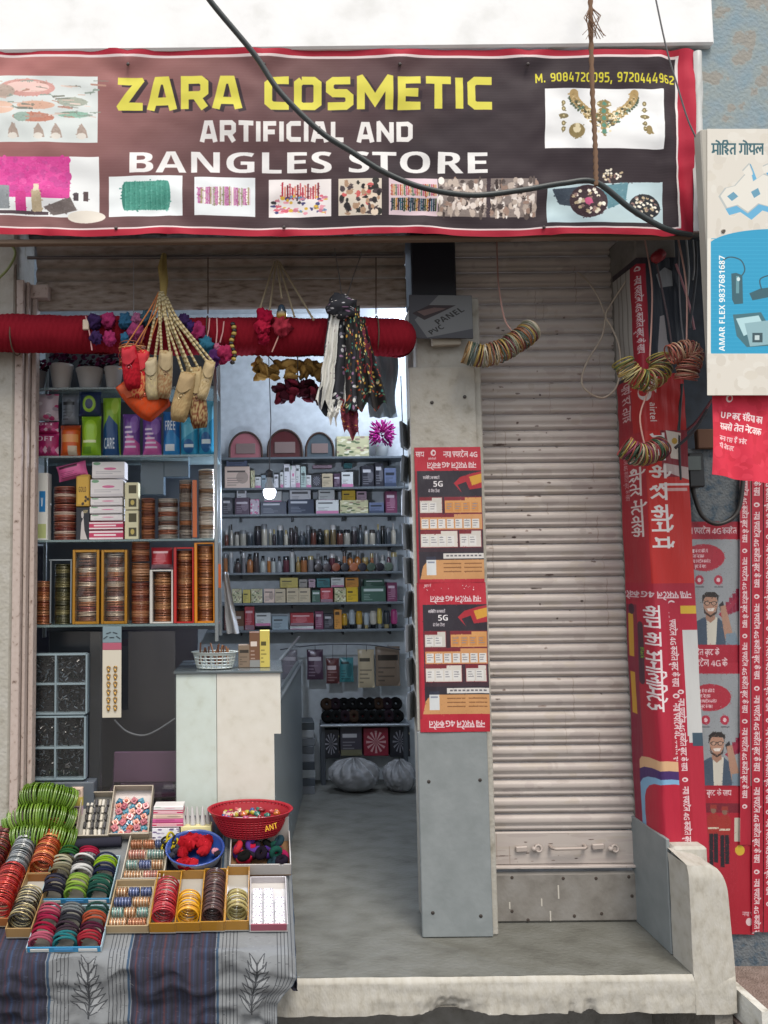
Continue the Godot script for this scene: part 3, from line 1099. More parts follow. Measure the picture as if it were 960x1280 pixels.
func banner_print() -> ImageTexture:
	var cv := Cv.new(1876, 464, "4a3f46", 2)
	# printed ground: brown rose running out into charcoal, with the banding of a large format printer
	var ground := Image.create(48, 16, false, Image.FORMAT_RGB8)
	for y in 16:
		for x in 48:
			ground.set_pixel(x, y, Color("372f34").lerp(Color("a8726f"), clampf(1.2 - x / 47.0 * 1.5 - y / 15.0 * 0.45, 0.0, 1.0)))
	ground.resize(3752, 928, Image.INTERPOLATE_CUBIC)
	cv.im = ground
	for y in range(0, 928, 14):
		var strip := Image.create(3752, 2, false, Image.FORMAT_RGBA8)
		strip.fill(Color(1, 1, 1, 0.035))
		cv.im.convert(Image.FORMAT_RGBA8)
		cv.im.blend_rect(strip, Rect2i(0, 0, 3752, 2), Vector2i(0, y))
	cv.im.convert(Image.FORMAT_RGB8)
	cv.xf = Transform2D(0, Vector2(2, 2), 0, Vector2(140, -124))
	# rim: white line in a red edge
	for q in [[-80, 60, 880, 69, "a62a3c"], [-80, 69, 880, 72, "dccdce"], [-80, 286, 880, 296, "a62a3c"], [-80, 284, 880, 286, "dccdce"], [849, 60, 880, 296, "b02f43"], [846, 71, 849, 285, "e2dede"]]:
		cv.rect(q[0], q[1], q[2], q[3], q[4])
	# products on the left
	cv.rect(-70, 95, 122, 178, "cfd6d6")
	var r := RandomNumberGenerator.new()
	r.seed = 2
	for q in [[35, 110, 34, 11, "c99a94"], [35, 109, 27, 7, "e2c3bd"], [45, 132, 24, 5, "d2ab98"], [90, 127, 19, 6, "9fa59a"], [42, 147, 26, 6, "b9806f"], [92, 143, 20, 4, "8fb5a5"], [5, 115, 14, 8, "b5a49a"], [2, 135, 16, 8, "d9b8a6"], [-40, 130, 30, 30, "b49a92"], [28, 147, 10, 6, "93a9a0"]]:
		cv.ell(q[0], q[1], q[2], q[3], q[4])
	for i in 70:
		var q := Vector2(r.randf_range(-60, 118), r.randf_range(100, 150))
		cv.line([q, q + Vector2(r.randf_range(6, 20), r.randf_range(-2, 2))], r.randf_range(0.6, 2.2), ["b08a7e", "d9c8c0", "8f9c94", "c7b2a8", "7d8078"][i % 5])
	for x in [16, 48, 70, 102]:
		cv.poly([Vector2(x - 6, 172), Vector2(x - 5, 162), Vector2(x, 154), Vector2(x + 6, 163), Vector2(x + 8, 172)], "a8988f")
		cv.ell(x, 170, 6, 4, "d7d3cc")
	cv.rect(-70, 196, 124, 270, "dfe2e4")
	cv.rect(-70, 196, 87, 248, "cf4a96")
	speckle(cv, -60, 198, 86, 240, ["c7418f", "d6559e", "c04a92"], 90, 2, 6, 3)
	for q in [[-6, 233, 12, 262, "8c9297"], [20, 240, 33, 264, "c23f86"], [40, 238, 52, 264, "b3a489"], [42, 230, 49, 240, "cfc4ae"], [92, 240, 98, 250, "4a4047"], [104, 238, 110, 250, "57494b"]]:
		cv.rect(q[0], q[1], q[2], q[3], q[4])
	cv.poly([Vector2(54, 258), Vector2(88, 246), Vector2(96, 262), Vector2(66, 268)], "6d6463")
	cv.rect(-70, 264, 60, 268, "55484e")
	cv.ell(108, 270, 24, 8, "d8d2c8")
	# names
	cv.block("ZARA COSMETIC", 151, 139, 40, "3a2f36", 1.0, 0.2, 0.11, 470)
	cv.block("ZARA COSMETIC", 146, 136, 40, "d0c955", 1.0, 0.2, 0.11, 470)
	cv.block("ARTIFICIAL AND", 250, 177, 25, "dcdad9", 1.0, 0.2, 0.11, 266)
	cv.latin("BANGLES STORE", 162, 216, 26, "e2e1e1", 1.0, "Droid Sans", 700, 447)
	cv.block("M. 9084720095, 9720444962", 670, 103, 12.5, "d2c93c", 1.0, 0.19, 0.16, 175)
	# bangle pictures
	cv.rect(136, 220, 228, 270, "dfe5e8")
	cv.ell(156, 244.5, 4, 17.5, "3b7c70")
	cv.ell(209, 244.5, 4, 17.5, "4b9183")
	cv.rect(156, 227, 209, 262, "4b9183")
	for i in 26:
		var x := 155 + i * 2.15
		cv.line([Vector2(x, 226.5), Vector2(x + r.randf_range(-1, 1), 262.5)], 0.7, ["3b7c70", "5fa596", "478b7d"][i % 3])
	cv.rect(243, 222, 319, 270, "dfe4e8")
	for i in 34:
		var x := 248 + i * 1.95
		cv.line([Vector2(x, 234 + absf(i - 17) * 0.1), Vector2(x, 257 - absf(i - 17) * 0.1)], 1.5, ["b86a9e", "a9618f", "9c8f6a", "d7c5cf", "8e8d72", "c07aa8"][i % 6] if i % 9 != 4 else "f2ece2")
	cv.rect(336, 224, 414, 270, "e8e2e2")
	for i in 15:
		var x := 352 + i * 3.2
		cv.rect(x, 228 + (i * 5) % 7, x + 2, 248, ["b23a4a", "d88a7a", "7c2f3a", "c76b74"][i % 4])
	speckle(cv, 340, 244, 408, 266, ["c97f93", "4f4e7d", "d9b24a", "3c3b3f", "d96b7d", "e9a0b0", "6f93b5"], 60, 1.2, 4, 4, 0.6)
	cv.rect(423, 224, 477, 270, "cfc5b8")
	speckle(cv, 425, 226, 475, 268, ["2d2a2d", "4a4145", "a98a72", "c25c5c", "ddccba", "30302f"], 60, 1.5, 5, 5)
	cv.rect(486, 223, 547, 270, "cdb9c2")
	for i in 22:
		var x := 489 + i * 2.6
		cv.rect(x, 231, x + 1.8, 246, ["a44f3d", "b9936a", "5d6d5c", "a4556a"][i % 4])
		cv.rect(x, 249, x + 1.9, 264, ["20303f", "3d4b2f", "ad7b33", "34232d", "2f5a6a"][i % 5])
	cv.rect(548, 223, 671, 270, "8a7f7b")
	speckle(cv, 549, 225, 670, 268, ["d8cdc6", "b7a99f", "5f5552", "4a4140", "c2b4aa", "9b8377", "e5ded8"], 190, 1.2, 4.4, 6, 1.6)
	cv.rect(608, 223, 613, 270, "463c42")
	# jewellery set
	cv.rect(681, 111, 829, 186, "e6e8ea")
	for sg in [-1, 1]:
		for i in 12:
			var a := i / 11.0
			var cx: float = 755 + sg * (38 - 36 * a * a)
			var cy: float = 118 + 30 * a
			cv.ell(cx, cy, 5.5 - 2 * a, 6 - 2 * a, "b59a6a")
			cv.ell(cx, cy, 3.2, 3, ["e7dcc2", "6f6a4c", "d8c69b"][i % 3])
			cv.ell(cx + sg * 5, cy + 4, 1.6, 1.6, "54614f")
		for y in [129, 137, 146, 155, 162]:
			cv.ell(755 + sg * 51, y, 2.5 if y != 146 else 6, 3, "7d7252")
			cv.ell(755 + sg * 51, y, 1.2, 1.6, "cdbf95")
	for i in 260:   # stones of the collar
		var a := r.randf_range(-1, 1)
		var d := r.randf()
		var q := Vector2(755 + a * (40 - 6 * d), 116 + 26 * (1 - a * a) + d * (20 - 9 * absf(a)) + 4 * absf(a))
		cv.ell(q.x, q.y, r.randf_range(0.8, 2.2), r.randf_range(0.8, 2), ["b59a6a", "d9c69a", "6f6040", "5b7d6c", "e9dfc6", "8f7a4c", "4a4a3c"][i % 7], 8)
	for y in [130, 139, 148, 157, 165]:
		cv.ell(755, y, 9 - (y - 130) * 0.18, 4.6, "8f7f56")
		cv.ell(755, y, 2.6, 3, "5b8d7c")
		cv.ell(748, y, 1.6, 1.6, "e4d8b8")
		cv.ell(762, y, 1.6, 1.6, "e4d8b8")
	cv.ell(721, 164, 10, 9, "8e7d55")
	cv.ell(721, 161, 5, 6, "e2d6b4")
	cv.ell(811, 163, 4, 6, "8e7d55")
	# rings
	cv.poly([Vector2(684, 232), Vector2(829, 226), Vector2(829, 279), Vector2(684, 279)], "b9cfd6")
	cv.poly([Vector2(690, 238), Vector2(740, 232), Vector2(730, 262), Vector2(700, 256)], "3c4653")
	cv.poly([Vector2(752, 232), Vector2(786, 228), Vector2(782, 252), Vector2(760, 262)], "5f8894")
	for q in [[736, 252, 24, 21, "3e2f35"], [767, 219, 15, 10, "3a3236"], [806, 258, 20, 16, "2e3136"]]:
		cv.ell(q[0], q[1], q[2], q[3], q[4])
		for i in 34:
			var a := r.randf() * TAU
			var d := sqrt(r.randf())
			cv.ell(q[0] + cos(a) * q[2] * 0.85 * d, q[1] + sin(a) * q[3] * 0.85 * d, q[2] * 0.1, q[2] * 0.09, ["dcd6c4", "b7a68a", "8a6f6a", "efe9dc"][i % 4])
	cv.ell(736, 252, 5, 5, "c0567f")
	for q in [[-70, 95, 122, 178], [-70, 196, 124, 270], [136, 220, 228, 270], [243, 222, 319, 270], [336, 224, 414, 270], [423, 224, 477, 270], [486, 223, 547, 270], [548, 223, 671, 270], [681, 111, 829, 186], [684, 226, 829, 279]]:
		grainy(cv, q[0], q[1], q[2], q[3], int((q[2] - q[0]) * (q[3] - q[1]) * 0.2), 0.5, 2.0, 0.09)
	return cv.done()


# the broken tone of a coarse photographic print: small flecks of the colours that lie about them
func grainy(cv: Cv, x0, y0, x1, y1, count: int, r0: float, r1: float, amount: float, jump := 1.2):
	var r := RandomNumberGenerator.new()
	r.seed = int(x0 * 7 + y0)
	var w := cv.im.get_width()
	var h := cv.im.get_height()
	for i in count:
		var p := Vector2(r.randf_range(x0 + 2.5, x1 - 2.5), r.randf_range(y0 + 2, y1 - 2))
		var q: Vector2 = (cv.xf * (p + Vector2(r.randf_range(-jump, jump), r.randf_range(-jump, jump)))) * cv.ss
		var c := cv.im.get_pixel(clampi(int(q.x), 0, w - 1), clampi(int(q.y), 0, h - 1))
		if c.get_luminance() > 0.7:
			continue
		var k := r.randf_range(-amount, amount)
		c = c.lightened(k) if k > 0 else c.darkened(-k)
		var a := r.randf_range(r0, r1)
		var b := r.randf_range(r0, r1) * 0.6
		cv.poly([p + Vector2(-a, 0), p + Vector2(0, -b), p + Vector2(a, 0), p + Vector2(0, b)], c)


func signs():
	# the flex banner on its frame
	var z := 0.05
	var b := thing("shop_banner", "wide dark shop banner with yellow and white lettering and red rim", "banner", at(400, 290, z))
	var nz := FastNoiseLite.new()
	nz.seed = 12
	nz.frequency = 1.2
	nz.fractal_octaves = 4
	var rows := []
	for j in 41:
		var row := []
		for i in 201:
			var fx := i / 200.0
			var fy := j / 40.0
			var u := lerpf(-70, 868, fx)
			var v := lerpf(294 - 1.5 * sin(fx * 24.0), 62, fy)
			var p := at(u, v, z)
			p.z += nz.get_noise_2d(p.x * 1.4 + p.y * 0.8, p.y * 3.0) * 0.013
			# pull folds at the nails along the top and the bottom, slanting folds at the free end
			for q in [[-20, 1], [160, 1], [330, 1], [500, 1], [660, 1], [820, 1], [60, 0], [210, 0], [355, 0], [530, 0], [690, 0]]:
				var d: float = absf(u - q[0]) / 60.0
				var e: float = (1.0 - fy) if q[1] == 1 else fy
				p.z += 0.010 * exp(-d * d * 3.0 - e * 4.0) * sin(e * 30.0 + d * 4.0)
			if u > 800:
				p.z += 0.012 * sin((u - 800) * 0.16 + fy * 5.0) * smoothstep(800, 850, u)
			row.append(p)
		rows.append(row)
	var mb := Mb.new()
	mb.sheet(rows)
	var bm := printed(banner_print(), 0.6)
	bm.metallic_specular = 0.25
	part("printed_sheet", mb, bm, b)
	mb = Mb.new().tint("d9dbda")
	var r2 := []
	for j in 25:
		var row := []
		for i in 7:
			var f := i / 6.0
			var p := at(lerpf(867, 884, f), lerpf(291, 64, j / 24.0), z)
			p.z += 0.012 * sin(f * PI) + nz.get_noise_2d(p.y * 4.0, f) * 0.012 - 0.03 * f * f
			row.append(p)
		r2.append(row)
	mb.sheet(r2)
	part("wrapped_edge", mb, M.satin, b)
	for q in [[160, 80], [330, 80], [500, 80], [660, 80], [145, 285], [355, 284], [531, 284], [680, 284]]:
		mb = Mb.new().tint("4a4241")
		mb.blob(Transform3D(Basis(), at(q[0], q[1], z + 0.008)), Vector3(0.007, 0.007, 0.005), 0, null, 8, 5)
		part("nail", mb, M.satin, b)
	mb = Mb.new().tint("7b6757")
	mb.cube(at(-70, 304, z - 0.05), at(868, 296, z - 0.02), 0.003)
	part("batten", mb, M.matte, b)
	mb = Mb.new().tint("4d4d52")
	for v in [72, 180]:
		mb.cube(at(-70, v + 9, z - 0.06), at(868, v, z - 0.035), 0.002)
	for u in [-60, 200, 430, 660, 860]:
		mb.cube(at(u, 296, z - 0.08), at(u + 8, 68, z - 0.061), 0.002)
	part("frame", mb, M.satin, b)
	# neighbour's sign box
	var cv := Cv.new(332, 1360, "cfcbc2", 2)
	cv.xf = Transform2D(0, Vector2(4, 4), 0, Vector2(-883 * 4, -158 * 4))
	speckle(cv, 883, 158, 966, 498, ["c8c3b9", "d3d0c8", "cbc6bb"], 120, 2, 9, 9)
	cv.hindi("मोहित गोयल", 889, 178, 14, "23545f", 0.16, 0.82)
	# the big letters of the shop: pale faces with a blue drop side
	var sh := [[Vector2(897, 246), Vector2(905, 235), Vector2(917, 232), Vector2(929, 218), Vector2(938, 212), Vector2(941, 226), Vector2(955, 216), Vector2(970, 222), Vector2(970, 262), Vector2(948, 256), Vector2(934, 268), Vector2(920, 258), Vector2(906, 262)],
		[Vector2(927, 212), Vector2(936, 202), Vector2(941, 216), Vector2(933, 220)], [Vector2(953, 206), Vector2(970, 198), Vector2(970, 212), Vector2(956, 214)]]
	for s in sh:
		for o in 7:
			cv.poly(s.map(func(p): return p + Vector2(1.6 + o * 0.5, 1.6 + o * 1.1)), Color("2d86b5").lerp(Color("63a9cf"), o / 7.0))
	for s in sh:
		cv.poly(s, "aeb4b3")
		cv.poly(s.map(func(p): return p * 0.93 + Vector2(936, 238) * 0.07), "d6d4cc")
	for s in [[Vector2(908, 246), Vector2(916, 240), Vector2(922, 246), Vector2(914, 252)], [Vector2(938, 240), Vector2(947, 235), Vector2(950, 243), Vector2(942, 248)]]:
		cv.poly(s, "5d93ad")
	var arc := []
	for i in 21:
		arc.append(Vector2(883 + i * 4.2, 312 - 24 * sqrt(1.0 - pow(1.0 - i / 20.0, 2))))
	cv.poly(arc + [Vector2(970, 446), Vector2(888, 446), Vector2(883, 430)], "1c93bd")
	for i in 30:
		cv.rect(888, 300 + i * 5, 966, 300.8 + i * 5, "2a9cc3")
	cv.rect(883, 300, 887.5, 446, "d9d6cd")
	cv.line(bez([Vector2(903, 342), Vector2(902, 330), Vector2(911, 324), Vector2(925, 328), Vector2(930, 341), Vector2(922, 352)], 6), 1.6, "274f5c")
	cv.poly([Vector2(913, 345), Vector2(919, 344), Vector2(927, 347), Vector2(928, 383), Vector2(917, 384), Vector2(914, 378)], "2c5864")
	cv.rect(919, 348, 923, 370, "5f8e98")
	cv.ell(922, 352, 2.2, 2.6, "c3d7da")
	cv.poly([Vector2(936, 370), Vector2(950, 364), Vector2(966, 362), Vector2(966, 374), Vector2(940, 379)], "2c5864")
	cv.line(bez([Vector2(952, 366), Vector2(950, 352), Vector2(966, 346)], 6), 1.6, "274f5c")
	cv.poly([Vector2(915, 397), Vector2(951, 394), Vector2(966, 420), Vector2(966, 436), Vector2(933, 438), Vector2(920, 424)], "3a6873")
	cv.poly([Vector2(919, 402), Vector2(948, 398), Vector2(955, 412), Vector2(929, 424)], "a9cdd4")
	cv.poly([Vector2(930, 408), Vector2(962, 404), Vector2(966, 434), Vector2(937, 437)], "86aab3")
	cv.rect(940, 420, 953, 432, "2f4a52")
	cv.rect(943, 423, 949, 429, "b7c9cc")
	var keep := cv.xf
	cv.xf = keep * Transform2D(-PI / 2, Vector2(905, 443))
	cv.latin("AMAR FLEX 9837681687", 0, 0, 7.2, "e8ecec", 1.0, "Droid Sans", 700, 121)
	cv.xf = keep
	var tex := cv.done()
	var zs := 0.2
	b = thing("sign_box", "cream shop sign box with teal lettering and blue gadget picture", "sign", at(930, 495, zs))
	mb = Mb.new()
	mb.quad(at(884, 494, zs + 0.003), at(966, 494, zs + 0.003), at(966, 161, zs + 0.003), at(884, 161, zs + 0.003))
	part("sign_face", mb, printed(tex, 0.45), b)
	mb = Mb.new().tint("b9b5ab")
	mb.cube(at(884, 495, zs - 0.045), at(1010, 160, zs + 0.001), 0.004)
	part("sign_case", mb, M.satin, b)
	mb = Mb.new().tint("8f8b84")
	mb.tube([at(868, 291, 0.06), at(905, 289, zs + 0.008)], 0.007)
	single("sign_tie_rod", mb, M.metal, "grey rod tying the banner frame to the cream sign box", "rod")
	# red cloth below it
	cv = Cv.new(300, 416, "cf2f47", 2)
	cv.xf = Transform2D(0, Vector2(4, 4), 0, Vector2(-890 * 4, -496 * 4))
	speckle(cv, 890, 496, 966, 600, ["c92c44", "d6384f", "c5293f"], 80, 2, 8, 19)
	cv.xf = cv.xf * Transform2D(0.09, Vector2(902, 520))
	cv.ell(8, -19, 4, 5, "f3e3e4")
	cv.ell(8.5, -19, 2.2, 3, "cf2f47")
	cv.latin("UP", 0, 6, 7.5, "f3e3e4", 1.0)
	cv.hindi("का, इंडिया का", 14, -1, 7.5, "f3e3e4", 0.17, 0.85)
	cv.hindi("सबसे तेज नेटवर्क", 0, 13, 7.5, "f3e3e4", 0.17, 0.85)
	cv.hindi("बना रहा है और", 0, 29, 5.5, "ecd3d6", 0.14, 0.9)
	cv.hindi("भी बेहतर", 0, 39, 5.5, "ecd3d6", 0.14, 0.9)
	rows = []
	for j in 17:
		var row := []
		for i in 23:
			var u := 890 + 76.0 * i / 22.0
			var lift := 596.0 + 8.0 * smoothstep(0.0, 1.0, i / 22.0) - 3.0 * pow(1.0 - i / 22.0, 6)
			var v := lerpf(lift, 492, j / 16.0)
			var p := at(u, v, 0.16)
			p.z += 0.012 * sin(i * 0.5 + j * 0.18) * (1.0 - j / 20.0)
			row.append(p)
		rows.append(row)
	mb = Mb.new()
	mb.sheet(rows)
	single("red_cloth_sign", mb, printed(cv.done(), 0.85), "red cloth with white lettering hung below the cream sign box", "cloth sign")


# ---------------------------------------------------------------- pasted posters
func paper(tex: Texture2D, crease: Texture2D) -> StandardMaterial3D:
	var m := printed(tex, 0.5, crease, 0.5)
	m.albedo_color = Color(0.88, 0.88, 0.88)
	return m


func man_print(cv: Cv, x, y, k, tee):
	var keep := cv.xf
	cv.xf = keep * Transform2D(0, Vector2(k, k), 0, Vector2(x, y))
	cv.poly([Vector2(-30, 62), Vector2(-27, 26), Vector2(-10, 16), Vector2(10, 16), Vector2(22, 26), Vector2(28, 62)], "46566a")
	cv.poly([Vector2(-30, 62), Vector2(-27, 30), Vector2(-20, 26), Vector2(-18, 62)], "5d7286")
	cv.poly([Vector2(-6, 14), Vector2(10, 16), Vector2(8, 62), Vector2(-4, 62)], tee)
	cv.poly([Vector2(-6, 8), Vector2(6, 8), Vector2(7, 18), Vector2(0, 24), Vector2(-7, 18)], "a8806d")
	cv.ell(0, -4, 10.5, 14, "b58b76")
	cv.poly([Vector2(-10, 0), Vector2(-7, 8), Vector2(0, 13), Vector2(7, 8), Vector2(10, 0), Vector2(9, 10), Vector2(0, 16), Vector2(-9, 10)], "3f2f2b")
	cv.poly([Vector2(-6, 3), Vector2(6, 2), Vector2(4, 7), Vector2(-3, 7)], "e8e0da")
	cv.poly([Vector2(-12, -4), Vector2(-12, -16), Vector2(-6, -21), Vector2(6, -21), Vector2(12, -16), Vector2(11, -6), Vector2(9, -13), Vector2(-8, -14)], "2a2423")
	cv.line([Vector2(-10, -5), Vector2(10, -6)], 1.2, "2b2929")
	for sx in [-5, 5]:
		cv.ell(sx, -4.5, 4, 3.2, "332f2f")
		cv.ell(sx, -4.5, 3, 2.3, "c09a87")
	cv.poly([Vector2(12, -2), Vector2(18, -8), Vector2(21, 4), Vector2(15, 8)], "2d2b30")
	cv.poly([Vector2(14, 0), Vector2(22, -2), Vector2(32, 40), Vector2(38, 60), Vector2(24, 62), Vector2(18, 30)], "b28a76")
	cv.poly([Vector2(22, 40), Vector2(36, 38), Vector2(44, 62), Vector2(22, 62)], "7d90a0")
	cv.xf = keep


func ribbon_print(cv: Cv, x, y, deg, len_, h, offset := 0.0):
	var keep := cv.xf
	cv.xf = keep * Transform2D(deg_to_rad(deg), Vector2(x, y))
	cv.rect(0, -h * 0.5, len_, h * 0.5, "b01f36")
	var px := 2.0 - offset
	while px < len_ - h * 2.0:
		cv.ell(px + h * 0.3, 0, h * 0.22, h * 0.26, "e8d5d8", 10)
		cv.ell(px + h * 0.32, h * 0.02, h * 0.1, h * 0.13, "b01f36", 8)
		px += h * 0.95
		if px > len_ - h * 4:
			break
		px += cv.hindi("नया एयरटेल 4G कवरेज बूस्ट के साथ", px, -h * 0.2, h * 0.46, "e8d5d8", 0.17, 0.86) + h * 0.5
	cv.xf = keep


func posters():
	var crease := noise_tex(0.006, "000000", "ffffff", 52, 512, FastNoiseLite.TYPE_SIMPLEX_SMOOTH, 4)
	# --- tariff poster on the pillar, pasted twice
	var cv := Cv.new(400, 1424, "b8243a", 2)
	cv.xf = Transform2D(0, Vector2(4.4, 4), 0, Vector2(0, 0))
	var r := RandomNumberGenerator.new()
	r.seed = 6
	for half in 2:
		var y0 := 0.0 + half * 168
		cv.rect(0, y0, 91, y0 + 30, "bb2237")
		if half == 0:
			cv.hindi("साथ", 2, y0 + 6, 6, "ecd9dc", 0.16)
			cv.ell(26, y0 + 7, 3.6, 4, "ecd9dc")
			cv.ell(26.5, y0 + 7.2, 1.6, 2, "bb2237")
			cv.latin("airtel", 19, y0 + 15.5, 3, "ecd9dc")
			cv.hindi("नया एयरटेल 4G", 40, y0 + 6, 7, "ecd9dc", 0.16, 0.85)
		else:
			cv.hindi("साथ है", 10, y0 + 5, 3, "ecd9dc", 0.16)
			speckle(cv, 4, y0 + 4, 80, y0 + 12, ["ecd9dc"], 14, 0.3, 1.0, 31)
		var keep := cv.xf
		cv.xf = keep * Transform2D(PI, Vector2(84, y0 + 26))
		cv.hindi("नया एयरटेल 4G कवरेज", 0, 0, 7, "ecd9dc", 0.16, 0.85)
		cv.xf = keep
		cv.rect(3 + half * 4, y0 + 30, 91, y0 + 62, "2c2531")
		cv.hindi("अनलिमिटेड का फायदा है", 11 + half * 3, y0 + 37, 3.4, "cfc8cf", 0.15, 0.6)
		cv.latin("5G", 25 + half * 2, y0 + 50, 7, "efecef", 1.15)
		cv.hindi("के लिए तैयार", 18 + half * 2, y0 + 54, 3.4, "cfc8cf", 0.15, 0.8)
		cv.poly([Vector2(53, y0 + 46), Vector2(62, y0 + 38), Vector2(80, y0 + 33), Vector2(91, y0 + 31), Vector2(91, y0 + 52), Vector2(74, y0 + 54), Vector2(70, y0 + 44), Vector2(58, y0 + 48), Vector2(64, y0 + 58)], "b12736")
		cv.poly([Vector2(74, y0 + 38), Vector2(91, y0 + 34), Vector2(91, y0 + 45), Vector2(78, y0 + 49)], "d9a23a")
		cv.rect(3 + half * 4, y0 + 62, 91, y0 + 132, "3d2732")
		# tariff tables: rows of small cards
		for row in [[64, 83, [[6, 36, "d3cfc8"], [40, 90, "d9a063"]]], [85, 104, [[6, 90, "d39a68"]]], [106, 126, [[6, 56, "dcd7cf"], [59, 88, "d7d2cc"]]]]:
			for c in row[2]:
				cv.rect(c[0] + half * 3 - 0.7, y0 + row[0] - 0.7, c[1] + 0.7, y0 + row[1] + 0.7, "8b2836")
				cv.rect(c[0] + half * 3, y0 + row[0], c[1], y0 + row[1], c[2])
				cv.rect(c[0] + half * 3, y0 + row[0], c[0] + half * 3 + (c[1] - c[0]) * 0.55, y0 + row[0] + 3.6, "7f2430")
				var x: float = c[0] + half * 3 + 1.5
				while x < c[1] - 8:
					cv.rect(x, y0 + row[0] + 6, x + 9.5, y0 + row[1] - 1.5, "e3e2e0" if c[2] != "d9a063" else "cf8f50")
					for l in 3:
						cv.rect(x + 1, y0 + row[0] + 7.5 + l * 3, x + r.randf_range(5, 8.5), y0 + row[0] + 8.5 + l * 3, "8b8a92")
					x += 11.5
		cv.rect(3 + half * 4, y0 + 132, 91, y0 + 166, "2c2531")
		cv.rect(36, y0 + 134, 91, y0 + 140.5, "dcd9d6")
		for l in 9:
			cv.rect(40 + l * 5.5, y0 + 136, 43.6 + l * 5.5, y0 + 138, "6e6a70")
		cv.poly([Vector2(8, y0 + 150), Vector2(16, y0 + 142), Vector2(91, y0 + 142), Vector2(91, y0 + 166), Vector2(4, y0 + 166)], "cf9a66")
		cv.rect(13, y0 + 138, 26, y0 + 161, "d9dde0")
		cv.rect(13, y0 + 138, 26, y0 + 142, "33364a")
		cv.rect(14.5, y0 + 144, 24, y0 + 146, "8d93a5")
		for l in 3:
			cv.rect(36, y0 + 146 + l * 5, 60, y0 + 147.4 + l * 5, "8d5f3a")
			cv.rect(64, y0 + 146 + l * 5, 88, y0 + 147.4 + l * 5, "8d5f3a")
	cv.rect(0, 334, 91, 356, "bb2237")
	var kp := cv.xf
	cv.xf = kp * Transform2D(PI, Vector2(84, 350))
	cv.hindi("नया एयरटेल 4G कवरेज", 0, 0, 8, "ecd9dc", 0.16, 0.8)
	cv.xf = kp
	cv.rect(0, 30, 3, 340, "9c2033")
	grainy(cv, 0, 0, 91, 356, 4000, 0.3, 1.0, 0.09)
	var tex := cv.done()
	var z := -0.2965
	var a := at(523, 740, z)
	var b := at(606, 740, z)
	var mb := Mb.new()
	var ys := [at(560, 915, z).y, at(560, 728, z).y, at(560, 559, z).y]
	for i in 2:
		mb = Mb.new()
		var rows := []
		for j in 15:
			var row := []
			for k in 9:
				var f := k / 8.0
				row.append(Vector3(lerpf(a.x - 0.006 + 0.003 * i, b.x + 0.004 - 0.004 * i, f), lerpf(ys[i], ys[i + 1], j / 14.0), z + 0.0012 * i + 0.0012 * sin(j * 1.3 + k * 0.8) + (0.008 * pow(maxf(0.0, f - 0.86) / 0.14, 2) * (1.0 if i == 0 else 0.2) * absf(sin(j * 0.45)))))
			rows.append(row)
		mb.sheet(rows, Rect2(0, 0.478, 1, 0.522) if i == 0 else Rect2(0, 0, 1, 0.478))
		single("tariff_poster", mb, paper(tex, crease), ["red and black tariff poster pasted on the pillar, lower of two", "red and black tariff poster pasted on the pillar, upper of two"][i], "poster", "tariff posters on the pillar")
	# --- tall red posters on the jamb: drawn on x 0..70 and the photograph's rows
	cv = Cv.new(196, 2016, "a5203a", 2)
	cv.xf = Transform2D(0, Vector2(2.7, 2.65), 0, Vector2(0, -322 * 2.65))
	cv.rect(0, 322, 73, 480, "3a333c")
	cv.rect(0, 330, 20, 470, "b9b6b1")
	for x in [5, 9, 15]:
		cv.rect(x, 330, x + 1.2, 470, "8d8883")
	cv.rect(20, 330, 37, 480, "a51f37")
	ribbon_print(cv, 28, 330, 90, 145, 15)
	cv.poly([Vector2(38, 322), Vector2(73, 322), Vector2(73, 480), Vector2(38, 480)], "28303d")
	cv.poly([Vector2(48, 345), Vector2(58, 335), Vector2(66, 340), Vector2(66, 360), Vector2(52, 362)], "9aa0a6")
	cv.poly([Vector2(50, 400), Vector2(55, 398), Vector2(57, 430), Vector2(62, 448), Vector2(46, 448)], "a4a0a4")
	cv.rect(0, 474, 73, 548, "c32a2c")
	cv.rect(0, 474, 16, 548, "a92b38")
	cv.ell(30, 498, 7, 12, "f0e4e2")
	cv.ell(28, 496, 4.2, 8, "c32a2c")
	cv.poly([Vector2(36, 482), Vector2(44, 478), Vector2(42, 500), Vector2(37, 492)], "f0e4e2")
	var keep := cv.xf
	cv.xf = keep * Transform2D(PI / 2, Vector2(42, 512))
	cv.latin("airtel", 0, 8, 7, "f0e4e2")
	cv.xf = keep
	cv.xf = keep * Transform2D(PI / 2, Vector2(14, 478))
	cv.hindi("पाएं हर जगह", 0, 0, 9, "e6c9cb", 0.15)
	cv.xf = keep
	cv.rect(0, 548, 73, 745, "cf2a24")
	cv.rect(0, 548, 27, 745, "b42a38")  # darker red where the sheet turns the corner: side shade painted into the print
	cv.rect(44, 548, 73, 608, "8c2533")
	cv.poly([Vector2(46, 590), Vector2(73, 596), Vector2(73, 612), Vector2(44, 600)], "cbb9b6")
	cv.poly([Vector2(50, 548), Vector2(66, 552), Vector2(64, 586), Vector2(54, 584)], "ded6ca")
	cv.ell(59, 562, 3, 4, "c9a44a")
	cv.rect(40, 616, 73, 619, "efe0de")
	cv.rect(44, 622, 70, 626, "e2b5b2")
	cv.xf = keep * Transform2D(PI / 2, Vector2(47, 552))
	cv.hindi("गांव, के हर कोने में", 0, 0, 17, "f4eeec", 0.17, 1.05)
	cv.xf = keep * Transform2D(PI / 2, Vector2(22, 566))
	cv.hindi("पाएं बेहतर नेटवर्क", 0, 0, 12, "efe2e0", 0.17, 1.15)
	cv.xf = keep * Transform2D(PI / 2, Vector2(9, 560))
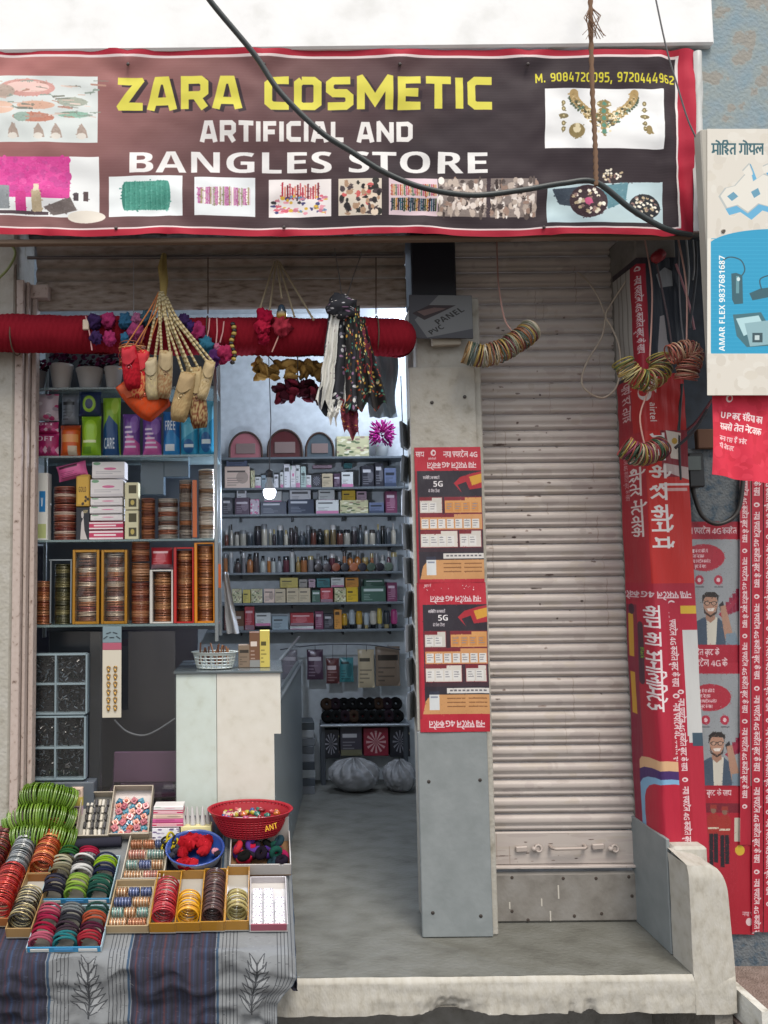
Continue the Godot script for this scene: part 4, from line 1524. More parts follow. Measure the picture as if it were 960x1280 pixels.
	cv.hindi("नया एयरटेल 4G कवरेज बूस्ट के साथ", 0, 0, 4.4, "d9a9ae", 0.14, 1.0)
	cv.xf = keep
	cv.rect(0, 742, 73, 766, "b3213a")
	cv.xf = keep * Transform2D(PI, Vector2(68, 760))
	cv.hindi("नया एयरटेल 4G कवरेज", 0, 0, 8, "e8d2d6", 0.17, 0.8)
	cv.xf = keep
	cv.rect(0, 766, 73, 1080, "b8203c")
	cv.rect(0, 770, 12, 1060, "8e2440")
	cv.rect(2, 782, 7.5, 838, "d8a53a")
	cv.rect(2, 858, 7.5, 912, "d8a53a")
	cv.ell(6, 776, 3.4, 7, "4c2a3c")
	cv.rect(12, 796, 18, 866, "4c2a3c")
	cv.ell(15, 796, 3, 5, "4c2a3c")
	cv.ell(15, 866, 3, 5, "4c2a3c")
	cv.xf = keep * Transform2D(PI / 2, Vector2(14.2, 824))
	cv.latin("Black", 0, 0, 4, "7fb13f")
	cv.xf = keep * Transform2D(PI / 2, Vector2(33, 770))
	cv.hindi("काम का अनलिमिटेड", 0, 0, 14, "f2e8ea", 0.16, 1.02)
	cv.xf = keep
	ribbon_print(cv, 47, 790, 90, 290, 14, 30)
	cv.rect(44, 766, 73, 786, "b3213a")
	cv.rect(56, 770, 73, 780, "d9b33a")
	cv.rect(57, 800, 73, 938, "cfd0d0")
	cv.rect(62, 926, 73, 942, "3f5566")
	for q in [[34, 1010, 36, 50, "e0b48a"], [36, 1018, 35, 46, "472a6b"], [38, 1030, 33, 48, "86b6dc"], [41, 1032, 29, 44, "bd1f3c"]]:
		var pts := []
		for i in 24:
			var t := TAU * i / 24
			pts.append(Vector2(clampf(q[0] + q[2] * signf(cos(t)) * pow(absf(cos(t)), 0.6), 8, 46), clampf(q[1] + q[3] * signf(sin(t)) * pow(absf(sin(t)), 0.6), 900, 1064)))
		cv.poly(pts, q[4])
	cv.rect(46, 940, 58, 1080, "b01f36")
	ribbon_print(cv, 52, 930, 90, 150, 13, 60)
	cv.rect(58, 945, 73, 1080, "b8243c")
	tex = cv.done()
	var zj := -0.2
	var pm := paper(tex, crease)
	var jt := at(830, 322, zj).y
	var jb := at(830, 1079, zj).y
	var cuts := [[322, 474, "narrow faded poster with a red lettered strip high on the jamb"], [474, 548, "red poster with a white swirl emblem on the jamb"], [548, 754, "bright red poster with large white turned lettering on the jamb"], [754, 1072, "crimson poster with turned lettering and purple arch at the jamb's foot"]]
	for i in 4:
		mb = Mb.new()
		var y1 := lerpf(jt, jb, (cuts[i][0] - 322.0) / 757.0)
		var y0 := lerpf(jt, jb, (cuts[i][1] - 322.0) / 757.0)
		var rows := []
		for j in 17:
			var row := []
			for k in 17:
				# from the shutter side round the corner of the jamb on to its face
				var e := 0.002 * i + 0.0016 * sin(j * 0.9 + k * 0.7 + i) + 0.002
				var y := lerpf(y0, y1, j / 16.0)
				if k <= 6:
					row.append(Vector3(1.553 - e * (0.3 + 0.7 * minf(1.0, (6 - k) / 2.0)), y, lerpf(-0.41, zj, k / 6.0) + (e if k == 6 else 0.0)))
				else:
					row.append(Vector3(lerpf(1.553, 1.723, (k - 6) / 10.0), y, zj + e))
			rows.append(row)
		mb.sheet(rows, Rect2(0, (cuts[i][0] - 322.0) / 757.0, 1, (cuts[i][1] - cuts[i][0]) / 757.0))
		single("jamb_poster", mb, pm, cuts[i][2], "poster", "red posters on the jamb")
	# --- wall of posters at the neighbour: photograph's own columns and rows
	cv = Cv.new(400, 1968, "8d9195", 2)
	cv.xf = Transform2D(0, Vector2(3.2, 3.2), 0, Vector2(-845 * 3.2, -560 * 3.2))
	cv.rect(845, 560, 970, 655, "8f8b89")
	for i in 2:
		var o := i * 175.0
		var dx := i * 8.0
		cv.rect(845, 650 + o, 970, 830 + o, "989da3")
		cv.ell(880 + dx, 697 + o, 26, 17, "ad2a3e")
		for l in 4:
			cv.hindi(["हर घर के हर कोने में", "बेहतर नेटवर्क", "नया एयरटेल कवरेज", "बूस्ट के साथ"][l], 860 + dx + [0, 3, 4, 8][l], 687 + o + l * 6.4, 3.8, "e6cdd2", 0.16, 0.7)
		for x in [874, 898]:
			cv.ell(x + dx, 725 + o, 5.5, 6, "b02a44")
			cv.ell(x + dx, 725 + o, 2.4, 2.8, "e0c4ca")
			cv.rect(x + dx - 5, 733 + o, x + dx + 6, 734.4 + o, "5d6066")
		for l in 5:
			cv.rect(903 + dx + l * 4.2, 758 + o - l * 5.5, 907 + dx + l * 4.2, 770 + o - l * 1.5, "8f2442")
		cv.poly([Vector2(898 + dx, 768 + o), Vector2(922 + dx, 745 + o), Vector2(924 + dx, 750 + o), Vector2(902 + dx, 772 + o)], "a1304a")
		man_print(cv, 888 + dx, 758 + o, 0.86, "d3cfc4")
	cv.rect(845, 652, 925, 674, "ad2138")
	cv.hindi("नया एयरटेल 4G कवरेज", 856, 660, 7.5, "e6cdd2", 0.16, 0.75)
	cv.rect(845, 806, 925, 842, "ab2038")
	cv.hindi("कवरेज बूस्ट के", 862, 812, 7, "e6cdd2", 0.16, 0.8)
	cv.hindi("एयरटेल 4G के", 862, 825, 8, "e6cdd2", 0.16, 0.85)
	# lower red sheet with two uniformed figures
	cv.rect(845, 982, 970, 1172, "ae1f33")
	cv.hindi("तेज बूस्ट के साथ", 873, 988, 6.5, "e6cdd2", 0.16, 0.85)
	cv.ell(932, 990, 3.4, 4, "e6cdd2")
	cv.latin("airtel", 926, 1000, 3, "e6cdd2")
	cv.rect(880, 1004, 938, 1016, "7c2233")
	for q in [[892, 0], [906, 2]]:
		var x: float = q[0]
		var y: float = 1012.0 + q[1]
		cv.rect(x - 5.5, y + 30, x - 0.4, y + 70, "23202a")
		cv.rect(x + 0.4, y + 30, x + 5.5, y + 66, "23202a")
		cv.poly([Vector2(x - 7, y + 30), Vector2(x - 8, y + 10), Vector2(x - 4, y + 5), Vector2(x + 4, y + 5), Vector2(x + 8, y + 10), Vector2(x + 7, y + 30)], "a5332f")
		cv.rect(x - 7, y + 22, x + 7, y + 24.4, "d8cdb9")
		cv.ell(x, y + 0.5, 3.4, 4.6, "8d6a5b")
		cv.poly([Vector2(x - 4.4, y - 1), Vector2(x - 3.6, y - 6), Vector2(x + 3.6, y - 6), Vector2(x + 4.4, y - 1)], "9c3a34")
	cv.rect(918, 1022, 930, 1052, "c9c2b5")
	cv.ell(925, 1063, 6, 6.5, "d3b13a")
	cv.poly([Vector2(866, 996), Vector2(876, 992), Vector2(880, 1030), Vector2(874, 1030)], "d2cfc8")
	cv.ell(936, 1152, 4, 5, "e6cdd2")
	cv.hindi("नया एयरटेल", 928, 1140, 5, "d9b4bb", 0.16, 0.9)
	ribbon_print(cv, 931, 576, 90, 480, 13, 0)
	ribbon_print(cv, 946, 560, 90, 605, 14, 50)
	ribbon_print(cv, 961, 560, 90, 605, 14, 10)
	grainy(cv, 845, 560, 925, 1168, 16000, 0.3, 0.9, 0.13, 2.2)
	tex = cv.done()
	pm = paper(tex, crease)
	var zw := -0.4
	var cell := func(u0, v0, u1, v1, dz, called, label, cat):
		var q := Mb.new()
		var rows := []
		for j in 13:
			var row := []
			for k in 7:
				row.append(at(lerpf(u0, u1, k / 6.0), lerpf(v1, v0, j / 12.0), zw + dz) + Vector3(0, 0, 0.0016 * sin(j * 0.8 + k * 1.1) + 0.003 * pow(absf(k / 3.0 - 1.0), 8)))
			rows.append(row)
		q.sheet(rows, Rect2((u0 - 845.0) / 125.0, (v0 - 560.0) / 615.0, (u1 - u0) / 125.0, (v1 - v0) / 615.0))
		single(called, q, pm, label, cat)
	cell.call(845, 652, 926, 836, 0.004, "man_poster", "grey poster of smiling man on phone below the meter box", "poster")
	cell.call(845, 828, 928, 988, 0.008, "man_poster", "grey poster of smiling man on phone above the uniformed pair", "poster")
	cell.call(845, 984, 942, 1168, 0.012, "uniform_poster", "red poster with two uniformed figures beside the white block", "poster")
	cell.call(924, 576, 938, 1056, 0.016, "lettered_ribbon", "short red lettered paper ribbon beside the man posters", "ribbon")
	cell.call(939, 560, 953, 1165, 0.018, "lettered_ribbon", "long red lettered paper ribbon running down to the uniformed pair's sheet", "ribbon")
	cell.call(954, 560, 970, 1165, 0.016, "lettered_ribbon", "outermost red lettered paper ribbon at the dark shutter edge", "ribbon")
	mb = Mb.new()
	mb.cube(Vector3(1.7, at(900, 1250, zw).y - 0.3, zw - 0.12), Vector3(at(972, 800, zw).x, at(900, 560, zw).y, zw), 0.006)
	struct_("poster_wall", mb, mat("8b9199", 0.85, noise_tex(0.013, "5d7d94", "c9c9c4", 41, 1024, FastNoiseLite.TYPE_SIMPLEX_SMOOTH, 6, "a8aeb0", 0.4), 1.6, M.grain, 0.3))
	# electricity meter box with its hose
	var mbx := thing("meter_box", "dark electricity meter box on the wall beside the red jamb posters", "meter box", at(866, 620, zw + 0.02))
	mb = Mb.new().tint("26282c")
	mb.cube(at(851, 611, zw + 0.0), at(880, 566, zw + 0.07), 0.006)
	var mc := part("case", mb, M.satin, mbx)
	mb = Mb.new().tint("46504c")
	mb.cube(at(857, 588, zw + 0.071), at(876, 570, zw + 0.076), 0.003)
	part("window", mb, M.gloss, mc)
	mb = Mb.new().tint("34302f")
	mb.tube(bez([at(866, 606, zw + 0.03), at(868, 620, zw + 0.03), at(878, 645, zw + 0.03), at(897, 655, zw + 0.04), at(918, 645, zw + 0.04), at(927, 620, zw + 0.04), at(930, 560, zw + 0.03), at(926, 500, zw + 0.02)], 6), 0.009, 7)
	single("meter_hose", mb, M.satin, "black conduit hose looping below the meter box", "hose")
	mb = Mb.new().tint("6a4a3a")
	mb.cube(at(868, 562, zw + 0.0), at(898, 536, zw + 0.03), 0.004)
	single("wooden_board", mb, M.matte, "brown wooden board behind wires above the meter box", "board")


# ---------------------------------------------------------------- packaging print (one sheet of small designs)
func cell(i: int) -> Rect2:
	return Rect2((i % 8) / 8.0 + 0.003, (i / 8) / 8.0 + 0.003, 0.119, 0.119)


func pack_print() -> ImageTexture:
	var cv := Cv.new(1024, 1024, "808080", 1)
	var r := RandomNumberGenerator.new()
	r.seed = 21
	var base := ["b02468", "b9aab4", "cf5a22", "7d8590", "7fae1e", "1f2f55", "86b32a", "6a4393", "1f62a5", "2a8fb5", "cfd0cc", "a8842e", "22242c", "d6d2d2", "d8cdd0", "cfc9a6",
		"dcd8d0", "c9ccc9", "2b2b33", "253043", "b8a98c", "a02a34", "c9a72a", "c0568a", "3f7c80", "6b4a36", "8d8f96", "8a2436", "26262c", "b3b08a", "4a3446", "8fa0a8",
		"5b3030", "b06a5c", "3c5a4c", "98948c", "d0b8a8", "5f6a85", "c2b25a", "743a55", "d9d9dc", "44404a", "a9bdb6", "7a6a5a", "c78a3c", "2e4a63", "b59aa8", "8a8a5e", "d6d6dc", "d9cf9a"]
	for i in base.size():
		var ox := (i % 8) * 128
		var oy := (i / 8) * 128
		cv.place(ox, oy)
		cv.rect(0, 0, 128, 128, base[i])
		var b := Color(base[i])
		var ink := b.darkened(0.6) if b.get_luminance() > 0.35 else b.lightened(0.65)
		match i:
			0:
				cv.rect(0, 0, 128, 60, "a82565")
				for k in 7: cv.poly([Vector2(10 + k * 17, 90), Vector2(22 + k * 17, 70), Vector2(34 + k * 17, 92), Vector2(20 + k * 17, 110)], ["d9b7c9", "7a1a4c", "c94f8b"][k % 3])
				cv.latin("SOFT", 14, 46, 24, "e8cfdb", 1.2)
			1:
				for k in 16: cv.ell(r.randf() * 128, r.randf() * 128, 14, 9, ["a8326b", "d6cfd4", "9a8f9c", "c24f80"][k % 4], 9)
			2:
				cv.rect(0, 0, 128, 24, "a8431c"); cv.rect(12, 40, 116, 70, "e39a5a"); cv.rect(56, 84, 110, 118, "c9b9a4")
			4:
				cv.ell(64, 50, 44, 36, "9ac735"); cv.rect(16, 76, 100, 84, "dbe5b5"); cv.rect(16, 96, 70, 116, "5d8c1a")
			5:
				cv.ell(64, 70, 38, 42, "8ab52e"); cv.ell(64, 70, 22, 26, "1f2f55"); cv.rect(0, 0, 128, 14, "324a7a")
			6:
				cv.poly([Vector2(0, 128), Vector2(0, 70), Vector2(50, 40), Vector2(110, 60), Vector2(118, 128)], "1d4a7c"); cv.latin("CARE", 16, 108, 22, "d5dee6"); cv.ell(90, 20, 26, 18, "a9cb52")
			7:
				cv.poly([Vector2(0, 128), Vector2(40, 60), Vector2(128, 90), Vector2(128, 128)], "c05a9c"); cv.ell(90, 34, 30, 26, "8f6cb8")
				for k in 5: cv.rect(20, 40 + k * 14, 70 + k * 8, 46 + k * 14, "d6c9e2")
			8:
				cv.poly([Vector2(0, 90), Vector2(60, 50), Vector2(128, 80), Vector2(128, 128), Vector2(0, 128)], "2d86c5"); cv.latin("FREE", 18, 56, 26, "d5e2ec"); cv.rect(20, 94, 90, 112, "d8e2ea")
			9:
				cv.poly([Vector2(0, 0), Vector2(128, 0), Vector2(128, 40), Vector2(0, 80)], "5ab3cf"); cv.ell(60, 96, 40, 22, "1f5f98"); cv.rect(30, 90, 96, 100, "c9dce4")
			10:
				cv.rect(74, 36, 112, 74, "2474b0"); cv.ell(40, 60, 20, 40, "9da3a6"); cv.rect(10, 96, 118, 122, "a9b27a"); cv.latin("V", 84, 64, 16, "e8eef2")
			11:
				cv.rect(14, 10, 114, 118, "c19a3c"); cv.latin("GOLD", 24, 70, 20, "4d3510")
				for k in 6: cv.ell(r.randf() * 128, 90 + r.randf() * 30, 12, 6, "3a2c1a", 8)
			12:
				cv.poly([Vector2(40, 128), Vector2(50, 60), Vector2(70, 40), Vector2(80, 90), Vector2(110, 128)], "b8b2b0"); cv.ell(60, 30, 12, 14, "b8b2b0"); cv.latin("LADY", 70, 24, 12, "c9b98a")
			13:
				cv.ell(70, 54, 24, 10, "c86a92"); cv.rect(16, 76, 112, 80, "9b9ba0"); cv.rect(16, 90, 80, 94, "9b9ba0"); cv.rect(0, 106, 128, 128, "c3bfc2"); cv.ell(20, 14, 14, 12, "6f9a7a")
			14:
				cv.rect(0, 30, 128, 100, "b8385c"); cv.rect(20, 50, 100, 76, "e2d2d6")
			15:
				cv.rect(36, 14, 110, 52, "49432a"); cv.rect(36, 76, 110, 114, "49432a"); cv.ell(72, 94, 18, 12, "b9a55a")
			27:
				for k in 12: cv.poly([Vector2(64, 64), Vector2(64 + 50 * cos(TAU * k / 12 - 0.12), 64 + 50 * sin(TAU * k / 12 - 0.12)), Vector2(64 + 50 * cos(TAU * k / 12 + 0.12), 64 + 50 * sin(TAU * k / 12 + 0.12))], "c9a2a2")
			28:
				for k in 12: cv.poly([Vector2(64, 64), Vector2(64 + 46 * cos(TAU * k / 12 - 0.1), 64 + 46 * sin(TAU * k / 12 - 0.1)), Vector2(64 + 46 * cos(TAU * k / 12 + 0.1), 64 + 46 * sin(TAU * k / 12 + 0.1))], "8d8d96")
			29:
				for k in 40: cv.ell(r.randf() * 128, r.randf() * 128, 10, 7, ["5d6b4a", "d6d2b8", "8f7a6a", "c9c39a"][k % 4], 9)
			48:
				for k in 26: cv.ell(r.randf() * 128, r.randf() * 128, 11, 6, ["3a3450", "8d86a0", "6a5a80", "b0a8b8"][k % 4], 8)
			49:
				cv.ell(86, 64, 26, 34, "c8641e"); cv.ell(86, 64, 18, 24, "8f2a1a"); cv.rect(8, 30, 50, 40, "9a9276")
			_:
				# a face, a name bar and lines of small type
				var y := r.randf_range(14, 40)
				if i % 3 == 0:
					cv.ell(r.randf_range(40, 90), 64, 30, 36, b.lerp(ink, 0.35))
				cv.rect(14, y, r.randf_range(70, 116), y + r.randf_range(10, 22), ink)
				for k in 4:
					cv.rect(14, 66 + k * 13, r.randf_range(40, 112), 71 + k * 13, b.lerp(ink, 0.5))
				if i % 4 == 1:
					cv.rect(0, 100, 128, 128, b.lerp(Color(base[(i * 7) % 48]), 0.7))
	return cv.done()


# a carton whose front face stands over the given pixels at depth z
func pbox(called: String, label: String, cat: String, u0, v0, u1, v1, z: float, depth: float, c: int, group := "", base_y := -1.0, turn := 0.0, soft := 0.0):
	var a := at(u0, v1, z)
	var b := at(u1, v0, z)
	if base_y >= 0.0:
		a.y = base_y
	var mb := Mb.new()
	var s := Vector3(b.x - a.x, b.y - a.y, depth)
	var tr := Transform3D(Basis(Vector3.UP, turn), Vector3((a.x + b.x) / 2, (a.y + b.y) / 2, z - depth / 2))
	if soft > 0.0:   # a filled plastic packet: bulging faces, pinched top and foot
		for side in [1, -1]:
			var rows := []
			for j in 9:
				var row := []
				var t := j / 4.0 - 1.0
				for i in 9:
					var q := i / 4.0 - 1.0
					var e: float = pow(maxf(0.0, (1.0 - q * q) * (1.0 - t * t * t * t)), 0.45)
					row.append(tr * Vector3(q * s.x * 0.5 * (1.0 - 0.05 * (1.0 - t * t)), t * s.y * 0.5, side * (s.z * 0.5 * e + 0.003 * lump.get_noise_2d(q * 60 + a.x * 900, t * 60 + side * 50))))
				rows.append(row)
			mb.sheet(rows, cell(c), side < 0)
		return single(called, mb, M.packs_soft, label, cat, group)
	mb.box(tr, s, 0.0015, cell(c))
	return single(called, mb, M.packs, label, cat, group)


# a standing or lying pile of bangles from p along axis; colours cycle in bands
func bangle_mesh(p: Vector3, axis: Vector3, length: float, R: float, r: float, cols: Array, jit := 0.06, band := 3, segs := 20) -> Mb:
	var mb := Mb.new()
	var y := axis.normalized()
	var x := y.cross(Vector3(0.3, 0.2, 1)).normalized()
	var n := maxi(1, int(length / (2.0 * r)))
	for i in n:
		mb.tint(cols[(i / band) % cols.size()])
		mb.col = mb.col * rr(0.75, 1.2)
		var bs := Basis(x, y, x.cross(y)) * Basis(Vector3.RIGHT, rr(-jit, jit)) * Basis(Vector3.BACK, rr(-jit, jit))
		mb.ring(Transform3D(bs, p + y * (r + 2.0 * r * i) + x * rr(-1, 1) * R * jit * 0.6), R * rr(0.975, 1.0), r * 0.97, segs, 4)
	return mb


func pstack(label: String, u0, v0, u1, v1, z: float, cols: Array, base_y: float, called := "bangle_stack", m: Material = null, group := "bangle stacks on the rack", band := 3):
	var a := at(u0, v1, z)
	var b := at(u1, v0, z)
	var R := (b.x - a.x) / 2.0
	return single(called, bangle_mesh(Vector3((a.x + b.x) / 2, base_y, z - R), Vector3.UP, b.y - base_y, R * 0.94, 0.0034, cols, 0.03, band, 18), m if m else M.foil, label, "bangles", group)


func display_rack():
	M.packs = printed(pack_print(), 0.4)
	M.packs_soft = printed(M.packs.albedo_texture, 0.28)
	var z := -0.5
	var rack := thing("display_rack", "aluminium and glass display rack full of packets and bangles", "rack", Vector3(-0.63, 0.9, -0.6))
	var xa := at(34, 600, z).x
	var xb := at(271, 600, z).x
	var ys := []
	for v in [484, 569, 674, 780]:
		ys.append(at(150, v, z).y)
		var mb := Mb.new().tint("9fb3b4")
		mb.cube(Vector3(xa, ys[-1] - 0.011, z - 0.26), Vector3(xb, ys[-1] - 0.001, z + 0.01), 0.001)
		part("glass_shelf", mb, M.shelf if M.has("shelf") else shelf_glass(), rack)
	for x in [xa - 0.006, xb - 0.012]:
		for dz in [z + 0.012, z - 0.28]:
			var mb := Mb.new().tint("8f9698")
			mb.cube(Vector3(x, ys[3] - 0.08, dz - 0.018), Vector3(x + 0.016, ys[0] + 0.25, dz + 0.0), 0.002)
			part("post", mb, M.metal, rack)
	var mb := Mb.new().tint("4c535c")
	mb.cube(Vector3(xa, ys[3] - 0.05, z - 0.31), Vector3(xb, ys[0] + 0.25, z - 0.3), 0.001)
	part("back_panel", mb, M.satin, rack)
	var zf := z
	# top shelf: white pots of dark dried flowers
	var k := 0
	for q in [[62, 92, 457], [95, 130, 462], [130, 154, 460], [40, 58, 465]]:
		var a := at(q[0], q[2], zf - 0.06)
		var b := at(q[1], q[2], zf - 0.06)
		var R := (b.x - a.x) / 2
		var h: float = a.y - ys[0]
		var pot := thing("flower_pot", ["round white pot of dark flowers on the top glass shelf", "wide shallow white bowl of dark flowers on the top glass shelf", "half hidden white pot of dark flowers behind the red purses", "small grey pot at the channel end of the top shelf"][k], "pot", Vector3((a.x + b.x) / 2, ys[0], zf - 0.06))
		mb = Mb.new().tint(["cdcfcf", "b9bdbf", "c3c6c6", "7d8288"][k])
		mb.lathe(Transform3D(Basis(), Vector3((a.x + b.x) / 2, ys[0], zf - 0.06)), [Vector2(0, 0.001), Vector2(R * 0.66, 0.001), Vector2(R * 0.7, h * 0.1), Vector2(R * 0.95, h * 0.86), Vector2(R, h * 0.9), Vector2(R, h), Vector2(R * 0.9, h), Vector2(R * 0.85, h * 0.8), Vector2(0, h * 0.78)], 18)
		part("pot_body", mb, M.satin, pot)
		mb = Mb.new()
		for i in 40:
			mb.tint(pick(["4a2340", "5c2a4e", "3a2030", "6d2848", "2e2430"]))
			var p := Vector3((a.x + b.x) / 2 + rr(-R, R), a.y + rr(-0.005, 0.06), zf - 0.06 + rr(-R, R) * 0.8)
			mb.blob(Transform3D(Basis(Vector3(1, 0.4, 0.2).normalized(), rr(0, 6)), p), Vector3(0.013, 0.004, 0.009), 0, null, 6, 4)
		stuff(part("flower_head", mb, M.cloth, pot))
		k += 1
	# second shelf: packets
	var y1: float = ys[1]
	for q in [[36, 540, 72, 568, 0, 0.06, "magenta printed packet lying lowest in its pile"], [38, 526, 72, 541, 0, 0.05, "thin magenta printed packet lying on another one"], [38, 491, 72, 525, 1, 0.05, "pink and grey floral packet on top of the magenta ones"],
			[73, 530, 99, 568, 2, 0.07, "orange packet beside the magenta pile"], [75, 491, 97, 529, 3, 0.06, "plain grey packet standing on the orange packet"], [100, 519, 125, 568, 4, 0.06, "lime green packet under the navy one"], [97, 488, 125, 518, 5, 0.06, "navy packet with lime disc on the lime packet"],
			[127, 496, 150, 568, 6, 0.05, "tall green and blue packet behind the red purses"], [152, 516, 174, 568, 7, 0.06, "purple packet with pale print, next to the green and blue one"], [177, 520, 201, 568, 7, 0.06, "purple packet with pale print, next to the blue ones"],
			[203, 513, 224, 568, 8, 0.06, "mid blue packet with white lettering"], [225, 520, 247, 568, 9, 0.06, "light blue packet between two taller blue ones"], [247, 499, 268, 568, 9, 0.07, "tall cyan packet at the aluminium post"]]:
		var low: float = y1 if q[3] >= 568 else -1.0
		pbox("packet", q[6] + " on the second rack shelf" if q[6].count(" ") < 10 else q[6], "packet", q[0], q[1], q[2], q[3], zf - 0.02 - (0.03 if q[0] in [75, 127] else 0.0), q[5], q[4], "printed packets on the rack", low, 0.0, 1.0)
	# third shelf
	y1 = ys[2]
	pbox("tall_carton", "tall white carton with blue square on the third rack shelf", "carton", 34, 591, 60, 672, zf - 0.02, 0.06, 10, "", y1)
	for j in 3:
		pstack("clear wrapped brown bangle roll, %s of three beside the tall white carton" % ["lowest", "middle", "top"][j], 63, [651, 628, 606][j], 93, [672, 651, 628][j], zf - 0.02, ["7b3f34", "9b5f4c", "c9b2a4", "6b2f2c"], [y1, at(80, 650.5, zf).y, at(80, 627.5, zf).y][j], "bangle_roll", M.gloss, "wrapped brown rolls", 2)
	pbox("pink_pouch", "pink quilted pouch lying on the wrapped brown rolls", "pouch", 72, 578, 110, 598, zf - 0.01, 0.05, 23, "", -1.0, 0.0, 1.0).rotation.z = 0.22
	pbox("gold_carton", "gold and black carton standing on a black carton", "carton", 95, 593, 112, 633, zf - 0.02, 0.05, 11)
	pbox("black_carton", "black carton with pale figure on the third rack shelf", "carton", 95, 634, 112, 672, zf - 0.02, 0.05, 12, "", y1)
	k = 0
	for q in [[115, 577, 156, 598, 13], [113, 599, 154, 621, 13], [113, 622, 153, 632, 13], [112, 633, 153, 642, 13], [113, 643, 153, 651, 13], [111, 652, 154, 662, 14], [111, 663, 154, 673, 14]]:
		pbox("soap_box", ["white box with pink logo, topmost of its stack", "white box with pink logo, second from the stack's top", "thin white box, third from the stack's top", "thin white box, fourth from the stack's top", "thin white box resting on the pink boxes", "pink striped box under the white boxes", "pink striped box at the very foot of the white stack"][k], "box", q[0], q[1], q[2], q[3], zf - 0.02, 0.08, q[4], "stacked white and pink boxes", y1 if k == 6 else -1.0)
		k += 1
	pbox("cream_box", "small cream box with dark squares, upper of two", "box", 156, 603, 173, 637, zf - 0.02, 0.05, 15)
	pbox("cream_box", "small cream box with dark squares, lower of two", "box", 156, 638, 173, 672, zf - 0.02, 0.05, 15, "", y1)
	pstack("copper bangle stack next to the cream boxes", 175, 622, 193, 672, zf - 0.02, ["9b5a38", "b57248", "7c4028"], y1)
	pstack("silver and copper bangle stack in crumpled film on the third shelf", 195, 621, 222, 672, zf - 0.02, ["b0a79c", "9b5a40", "d0c8bc", "6e4a3c"], y1)
	pstack("dark and copper bangle stack with a grey top tier", 223, 599, 240, 672, zf - 0.02, ["8d837a", "9a8f84", "5d4a40", "a3673f"], y1)
	pstack("tall silver bangle stack beside the aluminium post, third shelf", 247, 585, 268, 672, zf - 0.02, ["c3b9ab", "a3978a", "8d6b4c", "d5cbbc"], y1)
	mb = Mb.new().tint("c8642a")
	mb.cube(at(241, 672, zf - 0.03), at(246, 600, zf - 0.02), 0.001)
	single("orange_divider", mb, M.gloss, "orange card standing between two bangle stacks", "card")
	for q in [[178, 577, 205, 620], [207, 575, 236, 598]]:
		mb = Mb.new().tint("5d6c78")
		mb.cube(at(q[0], q[3], zf - 0.2), at(q[2], q[1], zf - 0.14), 0.002)
		single("blue_grey_box", mb, M.gloss, ["blue grey box at the back above the silver stack", "smaller blue grey box at the back beside the taller one"][0 if q[0] == 178 else 1], "box")
	# fourth shelf
	y1 = ys[3]
	pstack("copper bangle stack standing under a pale gap at the channel", 41, 726, 62, 778, zf - 0.02, ["a5643f", "8f4f33", "b9805a"], y1)
	pstack("olive dark bangle stack in a wire holder", 65, 704, 88, 778, zf - 0.02, ["5d5a3c", "474732", "77714c"], y1)
	mb = Mb.new().tint("8d9498")
	for u in [63.5, 89]:
		mb.cube(at(u - 0.8, 779, zf - 0.02), at(u + 0.8, 700, zf - 0.01), 0.0005)
	mb.cube(at(62, 701, zf - 0.02), at(90, 699, zf - 0.01), 0.0005)
	single("wire_holder", mb, M.metal, "thin wire holder round the olive bangle stack", "holder")
	for i in 2:
		gold_box([[90, 124], [126, 159]][i], 687, 779, zf, y1, ["gilt window box of brown bangles next to the olive stack", "gilt window box of brown bangles next to the bare wrapped stack"][i])
	for j in 4:
		pstack("clear wrapped bangle roll between gilt box and framed box, %s from its foot" % ORD[j], 162, 752 - j * 25, 186, 778 - j * 25, zf - 0.02, [["8f5138", "b07a58"], ["7a3f30", "a3674c"], ["93603f", "c0906c"], ["83462f", "a9714e"]][j], y1 if j == 0 else at(170, 777 - j * 25, zf).y, "bangle_roll", M.gloss, "wrapped rolls on the fourth shelf", 4)
	pbox("bangle_packet", "dark red printed packet on the white framed bangle box", "packet", 188, 684, 215, 711, zf - 0.03, 0.05, 21, "", -1.0, 0.0, 1.0)
	frame_box([187, 216], 712, 778, zf, y1, "d5d2cc", "white framed box of copper bangles under the dark red packet")
	frame_box([217, 242], 684, 777, zf, y1, "b92a22", "red edged box of copper bangles on the fourth shelf")
	frame_box([243, 268], 678, 777, zf, y1, "d98a1e", "orange edged box of copper bangles at the aluminium post")


func shelf_glass() -> StandardMaterial3D:
	M.shelf = glass(0.45, "8fa6a8")
	return M.shelf


